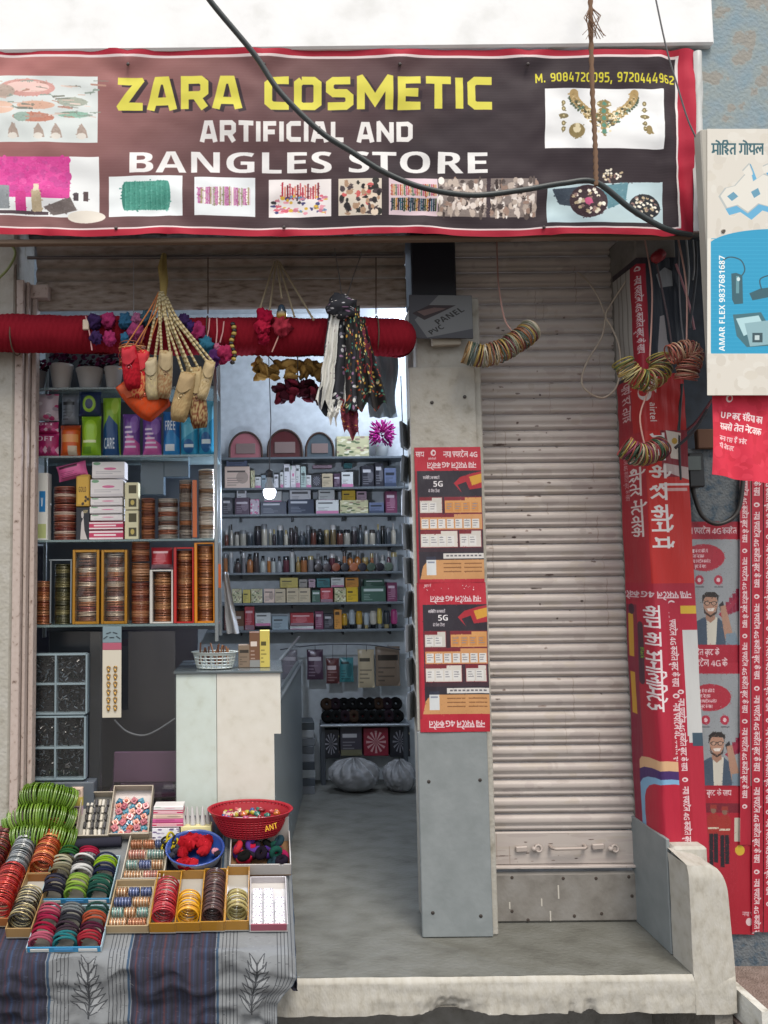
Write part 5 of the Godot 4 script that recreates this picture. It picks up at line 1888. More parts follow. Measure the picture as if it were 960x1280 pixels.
func gold_box(us: Array, v0, v1, z: float, y0: float, label: String):
	var a := at(us[0], v1, z)
	var b := at(us[1], v0, z)
	var o := thing("window_box", label, "bangle box", Vector3((a.x + b.x) / 2, y0, z), "gilt window boxes")
	var mb := Mb.new().tint("b98420")
	var w := 0.012
	mb.cube(Vector3(a.x, y0, z - 0.09), Vector3(a.x + w, b.y, z), 0.002)
	mb.cube(Vector3(b.x - w, y0, z - 0.09), Vector3(b.x, b.y, z), 0.002)
	mb.cube(Vector3(a.x + w, y0, z - 0.09), Vector3(b.x - w, y0 + w, z - 0.001), 0.002)
	mb.cube(Vector3(a.x + w, b.y - w, z - 0.09), Vector3(b.x - w, b.y, z - 0.001), 0.002)
	part("frame", mb, M.foil, o)
	mb = Mb.new().tint("6b3a1c")
	mb.cube(Vector3(a.x + w, y0 + w, z - 0.088), Vector3(b.x - w, b.y - w, z - 0.082))
	part("back", mb, M.satin, o)
	var R := (b.x - a.x) / 2 - w - 0.002
	part("bangle_row", bangle_mesh(Vector3((a.x + b.x) / 2, y0 + w, z - 0.02 - R * 0.8), Vector3.UP, b.y - y0 - 2 * w, R, 0.0036, ["7c4a30", "c9b6a0", "8f3f34", "a5683f", "d9cbb8", "6e3a2a"], 0.05, 3, 18), M.foil, o)
	mb = Mb.new()
	var rows := []
	for j in 15:
		var row := []
		for i in 7:
			row.append(Vector3(lerpf(a.x + w, b.x - w, i / 6.0), lerpf(y0 + w, b.y - w, j / 14.0), z - 0.006 + 0.004 * lump.get_noise_2d(i * 17 + us[0], j * 14)))
		rows.append(row)
	mb.sheet(rows)
	part("film", mb, M.film, o)


func frame_box(us: Array, v0, v1, z: float, y0: float, hex, label: String):
	var a := at(us[0], v1, z)
	var b := at(us[1], v0, z)
	var o := thing("framed_box", label, "bangle box", Vector3((a.x + b.x) / 2, y0, z), "card framed bangle boxes")
	var mb := Mb.new().tint(hex)
	var w := 0.007
	mb.cube(Vector3(a.x, y0, z - 0.08), Vector3(a.x + w * 1.8, b.y, z), 0.002)
	mb.cube(Vector3(b.x - w, y0, z - 0.08), Vector3(b.x, b.y, z), 0.002)
	mb.cube(Vector3(a.x + w * 1.8, y0, z - 0.08), Vector3(b.x - w, y0 + w, z - 0.001), 0.002)
	mb.cube(Vector3(a.x + w * 1.8, b.y - w, z - 0.08), Vector3(b.x - w, b.y, z - 0.001), 0.002)
	part("frame", mb, M.gloss, o)
	var R := (b.x - a.x) / 2 - w * 1.4 - 0.001
	part("bangle_row", bangle_mesh(Vector3((a.x + b.x) / 2 + w * 0.4, y0 + w, z - 0.012 - R), Vector3.UP, b.y - y0 - 2.4 * w, R, 0.0034, ["a5683f", "8d5233", "c08a5c", "96603c"], 0.04, 4, 18), M.foil, o)


# ---------------------------------------------------------------- shop interior
func bottle(p: Vector3, R: float, h: float, body, cap, kind: int) -> Mb:
	var mb := Mb.new()
	var cb := Color(body).srgb_to_linear()
	var cc := Color(cap).srgb_to_linear()
	var pr: Array
	var cl: Array
	match kind:
		0:   # flask with a narrow cap
			pr = [Vector2(0, 0), Vector2(R, 0), Vector2(R, h * 0.6), Vector2(R * 0.45, h * 0.7), Vector2(R * 0.45, h * 0.72), Vector2(R * 0.5, h * 0.72), Vector2(R * 0.5, h), Vector2(0, h)]
			cl = [cb, cb, cb, cb, cb, cc, cc, cc]
		1:   # straight can with a wide cap
			pr = [Vector2(0, 0), Vector2(R, 0), Vector2(R, h * 0.74), Vector2(R * 0.96, h * 0.75), Vector2(R * 0.96, h * 0.76), Vector2(R * 0.94, h * 0.98), Vector2(R * 0.8, h), Vector2(0, h)]
			cl = [cb, cb, cb, cb, cc, cc, cc, cc]
		_:   # tube standing on its cap
			pr = [Vector2(0, 0), Vector2(R * 0.7, 0), Vector2(R * 0.7, h * 0.22), Vector2(R * 0.75, h * 0.23), Vector2(R, h * 0.3), Vector2(R, h * 0.8), Vector2(R * 0.7, h), Vector2(0, h)]
			cl = [cc, cc, cc, cb, cb, cb, cb, cb]
	mb.lathe(Transform3D(Basis(), p), pr, 10, cl)
	return mb


func back_room():
	var zb := -2.62
	var z := -2.42
	var shelf := thing("wall_shelf_unit", "row of dark glass shelves along the pale blue back wall", "shelves", Vector3(0.3, 1.0, zb))
	var vs := [571, 609, 642, 681, 715, 753, 787]
	var ys := []
	for v in vs:
		ys.append(at(390, v, z).y)
		var mb := Mb.new().tint("6c757b")
		mb.cube(Vector3(at(258, v, z).x, ys[-1] - 0.016, zb), Vector3(at(512, v, z).x, ys[-1] - 0.001, z + 0.01), 0.001)
		var sb := part("shelf_board", mb, M.satin, shelf)
		for u in [300, 365, 430, 490]:
			mb = Mb.new().tint("3c4248")
			mb.cube(Vector3(at(u, v, z).x, ys[-1] - 0.045, zb), Vector3(at(u + 2, v, z).x, ys[-1] - 0.016, zb + 0.1), 0.001)
			part("bracket", mb, M.satin, sb)
	var nth := ["top", "second", "third", "fourth", "fifth", "sixth", "lowest"]
	# top shelf: three vanity bags, a floral box and a pink flower in a white pot
	var bags := [[285, 329, 540, "d8868e", "dusky pink domed vanity bag with brown piping"], [333, 379, 537, "6b2a30", "maroon domed vanity bag"], [381, 418, 541, "64757c", "clear grey domed vanity bag"]]
	for q in bags:
		var a := at(q[0], 571, z)
		var b := at(q[1], q[2], z)
		var w := (b.x - a.x) / 2
		var h: float = b.y - ys[0]
		var o := thing("vanity_bag", q[4] + " on the top back shelf", "bag", Vector3((a.x + b.x) / 2, ys[0], z - 0.05))
		var pts := PackedVector2Array()
		for i in 17:
			var t := PI * i / 16
			pts.append(Vector2(w * 0.92 * cos(t), h * (0.25 + 0.75 * sin(t))) if i > 0 and i < 16 else Vector2(w * 0.92 * signf(cos(t)), 0.0))
		var mb := Mb.new().tint(Color(q[3]).darkened(0.15).to_html())
		mb.prism(Transform3D(Basis(), Vector3((a.x + b.x) / 2, ys[0], z)), pts, 0.12)
		var vb := part("body", mb, M.gloss, o)
		mb = Mb.new().tint("4a3228")
		var rim := []
		for p in pts:
			rim.append(Vector3((a.x + b.x) / 2 + p.x, ys[0] + p.y, z + 0.002))
		mb.tube(rim, 0.008, 6)
		part("piping", mb, M.satin, vb)
		mb = Mb.new().tint("8f7a74")
		mb.box(Transform3D(Basis(), Vector3((a.x + b.x) / 2, ys[0] + h * 0.35, z + 0.004)), Vector3(w * 1.1, h * 0.4, 0.004), 0.001)
		part("pocket", mb, M.satin, vb)
	pbox("floral_box", "beige floral box beside the magenta flower", "box", 421, 545, 461, 571, z, 0.12, 29, "", ys[0])
	var fl := thing("artificial_flower", "magenta artificial flower ball in a white pot on the top back shelf", "plant", Vector3(at(478, 571, z).x, ys[0], z - 0.04))
	var c := at(477, 543, z - 0.04)
	var mb := Mb.new().tint("c9cfd0")
	mb.lathe(Transform3D(Basis(), Vector3(c.x, ys[0], c.z)), [Vector2(0, 0.001), Vector2(0.035, 0.001), Vector2(0.05, 0.07), Vector2(0.045, 0.07), Vector2(0, 0.06)], 12)
	part("pot", mb, M.satin, fl)
	mb = Mb.new()
	for i in 260:
		mb.tint(pick(["b02a84", "c94a9c", "8d2070", "d468ae"]))
		var d := Vector3(rr(-1, 1), rr(-0.8, 1), rr(-1, 1)).normalized()
		mb.blob(Transform3D(Basis(Vector3.UP.cross(d).normalized() if absf(d.y) < 0.98 else Vector3.RIGHT, d.angle_to(Vector3.UP)), c + d * rr(0.04, 0.1)), Vector3(0.006, 0.02, 0.006), 0, null, 5, 4)
	stuff(part("petal_ball", mb, M.cloth, fl))
	# lower shelves: rows of cartons, bottles and tubes
	var spec := [
		[1, [[281, 312, 583, 19], [313, 318, 588, 45], [319, 326, 596, 17], [327, 335, 594, 31], [343, 348, 593, 40], [350, 354, 590, 17], [355, 362, 580, 40], [363, 369, 582, 13], [370, 375, 581, 17], [376, 382, 583, 42], [383, 389, 594, 17], [390, 402, 593, 28], [403, 416, 592, 20], [417, 425, 592, 30], [427, 441, 590, 17], [452, 467, 582, 18], [469, 479, 578, 18], [481, 495, 585, 37]]],
		[2, [[278, 291, 622, 18], [294, 312, 622, 30], [313, 324, 624, 1], [326, 358, 627, 19], [360, 392, 624, 19], [395, 423, 625, 26], [425, 460, 625, 29], [462, 480, 628, 37], [482, 496, 614, 39]]],
		[5, [[290, 302, 736, 30], [304, 313, 737, 38], [314, 328, 736, 19], [330, 343, 736, 37], [344, 357, 736, 20], [358, 373, 735, 20], [374, 388, 735, 20], [390, 400, 738, 34], [401, 416, 735, 21], [418, 432, 735, 29], [433, 447, 734, 22], [452, 482, 733, 34], [484, 496, 728, 39]]],
		[5, [[350, 372, 722, 30], [374, 384, 724, 35], [386, 394, 724, 46], [396, 412, 723, 24], [414, 430, 722, 17], [432, 448, 722, 44], [455, 480, 724, 34]]],
		[2, [[296, 308, 611, 40], [330, 352, 614, 45], [362, 388, 612, 30], [398, 418, 612, 17], [428, 444, 613, 22], [446, 458, 614, 46]]],
		[1, [[283, 309, 572, 37], [391, 415, 581, 46], [430, 440, 579, 24]]],
		[6, [[280, 291, 760, 32], [293, 305, 764, 25], [306, 318, 758, 21], [319, 338, 766, 17], [394, 404, 764, 39], [405, 417, 767, 18], [418, 427, 762, 44], [340, 360, 770, 31], [363, 392, 766, 21], [363, 392, 782, 17]]],
	]
	var word := ["white", "dark", "grey"]
	for s in spec:
		var up: bool = s == spec[3] or s == spec[4] or s == spec[5]
		for q in s[1]:
			var y: float = ys[s[0]]
			if q[3] in [19, 30, 37, 45, 26] and rng.randf() < 0.5:
				q[3] = pick([17, 20, 36, 40, 29, 38, 42])
			var v1: float = vs[s[0]]
			if up:
				var lift: float = [18.0, 14.0, 14.0][0 if s == spec[3] else 1]
				v1 = vs[s[0]] - lift - 1.0
				y += at(400, vs[s[0]] - lift, z).y - at(400, vs[s[0]], z).y + 0.002
				if s == spec[5]:
					y += 0.06
					v1 -= 11.0
			if q[2] == 766:
				y += 0.026
				v1 = 782
			if q[2] == 782:
				q[2] = 782.5
			var lum: float = [0.5, 0.75][0] if q[3] in [17, 40, 13] else 0.2
			var tone: String = {17: "white", 40: "pale", 13: "white and pink", 42: "pale green", 19: "navy", 18: "black", 28: "black patterned", 20: "beige", 21: "red", 22: "yellow", 29: "floral beige", 30: "plum", 31: "grey blue", 34: "dark green", 35: "grey", 37: "slate blue", 38: "straw", 39: "wine", 36: "peach", 44: "ochre", 45: "steel blue", 46: "mauve", 24: "teal", 26: "grey", 1: "pink grey"}.get(q[3], "dark")
			pbox("cosmetic_carton", "%s cosmetic carton%s on the %s back shelf" % [tone, " in the upper layer" if up else "", nth[s[0]]], "carton", q[0], q[2], q[1], v1, z - 0.02 - (0.03 if up else 0.0), 0.07, q[3], "cartons on the back shelves", y, rr(-0.06, 0.06))
	for s in [[3, 280, 497, 0], [4, 279, 497, 1], [6, 428, 497, 2]]:
		var u: float = s[1]
		while u < s[2] - 5:
			var w := rr(4.2, 9.0) if s[3] < 2 else rr(6, 10)
			var h := rr(17, 27) if s[3] < 2 else rr(18, 25)
			var body: String = pick([["2b2a30", "3a2f33", "15161a", "b9b4a6", "6d3f34", "c9c2b0", "93907f", "42484f", "7a6a4a"], ["c9cdc6", "b5764a", "c07a3a", "8d8a8c", "6f3a44", "2e2c33", "a9aeb0", "574a48", "a8894e"], ["c9c9cc", "bf4a86", "d9c25a", "3a4048", "cfa53a", "b9c4c8", "d5cfc0"]][s[3]])
			var cap: String = pick(["1c1c20", "c7b57c", "d5d3cf", "8d8f92", "39322f"])
			var kind: int = [rng.randi() % 2, rng.randi() % 2, 2][s[3]]
			var p := at(u + w / 2, vs[s[0]], z)
			var R := w / 180.0 / 2.0
			var tone := {"2b2a30": "black", "15161a": "black", "3a2f33": "dark brown", "b9b4a6": "cream", "6d3f34": "rust", "c9c2b0": "cream", "93907f": "khaki", "42484f": "slate", "7a6a4a": "olive", "c9cdc6": "white", "b5764a": "amber", "c07a3a": "amber", "8d8a8c": "grey", "6f3a44": "wine", "2e2c33": "black", "a9aeb0": "silver grey", "574a48": "brown", "a8894e": "gold", "c9c9cc": "white", "bf4a86": "pink", "d9c25a": "yellow", "3a4048": "slate", "cfa53a": "ochre", "b9c4c8": "pale blue", "d5cfc0": "cream"}
			single("cosmetic_bottle" if kind < 2 else "cream_tube", bottle(Vector3(p.x, ys[s[0]], z - 0.03 - R), R, h / 180.0, body, cap, kind), M.gloss, "%s cosmetic %s among others on the %s back shelf" % [tone[body], "bottle" if kind < 2 else "tube", nth[s[0]]], "bottle" if kind < 2 else "tube", "bottles and tubes on the back shelves")
			u += w + rr(0.2, 1.6)
	for i in 9:   # second row of compacts on the fifth shelf
		var p := at(398 + i * 11, 702, z)
		mb = Mb.new().tint(["2b2528", "3a3035", "8d4a34", "2f2f35", "b06a48", "34303a", "4a5a4c", "2b2a30", "5d6a5c"][i])
		mb.lathe(Transform3D(Basis(Vector3.RIGHT, PI / 2), Vector3(p.x, ys[4] + 0.031, z - 0.02)), [Vector2(0, 0), Vector2(0.03, 0), Vector2(0.03, 0.012), Vector2(0.026, 0.015), Vector2(0, 0.015)], 14)
		single("powder_compact", mb, M.gloss, "%s round powder compact standing on the fifth back shelf" % ["black", "plum", "rust", "charcoal", "copper", "violet grey", "moss", "jet black", "sage"][i], "compact", "compacts on the fifth shelf")
	# hung below the shelves: pouches, a cloth, beaded packs on a line
	mb = Mb.new().tint("3a3f45")
	mb.tube(bez([at(350, 812, z), at(400, 806, z), at(460, 806, z), at(500, 812, z)], 5), 0.004)
	single("hanging_line", mb, M.satin, "dark line strung along the back wall below the shelves", "line")
	for q in [[384, 404, 812, 850, 30, "clear pack of dark beads hung below the back shelves"], [408, 424, 823, 855, 32, "rust striped pouch hung below the back shelves"], [425, 442, 822, 853, 24, "teal pouch hung next to the rust striped one"], [448, 468, 812, 860, 20, "pale beige patterned cloth hung next to the teal pouch"], [470, 500, 808, 858, 43, "wide beige patterned cloth hung at the pillar side"]]:
		pbox("hung_pouch", q[5], "pouch", q[0], q[2], q[1], q[3], z - 0.05, 0.03, q[4], "", -1.0, 0.0, 1.0)
	for q in [[394, 806, 812], [416, 806, 823], [433, 806, 822], [458, 806, 812], [485, 806, 808]]:
		mb = Mb.new().tint("6a6a6c")
		mb.tube([at(q[0], q[1], z - 0.03), at(q[0], q[2] + 2, z - 0.06)], 0.002, 4)
		single("hanging_hook", mb, M.metal, "small wire hook on the line below the back shelves", "hook", "hooks on the back line")
	# glass case with rows of dark hair buns, printed cartons and sacks
	var zc := -2.44
	var yc := at(450, 905, zc).y
	var cs := thing("glass_case", "low glass counter case at the back holding dark hair buns", "display case", Vector3(at(450, 905, zc).x, 0, zc))
	mb = Mb.new().tint("6d747a")
	mb.cube(Vector3(at(402, 905, zc).x, yc - 0.02, zc - 0.17), Vector3(at(512, 905, zc).x, yc, zc), 0.002)
	part("case_floor", mb, M.satin, cs)
	mb = Mb.new().tint("9aa0a4")
	mb.cube(Vector3(at(400, 905, zc).x, yc - 0.016, zc), Vector3(at(512, 905, zc).x, yc - 0.004, zc + 0.008), 0.001)
	part("steel_edge", mb, M.metal, cs)
	for u in [404, 508]:
		mb = Mb.new().tint("50565c")
		mb.cube(Vector3(at(u, 905, zc).x - 0.015, 0, zc - 0.16), Vector3(at(u, 905, zc).x + 0.015, yc - 0.021, zc - 0.05), 0.002)
		part("leg", mb, M.satin, cs)
	for j in 2:
		for i in 9:
			var p := at(410 + i * 11, 897, zc)
			mb = Mb.new().tint(pick(["1c181a", "2a2022", "17171a", "3a2c22"]))
			mb.ring(Transform3D(Basis(Vector3.RIGHT, 1.2), Vector3(p.x, yc + 0.045 + j * 0.075, zc - 0.035 - j * 0.055)), 0.026, 0.02, 14, 7)
			single("hair_bun", mb, M.cloth, "dark ring hair bun in the %s row on the low glass case" % ["front", "raised rear"][j], "hair bun", "hair buns on the low glass case")
	mb = Mb.new().tint("8a2a30")
	mb.cube(Vector3(at(408, 905, zc).x, yc + 0.0, zc - 0.13), Vector3(at(500, 905, zc).x, yc + 0.05, zc - 0.07), 0.002)
	single("bun_riser", mb, M.satin, "dark red riser carrying the rear row of hair buns", "riser")
	for q in [[404, 424, 912, 948, 28, "black leaf print carton beside the dark gap under the glass case"], [426, 452, 908, 945, 41, "charcoal carton under the low glass case"], [455, 485, 910, 945, 27, "red carton with a pale flower print"], [488, 512, 908, 946, 28, "black leaf print carton beside the pillar"]]:
		pbox("print_carton", q[5], "carton", q[0], q[2], q[1], q[3], zc - 0.06, 0.1, q[4])
	var ns := FastNoiseLite.new()
	ns.seed = 9
	ns.frequency = 0.06
	var kk := 0
	for q in [[410, 474, 948, 984], [478, 518, 950, 984]]:
		var a := at(q[0], q[3], -2.38)
		var b := at(q[1], q[2], -2.38)
		mb = Mb.new().tint("939495")
		var rows := []
		for j in 41:
			var t := PI * j / 40 - PI / 2
			var row := []
			for i in 65:
				var an := TAU * (i % 64) / 64
				var d := Vector3(cos(t) * sin(an), sin(t), cos(t) * cos(an))
				var f := 1.0 + 0.2 * ns.get_noise_3dv(d * Vector3(16, 7, 16) + Vector3(kk * 40, 0, 0)) + 0.13 * sin(an * 11.0 + d.y * 3.0 + kk) * maxf(0.0, d.y + 0.3) - 0.06 * absf(ns.get_noise_3dv(d * 40.0))
				var p := Vector3((a.x + b.x) / 2, 0, -2.33) + d * f * Vector3((b.x - a.x) / 2, 0, 0.1) + Vector3(0, (d.y * 0.5 * f + 0.5) * (b.y), 0)
				p.y = maxf(p.y, 0.001)
				row.append(p)
			rows.append(row)
		mb.sheet(rows)
		single("plastic_sack", mb, M.satin, ["large crumpled white plastic sack on the floor under the red flower carton", "smaller crumpled white plastic sack on the floor at the pillar side"][kk], "sack", "sacks on the shop floor")
		kk += 1
	# slim boxes piled on the floor beside the counter
	for i in 9:
		var y := i * 0.052
		mb = Mb.new().tint(["7d8288", "4f565e", "959a9c", "3f464e", "888d92", "5b6066", "70757a", "a0a4a6", "42474d"][i])
		var p := at(384, 980, -2.36)
		mb.box(Transform3D(Basis(Vector3.UP, rr(-0.08, 0.08)), Vector3(p.x, y + 0.026, -2.36)), Vector3(0.095, 0.05, 0.16), 0.002)
		single("slim_box", mb, M.satin, "slim grey box, %s from the floor in the pile beside the counter" % ORD[i], "box", "pile of slim boxes")
	# lights of the shop
	var lamp := thing("led_bulb", "lit white LED bulb hanging on a cord inside the shop", "light bulb", at(337, 625, -0.75))
	c = at(337, 615, -0.75)
	mb = Mb.new()
	mb.lathe(Transform3D(Basis(), c), [Vector2(0, -0.034), Vector2(0.018, -0.03), Vector2(0.028, -0.016), Vector2(0.031, 0.0), Vector2(0.029, 0.012), Vector2(0.027, 0.013)], 18)
	var em := mat("f4f8ff", 0.5)
	em.emission_enabled = true
	em.emission = Color("dfeaff")
	em.emission_energy_multiplier = 3.0
	part("bulb_globe", mb, em, lamp)
	mb = Mb.new().tint("b9bcc0")
	mb.lathe(Transform3D(Basis(), c), [Vector2(0.027, 0.0135), Vector2(0.02, 0.04), Vector2(0.014, 0.05), Vector2(0.014, 0.075), Vector2(0, 0.076)], 14)
	var bbd := part("bulb_body", mb, M.satin, lamp)
	mb = Mb.new().tint("3a3a3e")
	mb.lathe(Transform3D(Basis(), c), [Vector2(0.0, 0.07), Vector2(0.018, 0.07), Vector2(0.018, 0.1), Vector2(0.004, 0.11), Vector2(0.0, 0.11)], 12)
	part("holder", mb, M.satin, bbd)
	mb = Mb.new().tint("55555a")
	mb.tube([c + Vector3(0, 0.1, 0), Vector3(c.x + 0.01, 2.2, c.z), Vector3(c.x - 0.01, 3.1, c.z)], 0.0025, 5)
	part("cord", mb, M.satin, lamp)
	var om := OmniLight3D.new()
	om.light_color = Color("dfeaff")
	om.light_energy = 0.4
	om.light_size = 0.03
	om.omni_range = 8.0
	om.omni_attenuation = 2.0
	om.shadow_enabled = true
	lamp.add_child(om)
	om.position = c - lamp.position + Vector3(0, -0.05, 0.0)
	var tl := thing("tube_light", "lit tube light under the shop ceiling behind the raised shutter", "tube light", at(470, 402, -1.95))
	var t0 := at(425, 402, -1.95)
	var t1 := at(600, 399, -1.95)
	mb = Mb.new()
	mb.tube([t0, t1], 0.014, 10)
	part("tube", mb, em, tl)
	mb = Mb.new().tint("c9cdd0")
	mb.cube(t0 + Vector3(-0.03, 0.02, -0.03), t1 + Vector3(0.03, 0.07, 0.03), 0.003)
	part("batten", mb, M.satin, tl)
	var al := OmniLight3D.new()
	al.light_color = Color("e2ecff")
	al.light_energy = 0.75
	al.light_size = 0.3
	al.omni_range = 9.0
	al.omni_attenuation = 2.0
	al.shadow_enabled = true
	tl.add_child(al)
	al.position = (t0 + t1) / 2 - tl.position + Vector3(0, -0.06, 0.02)


func counter_area():
	var z := -0.52
	var o := thing("shop_counter", "white laminate shop counter with glass top and a stepped edge", "counter", Vector3(-0.15, 0, -0.7))
	var yt := at(285, 842, z).y
	var xa := at(220, 900, z).x
	var xm := at(271, 900, z).x
	var xb := at(351, 900, z).x
	var xc := at(343, 950, z).x
	var ym := at(340, 917, z).y
	var mb := Mb.new().tint("c3d0cb")
	mb.cube(Vector3(xa, 0.002, z - 0.03), Vector3(xm - 0.001, yt, z), 0.002)
	part("front_panel", mb, M.laminate_green, o)
	mb = Mb.new()
	mb.prism(Transform3D(Basis(), Vector3(0, 0, z + 0.001)), PackedVector2Array([Vector2(xm + 0.001, 0.002), Vector2(xm + 0.001, yt), Vector2(xb, yt), Vector2(xb, ym), Vector2(xc, ym), Vector2(xc, 0.002)]), 0.03)
	part("front_panel", mb, M.laminate, o)
	mb = Mb.new().tint("5a6468")
	mb.cube(Vector3(xa - 0.01, yt + 0.001, z - 0.4), Vector3(xb + 0.01, yt + 0.012, z + 0.012), 0.002)
	part("glass_top", mb, M.gloss, o)
	# long side running back into the shop
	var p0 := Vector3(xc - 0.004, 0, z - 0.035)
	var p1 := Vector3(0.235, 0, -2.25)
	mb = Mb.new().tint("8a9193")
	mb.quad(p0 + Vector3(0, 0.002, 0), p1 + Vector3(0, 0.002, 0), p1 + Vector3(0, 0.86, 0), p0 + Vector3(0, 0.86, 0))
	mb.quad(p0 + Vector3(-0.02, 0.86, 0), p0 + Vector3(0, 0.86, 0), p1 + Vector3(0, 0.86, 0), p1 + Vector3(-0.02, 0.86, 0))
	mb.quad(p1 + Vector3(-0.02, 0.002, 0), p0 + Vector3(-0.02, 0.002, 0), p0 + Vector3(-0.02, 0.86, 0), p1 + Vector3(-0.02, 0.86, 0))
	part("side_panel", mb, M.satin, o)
	mb = Mb.new()
	mb.quad(p0 + Vector3(-0.01, 0.861, 0), p1 + Vector3(-0.01, 0.861, 0), p1 + Vector3(-0.01, yt, 0), p0 + Vector3(-0.01, yt, 0))
	part("side_glass", mb, M.clear, o)
	mb = Mb.new().tint("9ca2a4")
	mb.tube([p0 + Vector3(0.004, 0.865, 0), p1 + Vector3(0.004, 0.865, 0)], 0.009, 6)
	mb.tube([p0 + Vector3(-0.01, yt, 0), p1 + Vector3(-0.01, yt, 0)], 0.009, 6)
	part("edge_trim", mb, M.metal, o)
	# basket of hair sticks on the counter
	var b := thing("white_basket", "small white plastic basket of brown sticks on the counter", "basket", at(268, 839, z - 0.06))
	var a0 := at(243, 839, z - 0.06)
	var a1 := at(293, 839, z - 0.06)
	basket(b, Vector3((a0.x + a1.x) / 2, yt + 0.013, z - 0.09), (a1.x - a0.x) / 2 * 0.86, (a1.x - a0.x) / 2 * 1.08, 0.075, 0.6, "c5cdc8", 22, 5)
	for i in 16:
		var p := Vector3(lerpf(a0.x, a1.x, rr(0.12, 0.88)), yt + 0.03, z - 0.09 + rr(-0.03, 0.03))
		mb = Mb.new().tint(pick(["7a4a30", "9b6a45", "5d3a2c", "a8785a"]))
		mb.tube([p, p + Vector3(rr(-0.03, 0.03), rr(0.06, 0.1), rr(-0.02, 0.02))], 0.004, 5)
		single("hair_stick", mb, M.satin, "brown wooden hair stick standing in the white basket", "hair stick", "sticks in the white basket")
	var k := 0
	for q in [[298, 312, 806, 838, 43], [312, 325, 790, 838, 25], [325, 337, 788, 838, 38]]:
		pbox("slim_carton", ["short brown carton on the counter next to the white basket", "tall brown carton between the short brown and the straw one", "straw yellow upright carton on the counter edge"][k], "carton", q[0], q[2], q[1], q[3], z - 0.1, 0.04, q[4], "", yt + 0.0125)
		k += 1
	# white plastic bag hanging behind the basket
	mb = Mb.new().tint("a3a6aa")
	var rows := []
	for j in 13:
		var row := []
		for i in 9:
			var f := j / 12.0
			var p := at(lerpf(279 + 4 * (1 - f), lerpf(299, 285, f), i / 8.0), lerpf(792, 715, f), z - 0.2)
			p.z += 0.02 * sin(i * 1.3 + j * 0.4) * (1 - f * 0.5)
			row.append(p)
		rows.append(row)
	mb.sheet(rows)
	single("hanging_bag", mb, M.satin, "pale plastic bag hanging behind the counter basket", "plastic bag")
	mb = Mb.new().tint("c9652c")
	mb.cube(at(266, 735, z - 0.03), at(276, 705, z - 0.02), 0.001)
	single("orange_tag", mb, M.satin, "orange card tag clipped to the rack post", "tag")
	# dark panel added for the dim inside behind the lower glass of the rack
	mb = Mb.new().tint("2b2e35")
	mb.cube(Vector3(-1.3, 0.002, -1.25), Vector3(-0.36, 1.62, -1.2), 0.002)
	single("dark_back_panel", mb, M.gloss, "dark glossy panel added for the shaded space behind the earring card", "cabinet")
	mb = Mb.new().tint("393e46")
	mb.cube(Vector3(-1.0, 0.002, -0.72), Vector3(-0.76, at(100, 783, -0.7).y - 0.02, -0.68), 0.002)
	single("slate_panel", mb, M.gloss, "slate grey panel behind the clear organisers", "panel")
	mb = Mb.new()
	mb.cube(Vector3(at(112, 900, -0.5).x, 0.3, -0.505), Vector3(at(219, 900, -0.5).x, at(150, 784, -0.5).y - 0.02, -0.5))
	single("glass_screen", mb, M.clear, "clear glass pane under the rack beside the white counter", "glass pane")
	# purple plastic chair behind the counter
	var ch := thing("plastic_chair", "purple plastic chair behind the glass beside the counter", "chair", Vector3(-0.6, 0, -0.85))
	var cx := at(182, 960, -0.8).x
	var yb := at(182, 945, -0.8).y
	mb = Mb.new().tint("6b4a66")
	mb.box(Transform3D(Basis(Vector3.RIGHT, -0.12), Vector3(cx, yb - 0.05, -0.8)), Vector3(0.3, 0.14, 0.02), 0.01)
	part("top_rail", mb, M.satin, ch)
	mb = Mb.new().tint("5c3f58")
	mb.box(Transform3D(Basis(), Vector3(cx, 0.42, -1.0)), Vector3(0.38, 0.03, 0.34), 0.01)
	part("seat", mb, M.satin, ch)
	for sx in [-1, 1]:
		mb = Mb.new().tint("6b4a66")
		mb.tube([Vector3(cx + sx * 0.135, yb - 0.06, -0.81), Vector3(cx + sx * 0.15, 0.42, -0.86), Vector3(cx + sx * 0.18, 0.002, -0.8)], 0.02, 7)
		part("leg", mb, M.satin, ch)
		mb = Mb.new().tint("6b4a66")
		mb.tube([Vector3(cx + sx * 0.16, 0.42, -1.14), Vector3(cx + sx * 0.18, 0.002, -1.17)], 0.02, 7)
		part("leg", mb, M.satin, ch)
	mb = Mb.new().tint("6a6f75")
	mb.tube(bez([at(143, 900, -0.55), at(160, 915, -0.55), at(185, 918, -0.55), at(219, 898, -0.55)], 6), 0.004, 5)
	single("white_lead", mb, M.satin, "thin pale wire looping behind the glass to the counter", "wire")
	# two clear organisers of black clips
	k = 0
	for q in [[30, 818, 108, 893], [31, 896, 106, 975]]:
		var zz := -0.47
		var a := at(q[0], q[3], zz)
		var c := at(q[2], q[1], zz)
		var og := thing("clip_organiser", ["clear four-cell organiser of black hair clips, upper of two", "clear four-cell organiser of black hair clips, lower of two"][k], "organiser", Vector3((a.x + c.x) / 2, a.y, zz), "clear organisers")
		mb = Mb.new().tint("1d2026")
		mb.cube(Vector3(a.x, a.y, zz - 0.05), Vector3(c.x, c.y, zz - 0.045))
		part("back", mb, M.satin, og)
		mb = Mb.new().tint("8fa3ad")
		var xm2 := (a.x + c.x) / 2
		var ym2 := (a.y + c.y) / 2
		for x in [a.x, xm2, c.x]:
			mb.cube(Vector3(x - 0.004, a.y, zz - 0.044), Vector3(x + 0.004, c.y, zz - 0.002), 0.001)
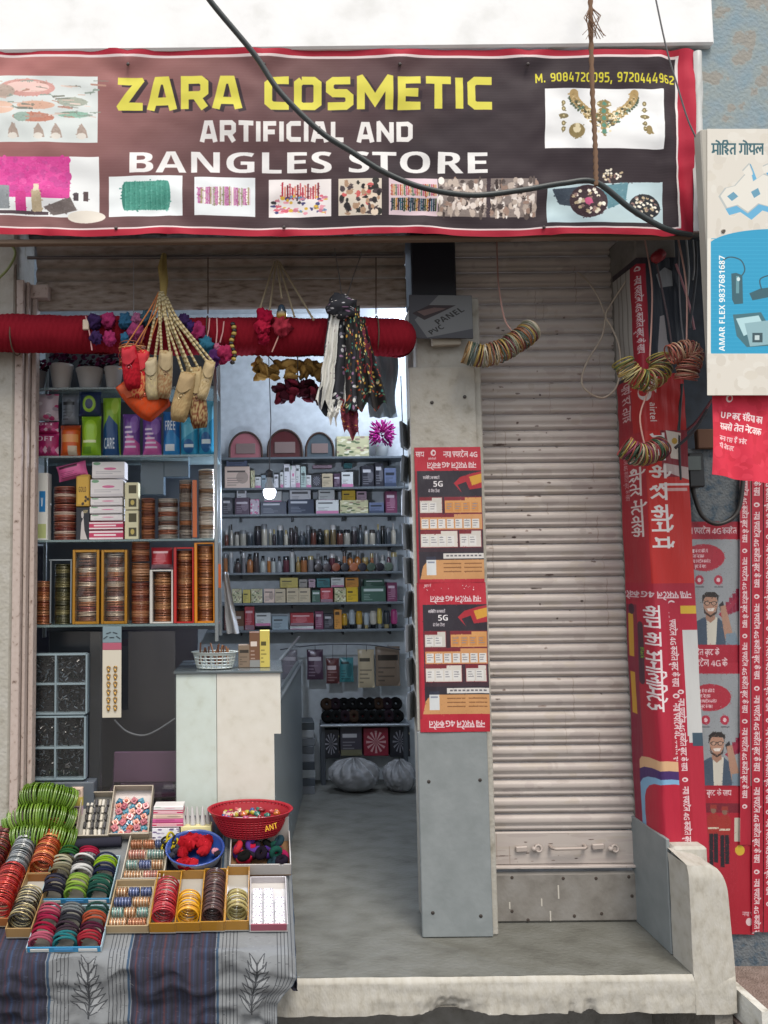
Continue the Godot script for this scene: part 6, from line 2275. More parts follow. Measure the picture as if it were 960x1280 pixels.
		for y in [a.y, ym2, c.y]:
			mb.cube(Vector3(a.x + 0.0041, y - 0.004, zz - 0.043), Vector3(c.x - 0.0041, y + 0.004, zz - 0.003), 0.001)
		part("grid", mb, M.gloss, og)
		mb = Mb.new()
		for i in 420:
			mb.tint(pick(["15161a", "202228", "2a2c33", "0e0f12", "4a5560"]))
			var p := Vector3(rr(a.x + 0.01, c.x - 0.01), rr(a.y + 0.01, c.y - 0.01), zz - rr(0.015, 0.042))
			if absf(p.x - xm2) > 0.008 and absf(p.y - ym2) > 0.008:
				mb.box(Transform3D(Basis(Vector3(rr(-1, 1), rr(-1, 1), 1).normalized(), rr(0, 6)), p), Vector3(0.018, 0.004, 0.004))
		stuff(part("hair_clip", mb, M.gloss, og))
		mb = Mb.new()
		rows = []
		for j in 9:
			var row := []
			for i in 13:
				row.append(Vector3(lerpf(a.x, c.x, i / 12.0), lerpf(a.y, c.y, j / 8.0), zz + 0.002 + 0.005 * lump.get_noise_2d(i * 23 + k * 90, j * 31)))
			rows.append(row)
		mb.sheet(rows)
		part("lid_film", mb, M.film, og)
		k += 1
	mb = Mb.new().tint("5d646e")
	mb.cube(Vector3(-1.0, 0.002, -0.53), Vector3(-0.74, at(60, 976, -0.47).y - 0.006, -0.46), 0.003)
	single("organiser_stand", mb, M.satin, "grey stand under the clear organisers behind the green bangles", "stand")
	# hanging card of gilt earrings
	var ca := at(128, 897, -0.42)
	var cb := at(152, 783, -0.42)
	var card := thing("earring_card", "white hanging card of gilt earrings under the bangle rack", "earring card", Vector3((ca.x + cb.x) / 2, ca.y, -0.42))
	mb = Mb.new().tint("d3cdbd")
	mb.cube(ca, Vector3(cb.x, lerpf(ca.y, cb.y, 0.74), -0.417), 0.0008)
	part("card", mb, M.matte, card)
	mb = Mb.new().tint("b05a70")
	mb.cube(Vector3(ca.x, lerpf(ca.y, cb.y, 0.742), -0.42), Vector3(cb.x, lerpf(ca.y, cb.y, 0.82), -0.4165), 0.0008)
	part("pink_band", mb, M.matte, card)
	mb = Mb.new().tint("7d929c")
	mb.cube(Vector3(ca.x, lerpf(ca.y, cb.y, 0.822), -0.42), Vector3(cb.x, cb.y, -0.417), 0.0008)
	part("header", mb, M.matte, card)
	for j in 6:
		for i in 2:
			var p := Vector3(lerpf(ca.x, cb.x, 0.33 + 0.36 * i), lerpf(ca.y, cb.y, 0.12 + j * 0.085), -0.413)
			mb = Mb.new().tint("b08a48")
			mb.ring(Transform3D(Basis(Vector3.RIGHT, PI / 2), p), 0.007, 0.0022, 10, 5)
			mb.blob(Transform3D(Basis(), p + Vector3(0, -0.012, 0)), Vector3(0.006, 0.007, 0.004), 0, null, 8, 5)
			part("earring", mb, M.metal, card)
	mb = Mb.new().tint("2e3338")
	for i in 5:
		var p := Vector3(lerpf(ca.x, cb.x, 0.15 + 0.17 * i), lerpf(ca.y, cb.y, 0.88 + 0.05 * (i % 2)), -0.416)
		mb.box(Transform3D(Basis(Vector3.BACK, 0.6 - 0.3 * i), p), Vector3(0.02, 0.003, 0.002))
	part("header_print", mb, M.matte, card)


# an oval open-work plastic basket: upright ribs, hoops and a solid rim
func basket(parent: Node3D, c: Vector3, rb: float, rt: float, h: float, oval: float, hex, ribs: int, hoops: int):
	var mb := Mb.new().tint(hex)
	var pt := func(a: float, f: float, dr := 0.0) -> Vector3:
		var r := lerpf(rb, rt, pow(f, 0.7)) + dr
		return c + Vector3(cos(a) * r, f * h, sin(a) * r * oval)
	for i in ribs:
		var a := TAU * i / ribs
		mb.tube([pt.call(a, 0.02), pt.call(a, 0.25), pt.call(a, 0.5), pt.call(a, 0.75), pt.call(a, 0.97)], 0.0028 if ribs > 30 else 0.003, 4, false)
	for j in hoops:
		var line := []
		for i in 41:
			line.append(pt.call(TAU * i / 40, 0.06 + 0.78 * j / (hoops - 1.0)))
		mb.tube(line, 0.0026, 4, false)
	part("basket_wall", mb, M.satin, parent)
	mb = Mb.new().tint(hex)
	var rows := []
	for q in [[0.83, 0.001], [0.86, 0.004], [0.99, 0.004], [1.0, 0.008], [0.985, 0.011], [0.96, 0.009], [0.95, -0.002]]:
		var row := []
		for i in 49:
			row.append(pt.call(-TAU * i / 48, q[0], q[1]))
		rows.append(row)
	mb.sheet(rows)
	part("rim", mb, M.satin, parent)
	mb = Mb.new().tint(hex)
	rows = []
	for q in [0.0, 0.5, 1.0]:
		var row := []
		for i in 33:
			row.append(c + Vector3(cos(TAU * i / 32) * rb * maxf(q, 0.01), 0.002, sin(TAU * i / 32) * rb * oval * maxf(q, 0.01)))
		rows.append(row)
	mb.sheet(rows)
	part("floor", mb, M.satin, parent)


# ---------------------------------------------------------------- the display on the step
const RISE := Vector3(0, 0.385, -0.923)
const FRONT := Vector3(0, 0.17, 0.1)


func slope_plane() -> Plane:
	var n := Vector3(0, 0.923, 0.385)
	return Plane(n, n.dot(FRONT))


# frame of a tray: x to the side, y out of the tray, -z up the tilt; the pixels give its foot and its head
func tray_frame(u0, u1, vb, vt, tilt := 22.6) -> Array:
	var pl := slope_plane()
	var p := onto(u0, vb, pl) + Vector3(0, 0.003, 0)
	var q := onto(u1, vb, pl)
	var a := deg_to_rad(tilt)
	var n := Vector3(0, cos(a), sin(a))
	var d := Vector3(0, sin(a), -cos(a))
	var top := onto((u0 + u1) / 2.0, vt, Plane(n, n.dot(p)))
	return [Transform3D(Basis(Vector3.RIGHT, n, -d), Vector3(p.x, p.y, p.z)), q.x - p.x, (top - p).dot(d)]


func tray(called: String, label: String, f: Array, h: float, outside, inside, group := "", back := 0.0, front_hex = null, m: Material = null):
	var t: Transform3D = f[0]
	var w: float = f[1]
	var l: float = f[2]
	var th := 0.004
	var mb := Mb.new().tint(inside)
	mb.box(t * Transform3D(Basis(), Vector3(w / 2, th / 2, -l / 2)), Vector3(w, th, l))
	mb.tint(outside)
	mb.box(t * Transform3D(Basis(), Vector3(th / 2, h / 2 + th, -l / 2)), Vector3(th, h, l), 0.001)
	mb.box(t * Transform3D(Basis(), Vector3(w - th / 2, h / 2 + th, -l / 2)), Vector3(th, h, l), 0.001)
	mb.box(t * Transform3D(Basis(), Vector3(w / 2, (h + back) / 2 + th, -l + th / 2)), Vector3(w - 2.2 * th, h + back, th), 0.001)
	if front_hex != null:
		mb.tint(front_hex)
	mb.box(t * Transform3D(Basis(), Vector3(w / 2, h / 2 + th, -th / 2)), Vector3(w - 2.2 * th, h, th), 0.001)
	return single(called, mb, m if m else M.satin, label, "tray", group)


func bangle_row(label: String, f: Array, from: float, to: float, cols: Array, r := 0.003, band := 2, kr := 0.44, m: Material = null, group := "bangle rows in the trays"):
	var t: Transform3D = f[0]
	var R: float = f[1] * kr
	var l: float = f[2]
	var mb := bangle_mesh(t * Vector3(f[1] / 2, R + 0.006, -l * from - 0.008), t.basis * Vector3(0, 0.0, -1), l * (to - from) - 0.012, R, r, cols, 0.09, band, 22)
	return single("bangle_row", mb, m if m else M.foil, label, "bangles", group)


func cloth_print() -> ImageTexture:
	var cv := Cv.new(1000, 945, "8c9094", 1)
	var r := RandomNumberGenerator.new()
	r.seed = 3
	for k in range(-1, 4):
		var x0 := (-1.054 + 0.596 * k + 1.3) * 700.0
		var w := 0.3 * 700.0
		cv.rect(x0, 0, x0 + w, 945, "35364a")
		for i in 22:
			var x := x0 + (i + 0.5) * w / 22
			cv.rect(x - 2.2, 0, x + 2.2, 945, ["2c2d3c", "54363f", "384058", "2e2f3b", "473241", "374766", "32323f"][i % 7])
		for e in [x0 - 8, x0 + w + 2]:
			cv.rect(e, 0, e + 6, 945, "3a536e")
		var g0 := x0 + w
		var gw := 0.296 * 700.0
		for i in 5:
			cv.rect(g0 + 16 + i * 9, 0, g0 + 18 + i * 9, 945, "4a4d52")
			cv.rect(g0 + gw - 18 - i * 9, 0, g0 + gw - 16 - i * 9, 945, "4a4d52")
		# leaf sprays woven in pale thread with dark outlines
		for s in 3:
			var cy := 940.0 - s * 260.0
			var cx := g0 + gw / 2
			cv.line([Vector2(cx, cy), Vector2(cx, cy - 130)], 5, "43464b")
			for j in 7:
				for sg in [-1, 1]:
					var b := Vector2(cx, cy - 8 - j * 17)
					var tip := b + Vector2(sg * (46 - j * 4.5), -36)
					var side: Vector2 = (tip - b).orthogonal().normalized() * 7
					var lp := PackedVector2Array([b, b.lerp(tip, 0.4) + side, tip, b.lerp(tip, 0.4) - side])
					cv.poly(lp, "a8acb0")
					cv.line(lp, 2.4, "4a4d52", true)
	# weave
	for i in 5000:
		var x := r.randf() * 1000
		var y := r.randf() * 945
		var c := cv.im.get_pixel(int(minf(x, 998)), int(minf(y, 943)))
		cv.rect(x, y, x + r.randf_range(1, 9), y + 1, c.lightened(0.12) if i % 2 else c.darkened(0.15))
	return cv.done()


func stall():
	var pl := slope_plane()
	# bench under the cloth
	var be := thing("display_bench", "low sloping display bench hidden under the striped cloth", "bench", Vector3(-0.6, 0, -0.2))
	var bb := Basis(Vector3.RIGHT, Vector3(0, 0.923, 0.385), -RISE)
	var mb := Mb.new().tint("6a543f")
	mb.box(Transform3D(bb, FRONT + RISE * 0.36 + Vector3(-0.62, -0.024, -0.008)), Vector3(1.38, 0.02, 0.7), 0.003)
	part("board", mb, M.matte, be)
	for q in [[-1.28, -0.03], [0.04, -0.03], [-1.28, -0.5], [0.04, -0.5]]:
		mb = Mb.new().tint("5d4a38")
		var yy: float = 0.17 + (0.1 - q[1]) * 0.417 - 0.045
		mb.cube(Vector3(q[0], 0.001, q[1] - 0.02), Vector3(q[0] + 0.04, yy, q[1] + 0.02), 0.003)
		part("leg", mb, M.matte, be)
	# cloth: over the board, rolled over the front edge, hanging in folds
	var nz := FastNoiseLite.new()
	nz.seed = 30
	nz.frequency = 2.2
	nz.fractal_octaves = 3
	var rows := []
	var nr := 90
	for j in nr + 1:
		var l := 1.35 * (1.0 - float(j) / nr)   # distance along the cloth from its back edge, bottom row first
		var row := []
		for i in 161:
			var x := lerpf(-1.3, 0.095, i / 160.0)
			var p: Vector3
			if l < 0.72:
				p = FRONT + RISE * (0.72 - l) + Vector3(x, -0.006, 0)
				p.y += 0.004 * nz.get_noise_2d(x * 4, l * 4)
			else:
				var e := l - 0.72
				var fold := nz.get_noise_2d(x * 1.6 + e * 0.5, 4.0)
				if e < 0.1:
					var a := e / 0.1 * 1.9
					p = FRONT + Vector3(x, -0.006, 0) + Vector3(0, -0.052 * (1.0 - cos(a)) + 0.012 * sin(a * 1.6), 0.05 * sin(a))
					p += Vector3(0, 0.03 * nz.get_noise_2d(x * 2.4, e * 9), 0.045 * nz.get_noise_2d(x * 2.0, 20 + e * 5)) * (e / 0.1)
				else:
					var g := e - 0.1
					p = FRONT + Vector3(x, -0.006, 0) + Vector3(0, -0.069 - g * 0.97, 0.047 - 0.02 * smoothstep(0.0, 0.1, g))
					p += Vector3(0, 0.03 * nz.get_noise_2d(x * 2.4, 0.9), 0.045 * nz.get_noise_2d(x * 2.0, 20.5)) * (1.0 - smoothstep(0.0, 0.15, g))
					p.z += (0.018 * sin(x * 21.0 + fold * 5.0 + g * 4.0) + 0.02 * nz.get_noise_2d(x * 3.0 + g * 2.0, g * 4.0)) * smoothstep(0.0, 0.2, g) + 0.022 * nz.get_noise_2d(x * 1.5 - g * 5.0, g * 7.0 + x)
					if x > -0.1:
						p.x -= 0.35 * (x + 0.1) * smoothstep(0.0, 0.12, g)
			# the free side edge slumps down
			if x > 0.07 and l < 0.8:
				p.y -= (x - 0.07) * 1.6
			row.append(p)
		rows.append(row)
	mb = Mb.new()
	mb.sheet(rows)
	var weave := noise_tex(0.2, "000000", "ffffff", 44, 256)
	var cm := printed(cloth_print(), 0.95, weave, 0.1)
	cm.albedo_color = Color(0.84, 0.84, 0.84)
	single("striped_cloth", mb, cm, "grey and navy striped cotton cloth with leaf pattern over the bench", "cloth")
	mb = Mb.new()
	rows = []
	for j in 25:
		var row := []
		for i in 41:
			var f := i / 40.0
			var s := lerpf(0.02, 0.7, f)
			var g := (24 - j) / 24.0
			var p := FRONT + RISE * s + Vector3(0.095, -0.02 - 0.04, 0)
			p.y = maxf(0.004, p.y - g * 0.5)
			p.x += -0.02 * g + (0.012 * sin(s * 46.0 + g) + 0.012 * nz.get_noise_2d(s * 4, g)) * smoothstep(0.0, 0.3, g)
			row.append(p)
		rows.append(row)
	mb.sheet(rows, Rect2(0.72, 0.1, 0.2, 0.5))
	single("cloth_side_fall", mb, cm, "gathered grey side fall of the striped cloth beside the floor", "cloth")
	mb = Mb.new().tint("34343f")
	mb.tube(bez([onto(70, 1062, pl) + Vector3(0, 0.02, 0), onto(110, 1061, pl) + Vector3(0, 0.022, 0), onto(152, 1058, pl) + Vector3(0, 0.02, 0)], 8), 0.02, 10)
	single("rolled_cloth", mb, M.cloth, "dark purple rolled cloth between the green bangles and the tray", "cloth")
	# ---- front row
	var f := tray_frame(-22, 14, 1160, 1098)
	tray("bangle_tray", "card tray of red beaded bangles at the bench end", f, 0.035, "a86a3a", "b9a88a", "bangle trays")
	bangle_row("bright red beaded bangle row filling its tray", f, 0.05, 0.95, ["b9251f", "c93a2a", "a31a1a"])
	f = tray_frame(8, 41, 1174, 1102)
	tray("bangle_tray", "card tray half filled with black and gold bangles", f, 0.04, "ad8c5c", "b5b3ac", "bangle trays")
	bangle_row("black and gold patterned bangle row in its tray", f, 0.05, 0.62, ["2b2722", "a8986a", "3a332a", "c7bb8f"], 0.0034, 1)
	# two blue display cartons of hair bands
	var k := 0
	for q in [[33, 127, 1193, 1138], [49, 138, 1132, 1076]]:
		f = tray_frame(q[0], q[1], q[2], q[3])
		var t: Transform3D = f[0]
		var w: float = f[1]
		var l: float = f[2]
		tray("band_carton", ["light blue carton of pink, teal and red hair bands", "light blue carton of green, black and white hair bands"][k], f, 0.022, "a9c3d0", "8d8a80", "hair band cartons", 0.0, "3f93c4")
		for i in 3:
			mb = Mb.new().tint(["d3d6d2", "4a8fc4", "d9dcdc"][i])
			mb.box(t * Transform3D(Basis(), Vector3(w * (0.18 + 0.32 * i), 0.014, 0.001)), Vector3(w * 0.25, 0.012, 0.002), 0.0005)
			single("carton_label", mb, M.satin, "%s label on the front lip of the %s hair band carton" % [["cream", "blue", "white"][i], ["pink and teal", "green and black"][k]], "label")
		var cols: Array = [[["a8566a", "8f2038"], ["2a6a70", "40343c"], ["8f2a34", "4a2030"], ["8a2440", "a04a5c"], ["34343a", "6a6e70"], ["9a4a34", "2f4a44"]], [["23232c", "3a3a48"], ["6f8f3a", "8aa04a"], ["22443c", "2c584a"], ["6f6a55", "a5a28c"], ["c6c6c4", "3a3a3c"], ["2a3048", "7fa02a"]]][k]
		for j in 2:
			for i in 3:
				var R := w / 6.0 * 0.9
				var o := t * Vector3(w * (0.18 + 0.32 * i), R * 0.55, -l * (0.06 + 0.46 * j))
				var bm := bangle_mesh(o, t.basis * Vector3(0, 0.15, -1), l * 0.36, R, 0.0055, cols[j * 3 + i], 0.12, 3, 18)
				single("hair_band_bunch", bm, M.cloth, "%s hair band bunch in the %s row of the %s carton" % [[["pink and crimson", "teal and dark", "wine red"], ["crimson", "black and grey", "rust and green"], ["navy", "olive green", "dark green"], ["khaki", "white and black", "navy and lime"]][k * 2 + j][i], ["front", "rear"][j], ["lower", "upper"][k]], "hair bands", "hair band bunches")
		if k == 1:
			for i in 2:
				var R := w / 6.0 * 0.85
				var o := t * Vector3(w * (0.24 + 0.3 * i), R * 0.8, -l * 0.92)
				single("hair_band_bunch", bangle_mesh(o, t.basis * Vector3(0, 0.2, -1), 0.04, R, 0.0055, [["2f5a34", "3f6f40"], ["9c2440", "8a2036"]][i], 0.12, 3, 18), M.cloth, ["dark green hair band bunch at the head of the upper carton", "crimson hair band bunch at the head of the upper carton"][i], "hair bands", "hair band bunches")
		k += 1
	# trays of wrapped glitter rolls
	k = 0
	for q in [[133, 186, 1168, 1108], [151, 205, 1108, 1048]]:
		f = tray_frame(q[0], q[1], q[2], q[3])
		tray("roll_tray", ["card tray of copper and teal glitter rolls in the front row", "white card tray of copper and blue glitter rolls in the middle row"][k], f, 0.03, ["b59f7c", "c9c2b4"][k], "c0b49c", "glitter roll trays")
		var t: Transform3D = f[0]
		var w: float = f[1]
		var l: float = f[2]
		for j in 4:
			for i in ([2, 3][j % 2] if k == 0 else 2 + (j % 2)):
				var n: int = [2, 3][j % 2] if k == 0 else 2 + (j % 2)
				var col: Array = pick([["b5714a", "d39a78"], ["7fa8a0", "c9d0c8"], ["c07a6a", "e0b8a8"], ["b98a9a", "d9b8c0"], ["4a5a8a", "8a94b8"], ["c08a5c", "e6cdb0"]])
				var c0 := t * Vector3(w * (0.06 + 0.9 * i / n), 0.02, -l * (0.12 + 0.22 * j))
				var rm := bangle_mesh(c0, t.basis * Vector3(1, 0, 0), w * 0.82 / n, 0.016, 0.0028, col, 0.03, 1, 14)
				single("glitter_roll", rm, M.foil, "small wrapped glitter bangle roll in the %s row of the %s tray" % [ORD[j], ["front", "middle"][k]], "bangle roll", "glitter rolls")
		k += 1
	# four gilt trays
	k = 0
	for q in [[187, 220, 1168, 1100, 0.08, 0.74, ["a3202e", "b8303a", "8d1a26"], "crimson"], [219, 251, 1167, 1099, 0.06, 0.5, ["d99a1a", "e3ac2a", "c4840f"], "marigold yellow"], [250, 281, 1166, 1097, 0.06, 0.9, ["4a2e2c", "5d3a36", "3a2424"], "dark brown"], [281, 311, 1165, 1094, 0.1, 0.48, ["a3935a", "c4b87a", "7d6d3a"], "pale gold"]]:
		f = tray_frame(q[0], q[1], q[2], q[3])
		tray("gilt_tray", "gilt card tray holding the %s bangles" % q[7], f, 0.042, "b8862c", "b7b4ad", "gilt bangle trays", 0.0, null, M.gloss)
		bangle_row("%s bangle row lying in its gilt tray" % q[7], f, q[4], q[5], q[6], 0.0036, 1, 0.42, M.gloss)
		k += 1
	f = tray_frame(312, 360, 1166, 1104)
	tray("white_tray", "white card tray of small printed ring packs", f, 0.03, "c9c3c6", "cfcbc8", "", 0.0, "a85a6c")
	for j in 4:
		for i in 3:
			if j == 3 and i == 2:
				continue
			mb = Mb.new()
			var c0: Vector3 = f[0] * Vector3(f[1] * (0.2 + 0.3 * i), 0.016, -f[2] * (0.14 + 0.18 * j))
			mb.box(Transform3D(f[0].basis * Basis(Vector3.RIGHT, 0.5 - PI / 2), c0), Vector3(f[1] * 0.27, f[2] * 0.19, 0.014), 0.002, cell(48))
			single("ring_pack", mb, M.packs, "small white pack with dark print in the white tray", "pack", "ring packs in the white tray")
	# ---- middle row
	for q in [[-28, 2, 1106, 1042, ["6b1f1c", "8a2a20", "4a1a18"], "dark red"], [3, 34, 1106, 1044, ["7d8288", "9aa0a4", "5d6468", "b5b8b8"], "steel grey"], [35, 67, 1104, 1042, ["b3461c", "c95a24", "8f3214", "d98a4a"], "orange copper"]]:
		f = tray_frame(q[0], q[1], q[2], q[3])
		tray("bangle_tray", "brown card tray holding the %s bangles" % q[5], f, 0.035, "a0662e", "b09a76", "bangle trays")
		bangle_row("%s bangle row filling its brown tray" % q[5], f, 0.03, 0.98, q[4], 0.003, 2)
	# blue bowl of scrunchies
	var c := onto(243, 1090, pl) + RISE * 0.055
	var bw := thing("blue_bowl", "oval blue and white plastic bowl of scrunchies and clips", "bowl", c)
	var w2 := absf(onto(280, 1090, pl).x - onto(206, 1090, pl).x) / 2
	mb = Mb.new()
	var prof := [Vector2(0.0, 0.004), Vector2(w2 * 0.7, 0.004), Vector2(w2 * 0.86, 0.025), Vector2(w2 * 0.97, 0.06), Vector2(w2, 0.066), Vector2(w2 * 1.02, 0.07), Vector2(w2 * 0.98, 0.074), Vector2(w2 * 0.93, 0.066), Vector2(w2 * 0.8, 0.025), Vector2(0, 0.014)]
	var blue := Color("2f4f9a").srgb_to_linear()
	var pale := Color("b9bfca").srgb_to_linear()
	mb.lathe(Transform3D(bb.scaled_local(Vector3(1, 1, 0.85)), c), prof, 30, [pale, pale, pale, pale, pale, blue, blue, blue, blue, blue])
	part("shell", mb, M.gloss, bw)
	for i in 34:
		var a := rr(0, TAU)
		var d := sqrt(rr(0, 1)) * 0.84
		var p: Vector3 = Transform3D(bb, c) * Vector3(cos(a) * w2 * d, 0.048 + (1 - d) * 0.03, sin(a) * w2 * 0.8 * d)
		var red: bool = absf(cos(a)) * d < 0.55
		mb = Mb.new().tint(pick(["961824", "a51d29", "88121c"]) if red else pick(["cfc6c4", "2b2a30", "c98a98", "d8d4d0", "3a3a44"]))
		mb.blob(Transform3D(bb * Basis(Vector3.UP, rr(0, 6)), p), Vector3(0.026, 0.018, 0.02) * (1.0 if red else 0.6), 0.5, lump, 14, 10)
		single("scrunchie", mb, M.cloth, "crumpled red scrunchie heaped in the blue bowl" if red else "small white, pink or black hair clip at the blue bowl's edge", "scrunchie" if red else "hair clip", "scrunchies in the blue bowl")
	mb = Mb.new()
	var yp := onto(213, 1070, pl)
	for i in 14:
		mb.tint(["b8a62a", "2a2822"][i % 2])
		mb.ring(Transform3D(Basis(Vector3(rr(-1, 1), 0.2, rr(-1, 1)).normalized(), rr(0.4, 1.6)), yp + Vector3(rr(-0.02, 0.02), 0.05 + rr(-0.02, 0.02), rr(-0.02, 0.02))), 0.02, 0.005, 12, 5)
	single("band_bundle", mb, M.cloth, "yellow and black band bundle between bowl and cone box", "hair bands")
	# open carton of scrunchies
	f = tray_frame(287, 364, 1096, 1052)
	tray("open_carton", "open white carton with brown inside full of dark and pink scrunchies", f, 0.05, "c6c2be", "8a6a4a", "", 0.07)
	for i in 20:
		var p: Vector3 = f[0] * Vector3(f[1] * rr(0.12, 0.88), 0.028 + 0.03 * rr(0, 1), -f[2] * rr(0.12, 0.8))
		var h: String = ["1d1c22", "1f4a40", "8f1f4a", "b31f3c", "4a2f7a", "2a2630", "b8303a", "243a44", "5a3a8a", "17171b"][i % 10]
		mb = Mb.new().tint(h)
		mb.ring(Transform3D(bb * Basis(Vector3(rr(-1, 1), rr(-0.3, 0.3), rr(-1, 1)).normalized(), rr(0.2, 1.5)), p), 0.017, 0.012, 14, 7)
		single("ring_scrunchie", mb, M.cloth, "%s ring scrunchie heaped in the open white carton" % ["black", "dark green", "wine pink", "crimson", "violet", "charcoal", "red", "petrol", "purple", "jet black"][i % 10], "scrunchie", "scrunchies in the open carton")
	# ---- rear row
	k = 0
	for q in [[12, 88, 1046, 18, 0.0], [14, 88, 1022, 18, 0.0], [22, 90, 996, 15, 0.0]]:
		var zc := -0.36 - 0.02 * k
		var path := bez([at(q[0], q[2] + 6, zc), at(lerpf(q[0], q[1], 0.3), q[2] - 2, zc + 0.03), at(lerpf(q[0], q[1], 0.7), q[2] - 1, zc + 0.03), at(q[1], q[2] + 6, zc)], 12)
		ring_string("green_bangle_roll", ["lime green bangle roll lying lowest of three", "lime green bangle roll lying in the middle of three", "lime green bangle roll lying on top of two others"][k], path, q[3] / 320.0, 0.0044, ["5a7d20", "668a28", "4c6c1a", "769638"], 32, 0.06, "lime green bangle rolls")
		k += 1
	for i in 4:
		pbox("card_pack", "pale pink and cream card pack, %s from the bottom behind the green rolls" % ORD[i], "pack", 84 + i, 1018 - i * 11, 103, 1030 - i * 11, -0.44, 0.05, [36, 46, 38, 36][i], "card packs behind the green rolls")
	k = 0
	for q in [[96, 137, 1052, 996], [136, 187, 1050, 988]]:
		f = tray_frame(q[0], q[1], q[2], q[3], 48.0)
		tray("upright_tray", ["tilted card tray of white and black clips behind the rolled cloth", "tilted card tray of blue and coral clips in film"][k], f, 0.045, "b8ad9c", ["9d9a92", "d0c6c4"][k], "tilted trays")
		for i in [30, 34][k]:
			var p: Vector3 = f[0] * Vector3(f[1] * rr(0.12, 0.88), rr(0.012, 0.03), -f[2] * rr(0.08, 0.85))
			var hx: String = (["cfc8ba", "d8d4cc", "2a2a2e", "bdb5a4", "3a3a40"] if p.y < f[0].origin.y + f[2] * 0.45 else ["2a2a2e", "cfc8ba", "3a3a40"])[i % 3] if k == 0 else ["3a7a9a", "c46a54", "b05a6a", "4a90aa", "d08a78", "c9707c"][i % 6]
			mb = Mb.new().tint(hx)
			if k == 0:   # slim clips side by side in two columns
				p = f[0] * Vector3(f[1] * (0.2 + 0.12 * (i % 6)) + rr(-0.002, 0.002), 0.014, -f[2] * (0.14 + 0.17 * (i / 6)))
				mb.box(Transform3D(f[0].basis * Basis(Vector3.UP, rr(-0.15, 0.15)), p), Vector3(0.012, 0.014, 0.028), 0.004)
			else:        # folded bows turned on their corners
				p = f[0] * Vector3(f[1] * (0.16 + 0.17 * (i % 5)) + rr(-0.006, 0.006), 0.01 + 0.004 * (i % 3), -f[2] * (0.08 + 0.11 * (i / 5)))
				mb.box(Transform3D(f[0].basis * Basis(Vector3.UP, 0.78 + rr(-0.4, 0.4)) * Basis(Vector3.RIGHT, rr(-0.3, 0.3)), p), Vector3(0.026, 0.008, 0.026), 0.003)
				mb.box(Transform3D(f[0].basis * Basis(Vector3.UP, 0.78 + rr(-0.4, 0.4)), p + f[0].basis.y * 0.007), Vector3(0.012, 0.008, 0.012), 0.003)
			single("hair_claw", mb, M.gloss, "%s hair claw in the tilted %s tray" % [{"cfc8ba": "cream", "d8d4cc": "white", "2a2a2e": "black", "bdb5a4": "beige", "3a3a40": "charcoal", "3a7a9a": "blue", "c46a54": "coral", "b05a6a": "rose", "4a90aa": "sky blue", "d08a78": "salmon", "c9707c": "pink"}[hx], ["black and white", "blue and coral"][k]], "hair claw", "claws in the tilted trays")
		k += 1
	var zr := -0.34
	for i in 5:
		pbox("sachet_pack", "pink and white sachet pack, %s from the bottom of its pile" % ORD[i], "pack", 190 + i * 0.5, 1034 - (i + 1) * 5.2, 229, 1034 - i * 5.2, zr, 0.07, [14, 23, 36, 14, 13][i], "sachet pile")
	pbox("printed_card_box", "white box with printed face under the sachet pile", "box", 190, 1035, 224, 1058, zr, 0.06, 48)
	pbox("cone_box", "cream box with orange badge holding white cones", "box", 226, 1033, 264, 1056, zr, 0.06, 49)
	for i in 6:
		var p := at(229 + i * 6.2, 1033, zr - 0.02 - 0.02 * (i % 2))
		mb = Mb.new().tint("cfd0d0")
		mb.lathe(Transform3D(Basis(Vector3.BACK, rr(-0.08, 0.08)), p), [Vector2(0, 0), Vector2(0.011, 0.0), Vector2(0.012, 0.012), Vector2(0.004, 0.075), Vector2(0.0, 0.082)], 10)
		single("henna_cone", mb, M.satin, "slim white cone standing in the cream box", "cone", "white cones in the cream box")
	# red basket
	c = at(313, 1046, -0.35)
	var rb := thing("red_basket", "round red plastic basket of coloured trinkets", "basket", c)
	var wr := absf(at(365, 1012, c.z).x - at(262, 1012, c.z).x) / 2
	var yb := at(313, 1042, c.z).y
	var ht := at(313, 1010, c.z).y - yb
	basket(rb, Vector3(c.x, yb, c.z), wr * 0.62, wr * 0.985, ht, 0.72, "b01c2e", 56, 9)
	var rows2 := []
	for q in [[0.0, 0.6], [0.25, 0.735], [0.5, 0.825], [0.75, 0.9], [0.86, 0.93]]:
		var row := []
		for i in 41:
			row.append(Vector3(c.x + cos(-TAU * i / 40) * wr * q[1], yb + ht * q[0], c.z + sin(-TAU * i / 40) * wr * q[1] * 0.72))
		rows2.append(row)
	mb = Mb.new().tint("a81a2a")
	mb.sheet(rows2)
	part("lower_wall", mb, M.satin, rb)
	var tm := TextMesh.new()
	tm.text = "ANT"
	tm.font_size = 32
	tm.pixel_size = 0.0009
	tm.depth = 0.001
	var tn := MeshInstance3D.new()
	tn.name = "lettering"
	tn.mesh = tm
	tn.material_override = mat("d8a52a", 0.5)
	rb.add_child(tn)
	tn.position = Vector3(wr * 0.5, yb + ht * 0.62 - rb.position.y, wr * 0.72 * 0.84 + 0.012)
	tn.rotation = Vector3(-0.2, 0.5, 0.1)
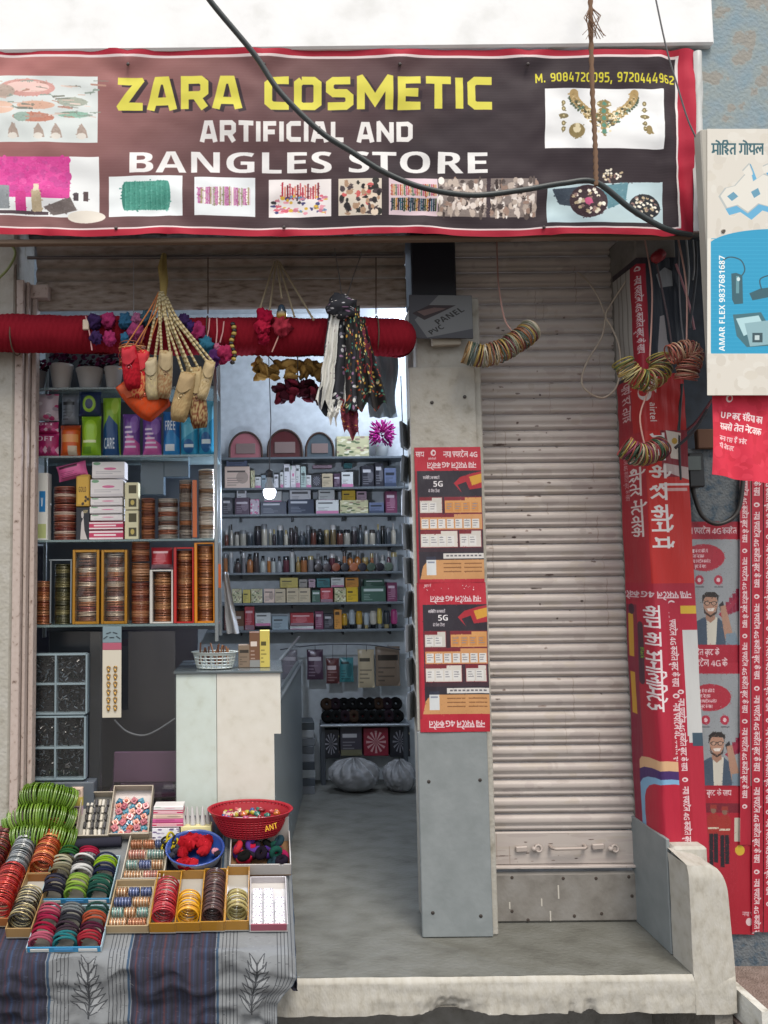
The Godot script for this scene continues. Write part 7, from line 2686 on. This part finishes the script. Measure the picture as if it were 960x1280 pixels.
	for i in 40:
		var a := rr(0, TAU)
		var d := sqrt(rr(0, 1)) * 0.72
		mb = Mb.new().tint(["b8a82a", "2a4a8a", "a82a6a", "c46a2a", "8a1f2a", "d0b8a0", "2a6a5a", "c9505a"][i % 8])
		mb.blob(Transform3D(Basis(Vector3(rr(-1, 1), 1, rr(-1, 1)).normalized(), rr(0, 6)), Vector3(c.x + cos(a) * wr * d, yb + ht * (0.62 + 0.16 * (1 - d)) + rr(0, 0.01), c.z + sin(a) * wr * d * 0.7)), Vector3(0.016, 0.009, 0.011), 0.4, lump, 9, 6)
		single("trinket", mb, M.gloss, "%s trinket in the round red basket" % ["yellow", "blue", "magenta", "orange", "dark red", "cream", "green", "pink"][i % 8], "trinket", "trinkets in the red basket")


# bangles threaded side by side along a path, each one a part
func ring_string(called: String, label: String, path: Array, R: float, r: float, cols: Array, n: int, jit := 0.12, group := "", cord = null):
	var o := thing(called, label, "bangles", path[path.size() / 2] - Vector3(0, R, 0), group)
	var meshes := []
	for h in cols:
		var mb := Mb.new().tint(h)
		mb.ring(Transform3D(), R, r, 26, 5)
		meshes.append(mb.mesh(Vector3.ZERO, M.gloss if cord == null else M.satin))
	var m := path.size()
	for i in n:
		var f := (i + 0.5) / n * (m - 1)
		var a := int(f)
		var p: Vector3 = path[a].lerp(path[mini(a + 1, m - 1)], f - a)
		var d: Vector3 = (path[mini(a + 1, m - 1)] - path[maxi(a - 1, 0)]).normalized()
		var x := d.cross(Vector3(0.2, 0.3, 1)).normalized()
		var mi := MeshInstance3D.new()
		mi.name = "bangle"
		mi.mesh = meshes[(i / 2 + rng.randi() % 2) % meshes.size()]
		o.add_child(mi, true)
		mi.transform = Transform3D(Basis(x, d, x.cross(d)) * Basis(Vector3.RIGHT, rr(-jit, jit)) * Basis(Vector3.BACK, rr(-jit, jit)) * Basis().scaled(Vector3.ONE * rr(0.93, 1.04)), p - o.position + x * rr(-1, 1) * R * jit * 0.4)
	if cord != null:
		var mb := Mb.new().tint("c9a096")
		mb.tube(cord, 0.0035, 5)
		part("cord", mb, M.cloth, o)
	return o


# ---------------------------------------------------------------- goods hung up in front
func hangings():
	# long red net roll across the front
	var z := -0.24
	var a := at(-40, 417, z)
	var b := at(520, 423, z)
	var R := (at(300, 397, z).y - at(300, 442, z).y) / 2.0
	var rows := []
	for j in 33:
		var row := []
		for i in 541:
			var f := i / 540.0
			var an := -TAU * j / 32.0
			var c := a.lerp(b, f) + Vector3(0, 0.004 * sin(f * 9.0), 0)
			var e := 1.0
			if f > 0.965:
				e = sqrt(maxf(0.0, 1.0 - pow((f - 0.965) / 0.035, 2)))
			var bump := 0.0035 * absf(sin(f * 270.0 + j * 0.59) * sin(f * 270.0 - j * 0.59)) + 0.009 * lump.get_noise_2d(f * 260, j * 1.5)
			row.append(c + Vector3(0, -cos(an), -sin(an)) * (R + bump) * e)
		rows.append(row)
	var mb := Mb.new().tint("8a1f2e")
	mb.sheet(rows)
	single("red_net_roll", mb, M.red_net if M.has("red_net") else M.cloth, "long crimson netted cloth roll hung across the shop front", "cloth roll")
	for u in [20, 260, 470]:
		mb = Mb.new().tint("6a5a50")
		mb.tube([at(u, 322, -0.355), at(u, 392, z)], 0.003, 5)
		mb.ring(Transform3D(Basis(Vector3.BACK, PI / 2), at(u, 420, z)), R + 0.004, 0.003, 22, 5)
		single("roll_sling", mb, M.cloth, ["brown cord sling holding the red roll beside the channel", "brown cord sling holding the red roll beside the purses", "brown cord sling holding the red roll beside the scarves"][[20, 260, 470].find(u)], "cord")
	# pompom hair ties pinned along the roll
	var zz := z + R + 0.02
	var k := 0
	for q in [[118, 402, 11, "3a2750", "violet"], [120, 422, 9, "3a2750", "violet"], [135, 400, 11, "94305e", "pink"], [137, 423, 10, "94305e", "pink"], [157, 402, 11, "2c5674", "blue"], [158, 424, 9, "305e7e", "blue"], [171, 400, 9, "91587a", "rose"], [170, 416, 13, "8c3c66", "rose"], [184, 398, 10, "375463", "teal"],
			[230, 402, 10, "3a2750", "violet"], [238, 410, 9, "3a2a5a", "violet"], [248, 415, 12, "94305e", "pink"], [258, 433, 13, "2c6078", "blue"], [271, 436, 7, "a8607c", "rose"], [280, 443, 12, "962c50", "pink"], [266, 447, 12, "4a2a5a", "violet"], [330, 396, 12, "a01c3a", "crimson"], [329, 408, 12, "b02440", "crimson"], [329, 422, 9, "8f1a34", "crimson"], [352, 408, 14, "a03444", "red"]]:
		var c := at(q[0], q[1], zz)
		mb = Mb.new().tint(q[3])
		mb.blob(Transform3D(Basis(), c), Vector3(0.85, 0.95, 0.7) * (q[2] / 330.0), 0.75, lump, 18, 13)
		single("pompom", mb, M.cloth, "%s pompom hair tie pinned on the red roll %s" % [q[4], "near the channel" if q[0] < 200 else "between purses and rope cluster" if q[0] < 300 else "under the beige ropes"], "pompom", "pompoms on the red roll")
		k += 1
	for q in [[262, 398, 258, 425], [271, 398, 270, 430], [280, 402, 275, 428], [107, 395, 115, 438]]:
		mb = Mb.new().tint("c99a9a")
		mb.tube([at(q[0], q[1], zz), at((q[0] + q[2]) / 2.0 + 1, (q[1] + q[3]) / 2.0, zz + 0.006), at(q[2], q[3], zz)], 0.003, 5)
		single("tie_cord", mb, M.cloth, "pale pink cord hanging over the red roll", "cord", "pale cords on the red roll")
	mb = Mb.new()
	for i in 13:
		mb.tint(["1d1a1a", "b59a4a"][i % 2])
		mb.blob(Transform3D(Basis(), at(291 + sin(i * 0.8) * 2, 405 + i * 4, zz)), Vector3(0.011, 0.009, 0.009), 0, null, 8, 6)
	single("bead_string", mb, M.gloss, "black and gold bead string hanging on the red roll", "beads")
	mb = Mb.new().tint("c9b9a8")
	mb.cube(at(104, 413, zz), at(111, 399, zz + 0.012), 0.003)
	single("price_tag", mb, M.matte, "small cream tag tied to the red roll near the channel", "tag")
	# bunch of clutch purses on braided straps
	var hook := at(205, 322, -0.34)
	mb = Mb.new().tint("a8925a")
	var top := at(205, 324, -0.33)
	mb.tube([hook + Vector3(0, 0.01, 0), at(203, 335, -0.26), at(205, 352, -0.2), at(204, 372, -0.15), at(202, 388, -0.13)], [0.012, 0.02, 0.018, 0.013, 0.006], 9)
	single("strap_knot", mb, M.cloth, "straw coloured cloth knot tying the purse straps to the rod", "knot")
	k = 0
	for q in [[190, 474, 14, 40, 0.08, "a3967a", "cream beaded clutch with a rounded foot", "b0a27c"], [206, 468, 14, 44, -0.05, "9c8a68", "cream patterned clutch beside the rounded one", "8d6a4c"], [229, 496, 17, 46, -0.22, "98815c", "plain tan clutch leaning outward", "a58f68"], [246, 497, 17, 56, 0.1, "a08c66", "tan clutch with sequin flap and brown foot", "6b3f30"], [257, 476, 11, 38, -0.25, "a8946e", "slim pale clutch at the outer side", "b8a684"],
			[164, 460, 16, 40, 0.12, "a81f2c", "scarlet clutch tucked behind the other red purse", "8d1822"], [175, 468, 15, 46, -0.1, "b3262e", "bright red clutch with curled braid", "c98a5a"], [180, 495, 30, 40, 0.75, "a8452a", "orange folded pouch hanging lowest of the purses", "b0401f"]]:
		var c := at(q[0], q[1], -0.105 + 0.012 * (k % 3) - (0.03 if k == 7 else 0.0))
		var kw := 0.66 if k < 7 else 0.74
		var o := thing("clutch_purse", q[6], "purse", c - Vector3(0, q[3] / 300.0, 0), "purses hung at the shop front")
		purse(o, c, q[2] / 300.0 * kw, q[3] / 300.0 * kw, q[4], q[5], q[7], k)
		if k < 7:
			for s in 2:
				var e: Vector3 = c + Basis(Vector3.BACK, q[4]) * Vector3((s - 0.5) * q[2] / 300.0 * 0.75, q[3] / 300.0 * 0.6, 0)
				var st := at(203 + (s - 0.5) * 5 + (q[0] - 205) * 0.05, 365 + 6 * s, -0.14)
				var path := bez([st, st.lerp(e, 0.35) + Vector3((e.x - st.x) * -0.12 + 0.004 * (s - 0.5), 0, 0.02), st.lerp(e, 0.7) + Vector3((e.x - st.x) * -0.06, 0, 0.012), e], 18)
				mb = Mb.new().tint("b3a37a" if k < 5 else "b5744a")
				var rad := []
				for i in path.size():
					rad.append((0.0038 + 0.0026 * absf(sin(i * 1.9))) if k < 5 else 0.003)
				mb.tube(path, rad, 6, true, [Color("b3a37a").srgb_to_linear(), Color("c9bd9c").srgb_to_linear(), Color("7d6c4c").srgb_to_linear()] if k < 5 else null)
				part("strap", mb, M.cloth, o)
		k += 1
	mb = Mb.new()
	for i in 26:
		mb.tint(pick(["a86a3a", "c48a5a", "8f4a2a", "b53a34"]))
		mb.ring(Transform3D(Basis(Vector3(1, 0, 0.3).normalized(), rr(-0.5, 0.5)), at(166, 432 + i * 1.1, -0.13) + Vector3(rr(-0.006, 0.006), 0, 0)), rr(0.04, 0.055), 0.0022, 20, 4)
	single("bamboo_bangles", mb, M.satin, "loose copper bangle bunch above the red purses", "bangles")
	# beige rope cluster
	k = 0
	for q in [[343, 327, 323, 392], [345, 327, 336, 395], [346, 326, 352, 372], [348, 326, 368, 396], [349, 327, 392, 400]]:
		mb = Mb.new().tint("b5a68c")
		var path := bez([at(q[0], q[1], -0.35), at((q[0] + q[2]) / 2.0, (q[1] + q[3]) / 2.0, -0.27), at(q[2], q[3], zz - 0.01)], 12)
		var rad := []
		for i in path.size():
			rad.append(0.0036 + 0.0012 * absf(sin(i * 1.5)))
		mb.tube(path, rad, 6)
		single("beige_rope", mb, M.cloth, ["beige rope going to the crimson pompoms", "beige rope going just behind the crimson pompoms", "beige rope ending at the brass cap", "beige rope slanting between brass cap and scarves", "longest beige rope slanting to the scarves"][k], "rope", "beige ropes on the rod")
		k += 1
	mb = Mb.new().tint("b9974a")
	mb.lathe(Transform3D(Basis(), at(352, 399, zz)), [Vector2(0, 0), Vector2(0.018, 0.0), Vector2(0.022, 0.015), Vector2(0.02, 0.03), Vector2(0.012, 0.055), Vector2(0.006, 0.06), Vector2(0, 0.06)], 12, [0, 1, 2, 3, 4, 5, 6].map(func(i): return Color("b9974a" if i < 3 else "3a4a5a").srgb_to_linear()))
	single("brass_cap", mb, M.gloss, "brass and blue cap on the rope above the red pompom", "cap")
	mb = Mb.new().tint("c99a90")
	mb.tube([at(351, 414, zz), at(345, 428, zz + 0.005), at(340, 440, zz)], 0.003, 5)
	single("tail_cord", mb, M.cloth, "pale pink tail cord below the red pompom", "cord")
	# scarves
	var sc := Cv.new(128, 256, "20222a", 2)
	speckle(sc, 0, 0, 128, 256, ["cfcfcf", "b9b9c0", "8d6a8a", "d8d4d0", "6a6a78"], 90, 2, 6, 61)
	var black := printed(sc.done(), 0.9)
	sc = Cv.new(128, 256, "1d1b1c", 2)
	speckle(sc, 0, 0, 128, 256, ["b5862a", "a8481f", "4a7a5a", "c9b05a", "8a2a2a", "3a7a74", "d5c9a0"], 190, 2, 5, 62)
	var gay := printed(sc.done(), 0.9)
	sc = Cv.new(128, 256, "c9c9c4", 2)
	speckle(sc, 0, 0, 128, 256, ["b5b2ae", "d8d6d2", "9a8f94"], 70, 1, 5, 63)
	var pale := printed(sc.done(), 0.9)
	sc = Cv.new(128, 256, "6a2436", 2)
	speckle(sc, 0, 0, 128, 256, ["8f3a54", "b5762a", "3a1620", "c49a4a"], 120, 2, 6, 64)
	var wine := printed(sc.done(), 0.9)
	k = 0
	for q in [[420, 382, 404, 506, 6, 9, pale, "plain white scarf edge behind the black dotted scarf"], [428, 378, 423, 512, 18, 25, black, "black scarf with white dots, widest of the bunch"], [436, 380, 436, 500, 7, 9, pale, "white scarf strip between the black scarf and the floral one"], [441, 382, 447, 510, 9, 14, gay, "teal and gold floral scarf on black ground"], [447, 395, 467, 508, 9, 17, gay, "green and gold floral scarf flaring outward"], [434, 500, 440, 545, 12, 10, wine, "wine and gold scarf end knotted lowest of the bunch"], [420, 500, 414, 526, 8, 6, pale, "pale scarf end below the white edge"], [452, 410, 456, 470, 8, 10, wine, "rust scarf between the two floral scarves"]]:
		scarf(["scarf", q[7]], at(q[0], q[1], -0.1 - 0.012 * (k % 3)), at(q[2], q[3], -0.1 - 0.012 * (k % 3) - 0.01), q[4] / 310.0, q[5] / 310.0, q[6], k)
		k += 1
	mb = Mb.new()
	rows = []
	for j in 13:
		var t := PI * j / 12 - PI / 2
		var row := []
		for i in 25:
			var an := TAU * (i % 24) / 24
			var d := Vector3(cos(t) * sin(an), sin(t), cos(t) * cos(an))
			row.append(at(426, 384, -0.1) + d * Vector3(0.06, 0.05, 0.04) * (1 + 0.5 * lump.get_noise_3dv(d * 45)))
		rows.append(row)
	mb.sheet(rows)
	single("scarf_knot", mb, black, "bunched black dotted knot on top of the scarves", "knot")
	mb = Mb.new().tint("8a8a8c")
	mb.tube([at(418, 310, -0.35), at(424, 345, -0.2), at(428, 376, -0.1)], 0.002, 4)
	mb.tube([at(452, 316, -0.35), at(440, 350, -0.2), at(432, 376, -0.1)], 0.002, 4)
	single("scarf_wire", mb, M.metal, "thin wire carrying the scarf bunch", "wire")
	# gold and maroon scrunchie clusters behind the scarves
	for q in [[322, 452, 402, 472, "a8854a", "gold brown gathered cloth cluster below the red roll", "c4a060", -0.3], [346, 476, 402, 500, "3f1a22", "dark maroon gathered cloth cluster under the gold one", "6a2434", -0.32]]:
		mb = Mb.new()
		for i in 46:
			mb.tint(pick([q[4], q[6], Color(q[4]).darkened(0.3).to_html()]))
			var p := at(rr(q[0], q[2]), rr(q[1], q[3]), q[7] + rr(-0.03, 0.03))
			mb.blob(Transform3D(Basis(Vector3(rr(-1, 1), rr(-1, 1), rr(-1, 1)).normalized(), rr(0, 6)), p), Vector3(0.03, 0.012, 0.022), 0.5, lump, 10, 7)
		single("cloth_cluster", mb, M.cloth, q[5], "scrunchies")
	mb = Mb.new().tint("6a5a4a")
	mb.tube([at(330, 440, z), at(345, 455, -0.3)], 0.003, 4)
	mb.tube([at(372, 440, z), at(372, 480, -0.31)], 0.003, 4)
	single("cluster_cord", mb, M.cloth, "cord tying the gold and maroon clusters to the red roll", "cord")
	# grey folded plastic bag behind
	mb = Mb.new()
	rows = []
	for j in 11:
		var row := []
		for i in 9:
			var p := at(lerpf(462, 496, i / 8.0) - 3 * sin(j * 0.6), lerpf(522, 440, j / 10.0), -0.5)
			p.z += 0.02 * sin(i * 1.7 + j * 0.5)
			row.append(p)
		rows.append(row)
	mb.tint("8a9aa4")
	mb.sheet(rows)
	single("grey_garment_bag", mb, M.satin, "blue grey plastic bag hanging inside behind the scarves", "plastic bag")
	# packets hung in a strip on the pillar's inner side
	for i in 9:
		var v := 545.0 + i * 42.0
		mb = Mb.new().tint(["7a8088", "5d646c", "8a8e94", "6a7078"][i % 4])
		var p := at(505 + i * 1.1, v, -0.52)
		mb.box(Transform3D(Basis(Vector3.UP, 1.15) * Basis(Vector3.RIGHT, rr(-0.1, 0.1)), p), Vector3(0.1, 0.12, 0.014), 0.004)
		mb.tint("b5b9bc")
		mb.box(Transform3D(Basis(Vector3.UP, 1.15), p + Vector3(-0.008, 0.0, 0.004)), Vector3(0.06, 0.07, 0.012), 0.002)
		single("hung_packet", mb, M.gloss, "grey card packet, %s from the top of the strip inside the pillar" % ORD[i], "packet", "packet strip inside the pillar")
	mb = Mb.new().tint("4a4e54")
	mb.tube([at(501, 470, -0.53), at(509, 700, -0.53), at(514, 900, -0.53)], 0.003, 4)
	single("packet_string", mb, M.satin, "dark string carrying the packets inside the pillar", "string")
	# bangle strings in front of the closed shutter and the jamb
	var mix := ["9c7a4c", "7d3430", "b5a584", "465a50", "95603f", "6a7674", "a8904f", "6d2c36", "8f927a", "c4bba8"]
	ring_string("hung_bangles", "mixed coloured bangle string curved in front of the closed shutter", bez([at(582, 440, -0.2), at(603, 445, -0.19), at(628, 438, -0.18), at(650, 424, -0.18), at(664, 412, -0.19)], 8), 0.045, 0.0026, mix, 60, 0.14, "", bez([at(621, 300, -0.42), at(622, 335, -0.34), at(624, 362, -0.26), at(632, 402, -0.19), at(650, 424, -0.185)], 6))
	ring_string("hung_bangles", "yellow and green bangle string hung before the red jamb posters", bez([at(778, 452, -0.1), at(792, 470, -0.09), at(812, 476, -0.09), at(826, 462, -0.1), at(822, 446, -0.11)], 8), 0.04, 0.0026, ["96883a", "a89a4c", "4f5f38", "7d5a3c", "b09a5a", "b8ae7a", "8a4a3a"], 44, 0.2, "", bez([at(806, 300, -0.2), at(815, 360, -0.15), at(812, 450, -0.1)], 6))
	ring_string("hung_bangles", "rose and copper bangle string hung beside the sign box", bez([at(838, 444, 0.02), at(856, 438, 0.03), at(866, 444, 0.03), at(860, 460, 0.03), at(858, 474, 0.02)], 8), 0.038, 0.0026, ["a85a4a", "b5806a", "8f4a44", "c9a88a", "94705a"], 44, 0.2, "", bez([at(848, 300, -0.1), at(858, 360, -0.04), at(858, 440, 0.02)], 6))
	ring_string("hung_bangles", "red, orange and green bangle string hung lowest by the jamb posters", bez([at(780, 558, -0.1), at(796, 568, -0.09), at(812, 566, -0.09), at(826, 560, -0.1)], 8), 0.042, 0.0028, ["8a3434", "a5683c", "35583f", "a8924a", "7a3450", "94423a", "3f5440", "b5a88a"], 44, 0.22, "", bez([at(812, 486, -0.1), at(800, 520, -0.1), at(806, 558, -0.09)], 6))


func purse(o: Node3D, c: Vector3, w: float, h: float, turn: float, hex, foot, k: int):
	var bs := Basis(Vector3.BACK, turn) * Basis(Vector3.UP, 0.25 * sin(k * 2.1))
	var mb := Mb.new()
	for side in [1, -1]:
		var rows := []
		var cols := []
		for j in 29:
			var t := j / 14.0 - 1.0
			var row := []
			var cr := []
			for i in 17:
				var q := i / 8.0 - 1.0
				var wide := w * (1.0 - 0.18 * pow(maxf(0.0, t), 2) - 0.30 * pow(maxf(0.0, -t), 4))
				var e := pow(maxf(0.0, (1.0 - q * q * q * q) * (1.0 - pow(t, 6))), 0.5)
				row.append(c + bs * Vector3(q * wide, t * h, side * (0.022 * e * (1.15 - 0.4 * t) + 0.004 * lump.get_noise_2d(q * 40 + k * 77, t * 55))))
				var spot := lump.get_noise_2d(q * 150 + k * 50, t * 230)
				var cc := Color(hex).srgb_to_linear()
				if t < -0.1 and spot > 0.0 or spot > 0.26:
					cc = Color(foot).srgb_to_linear()
				cr.append(cc)
			rows.append(row)
			cols.append(cr)
		mb.sheet(rows, Rect2(0, 0, 1, 1), side < 0, cols)
	var bd := part("body", mb, M.cloth, o)
	mb = Mb.new().tint(Color(hex).lightened(0.1).to_html())
	var lid := []
	for j in 9:      # soft flap folded over the mouth
		var row := []
		for i in 11:
			var q := i / 5.0 - 1.0
			var t := 1.0 - j / 8.0
			var fall := t * (1.0 - 0.35 * q * q)
			row.append(c + bs * Vector3(q * w * (0.8 + 0.12 * t), h * (0.93 - 0.85 * fall), 0.008 + 0.022 * pow(maxf(0.0, 1.0 - q * q * q * q), 0.5) * smoothstep(0.0, 0.35, t) + 0.003 * lump.get_noise_2d(q * 50 + k * 31, t * 60)))
		lid.append(row)
	mb.sheet(lid)
	part("flap", mb, M.cloth, bd)
	mb = Mb.new().tint(foot)
	mb.ring(Transform3D(bs * Basis(Vector3.RIGHT, PI / 2), c + bs * Vector3(0, -h * 0.05, 0.024)), w * 0.34, 0.003, 14, 5)
	mb.blob(Transform3D(bs, c + bs * Vector3(0, -h * 0.05, 0.026)), Vector3(w * 0.16, w * 0.16, 0.004), 0, null, 8, 6)
	part("ornament", mb, M.foil, bd)


func scarf(names: Array, a: Vector3, b: Vector3, wa: float, wb: float, m: Material, k: int):
	var rows := []
	for j in 31:
		var f := 1.0 - j / 30.0
		var row := []
		for i in 29:
			var q := i / 14.0 - 1.0
			var w := lerpf(wa, wb, smoothstep(0.0, 1.0, f))
			var p := a.lerp(b, f) + Vector3(q * w, 0, 0)
			p.z += minf(0.016, w * 0.3) * sin(q * 7.0 + k * 1.7 + f * 1.2) * (0.4 + f) + 0.01 * lump.get_noise_2d(q * 30 + k * 60, f * 60)
			p.y += 0.02 * sin(q * 5.0 + k) * smoothstep(0.8, 1.0, f) + 0.012 * q * sin(k)
			p.x += 0.008 * lump.get_noise_2d(f * 80, k * 100)
			row.append(p)
		rows.append(row)
	var mb := Mb.new()
	mb.sheet(rows, Rect2(0, 0, 0.6, 1))
	single(names[0], mb, m, names[1], "scarf", "scarves hung at the shop front")


func wires():
	var mb := Mb.new().tint("3a4144")
	mb.tube(bez([at(238, -40, 0.3), at(262, 0, 0.27), at(318, 68, 0.22), at(350, 115, 0.2), at(400, 164, 0.18), at(440, 190, 0.17), at(480, 215, 0.16), at(530, 235, 0.15), at(590, 244, 0.14), at(650, 238, 0.14), at(705, 229, 0.13), at(745, 228, 0.13), at(790, 262, 0.11), at(835, 287, 0.09), at(880, 296, 0.0), at(900, 300, -0.1)], 8), 0.0105, 8)
	single("black_cable", mb, M.satin, "thick black cable sagging across the front of the banner", "cable")
	mb = Mb.new().tint("8a6f5c")
	var path := bez([at(736, -40, 0.16), at(738, 0, 0.16), at(740, 100, 0.15), at(744, 180, 0.14), at(745, 232, 0.135)], 40)
	var rad := []
	for i in path.size():
		rad.append(0.0085 + 0.0015 * sin(i * 1.1))
	mb.tube(path, rad, 7)
	for i in 14:   # frayed tuft
		var p := at(738, 8, 0.16)
		mb.tube([p, p + Vector3(rr(-0.03, 0.03), -0.05, rr(0, 0.02)), p + Vector3(rr(-0.05, 0.05), -0.11 - rr(0, 0.03), rr(0, 0.02))], 0.0014, 4)
	single("jute_rope", mb, M.cloth, "frayed brown rope hanging down the banner to hold the cable", "rope")
	mb = Mb.new().tint("6a6a6e")
	mb.tube(bez([at(812, -40, 0.2), at(820, 0, 0.2), at(833, 60, 0.19), at(846, 105, 0.18), at(860, 150, 0.17), at(875, 185, 0.16), at(884, 230, 0.12)], 6), 0.003, 5)
	single("thin_wire", mb, M.satin, "thin grey wire crossing the red rim at the banner's end", "wire")
	mb = Mb.new().tint("86925a")
	mb.tube(bez([at(-20, 310, -0.2), at(2, 305, -0.2), at(14, 307, -0.2), at(19, 318, -0.2), at(10, 336, -0.2), at(-6, 352, -0.22)], 6), 0.0055, 7)
	single("green_pipe", mb, M.satin, "pale green pipe bent at the head of the channel", "pipe")
	# wire hanger loop on the shutter
	mb = Mb.new().tint("b5a898")
	mb.tube(bez([at(800, 325, -0.25), at(780, 355, -0.3), at(765, 378, -0.33), at(757, 395, -0.33), at(765, 410, -0.33), at(775, 440, -0.32), at(772, 480, -0.32), at(755, 497, -0.33), at(735, 490, -0.33), at(727, 475, -0.33), at(735, 450, -0.33), at(752, 422, -0.33), at(757, 395, -0.335)], 6), 0.0042, 6)
	mb.tube(bez([at(757, 395, -0.335), at(748, 372, -0.34), at(735, 352, -0.36), at(722, 340, -0.4)], 5), 0.0035, 5)
	single("twisted_wire", mb, M.satin, "beige wire twisted into a loop before the closed shutter", "wire")
	mb = Mb.new().tint("8d8d8f")
	mb.box(Transform3D(Basis(Vector3.BACK, 0.6), at(800, 318, -0.24)), Vector3(0.05, 0.025, 0.02), 0.006)
	single("ceramic_cleat", mb, M.gloss, "small grey ceramic cleat where the beige wire starts", "cleat")
	mb = Mb.new().tint("8f2a34")
	mb.blob(Transform3D(Basis(Vector3.BACK, 0.7), at(823, 320, -0.15)), Vector3(0.035, 0.024, 0.02), 0.3, lump, 12, 8)
	single("red_wrapped_joint", mb, M.satin, "red taped cable joint under the banner's end", "cable joint")
	var k := 0
	for q in [[[820, 325], [835, 400], [842, 450]], [[848, 300], [850, 380], [856, 440]], [[858, 300], [861, 340], [859, 372]], [[866, 300], [868, 330], [866, 350]], [[870, 302], [870, 345], [862, 410]], [[845, 330], [860, 375], [868, 412]], [[852, 480], [848, 540], [850, 600]], [[890, 500], [868, 530], [842, 548]], [[884, 512], [866, 540], [844, 560]]]:
		mb = Mb.new().tint(["5a4a50", "8a8a90", "b5b9bc", "a8adb0", "44484e", "c08a94", "2a2a2e", "6a2a34", "34343a"][k])
		mb.tube(bez(q.map(func(p): return at(p[0], p[1], -0.16 - 0.02 * (k % 4))), 8), [0.004, 0.003, 0.004, 0.0035, 0.005, 0.005, 0.008, 0.006, 0.006][k], 6)
		single("loose_cable", mb, M.satin, ["brown cable running down from the red taped joint", "grey cable holding the rose bangle string", "white plastic strip tied below the banner's end", "short white plastic strip beside the longer one", "dark cable beside the white plastic strips", "pink ribbon crossing the dark cables", "black cable running down to the meter box", "dark red cable slanting from the sign box to the jamb", "charcoal cable slanting just under the dark red one"][k], "cable", "loose cables beside the jamb")
		k += 1
	for q in [[205, 322, 205, 322]]:
		pass
	mb = Mb.new().tint("9a9a9c")
	mb.tube([at(167, 322, -0.36), at(167, 434, -0.13)], 0.0015, 4)
	single("thread", mb, M.satin, "thin pale thread holding the copper bangle bunch", "thread")
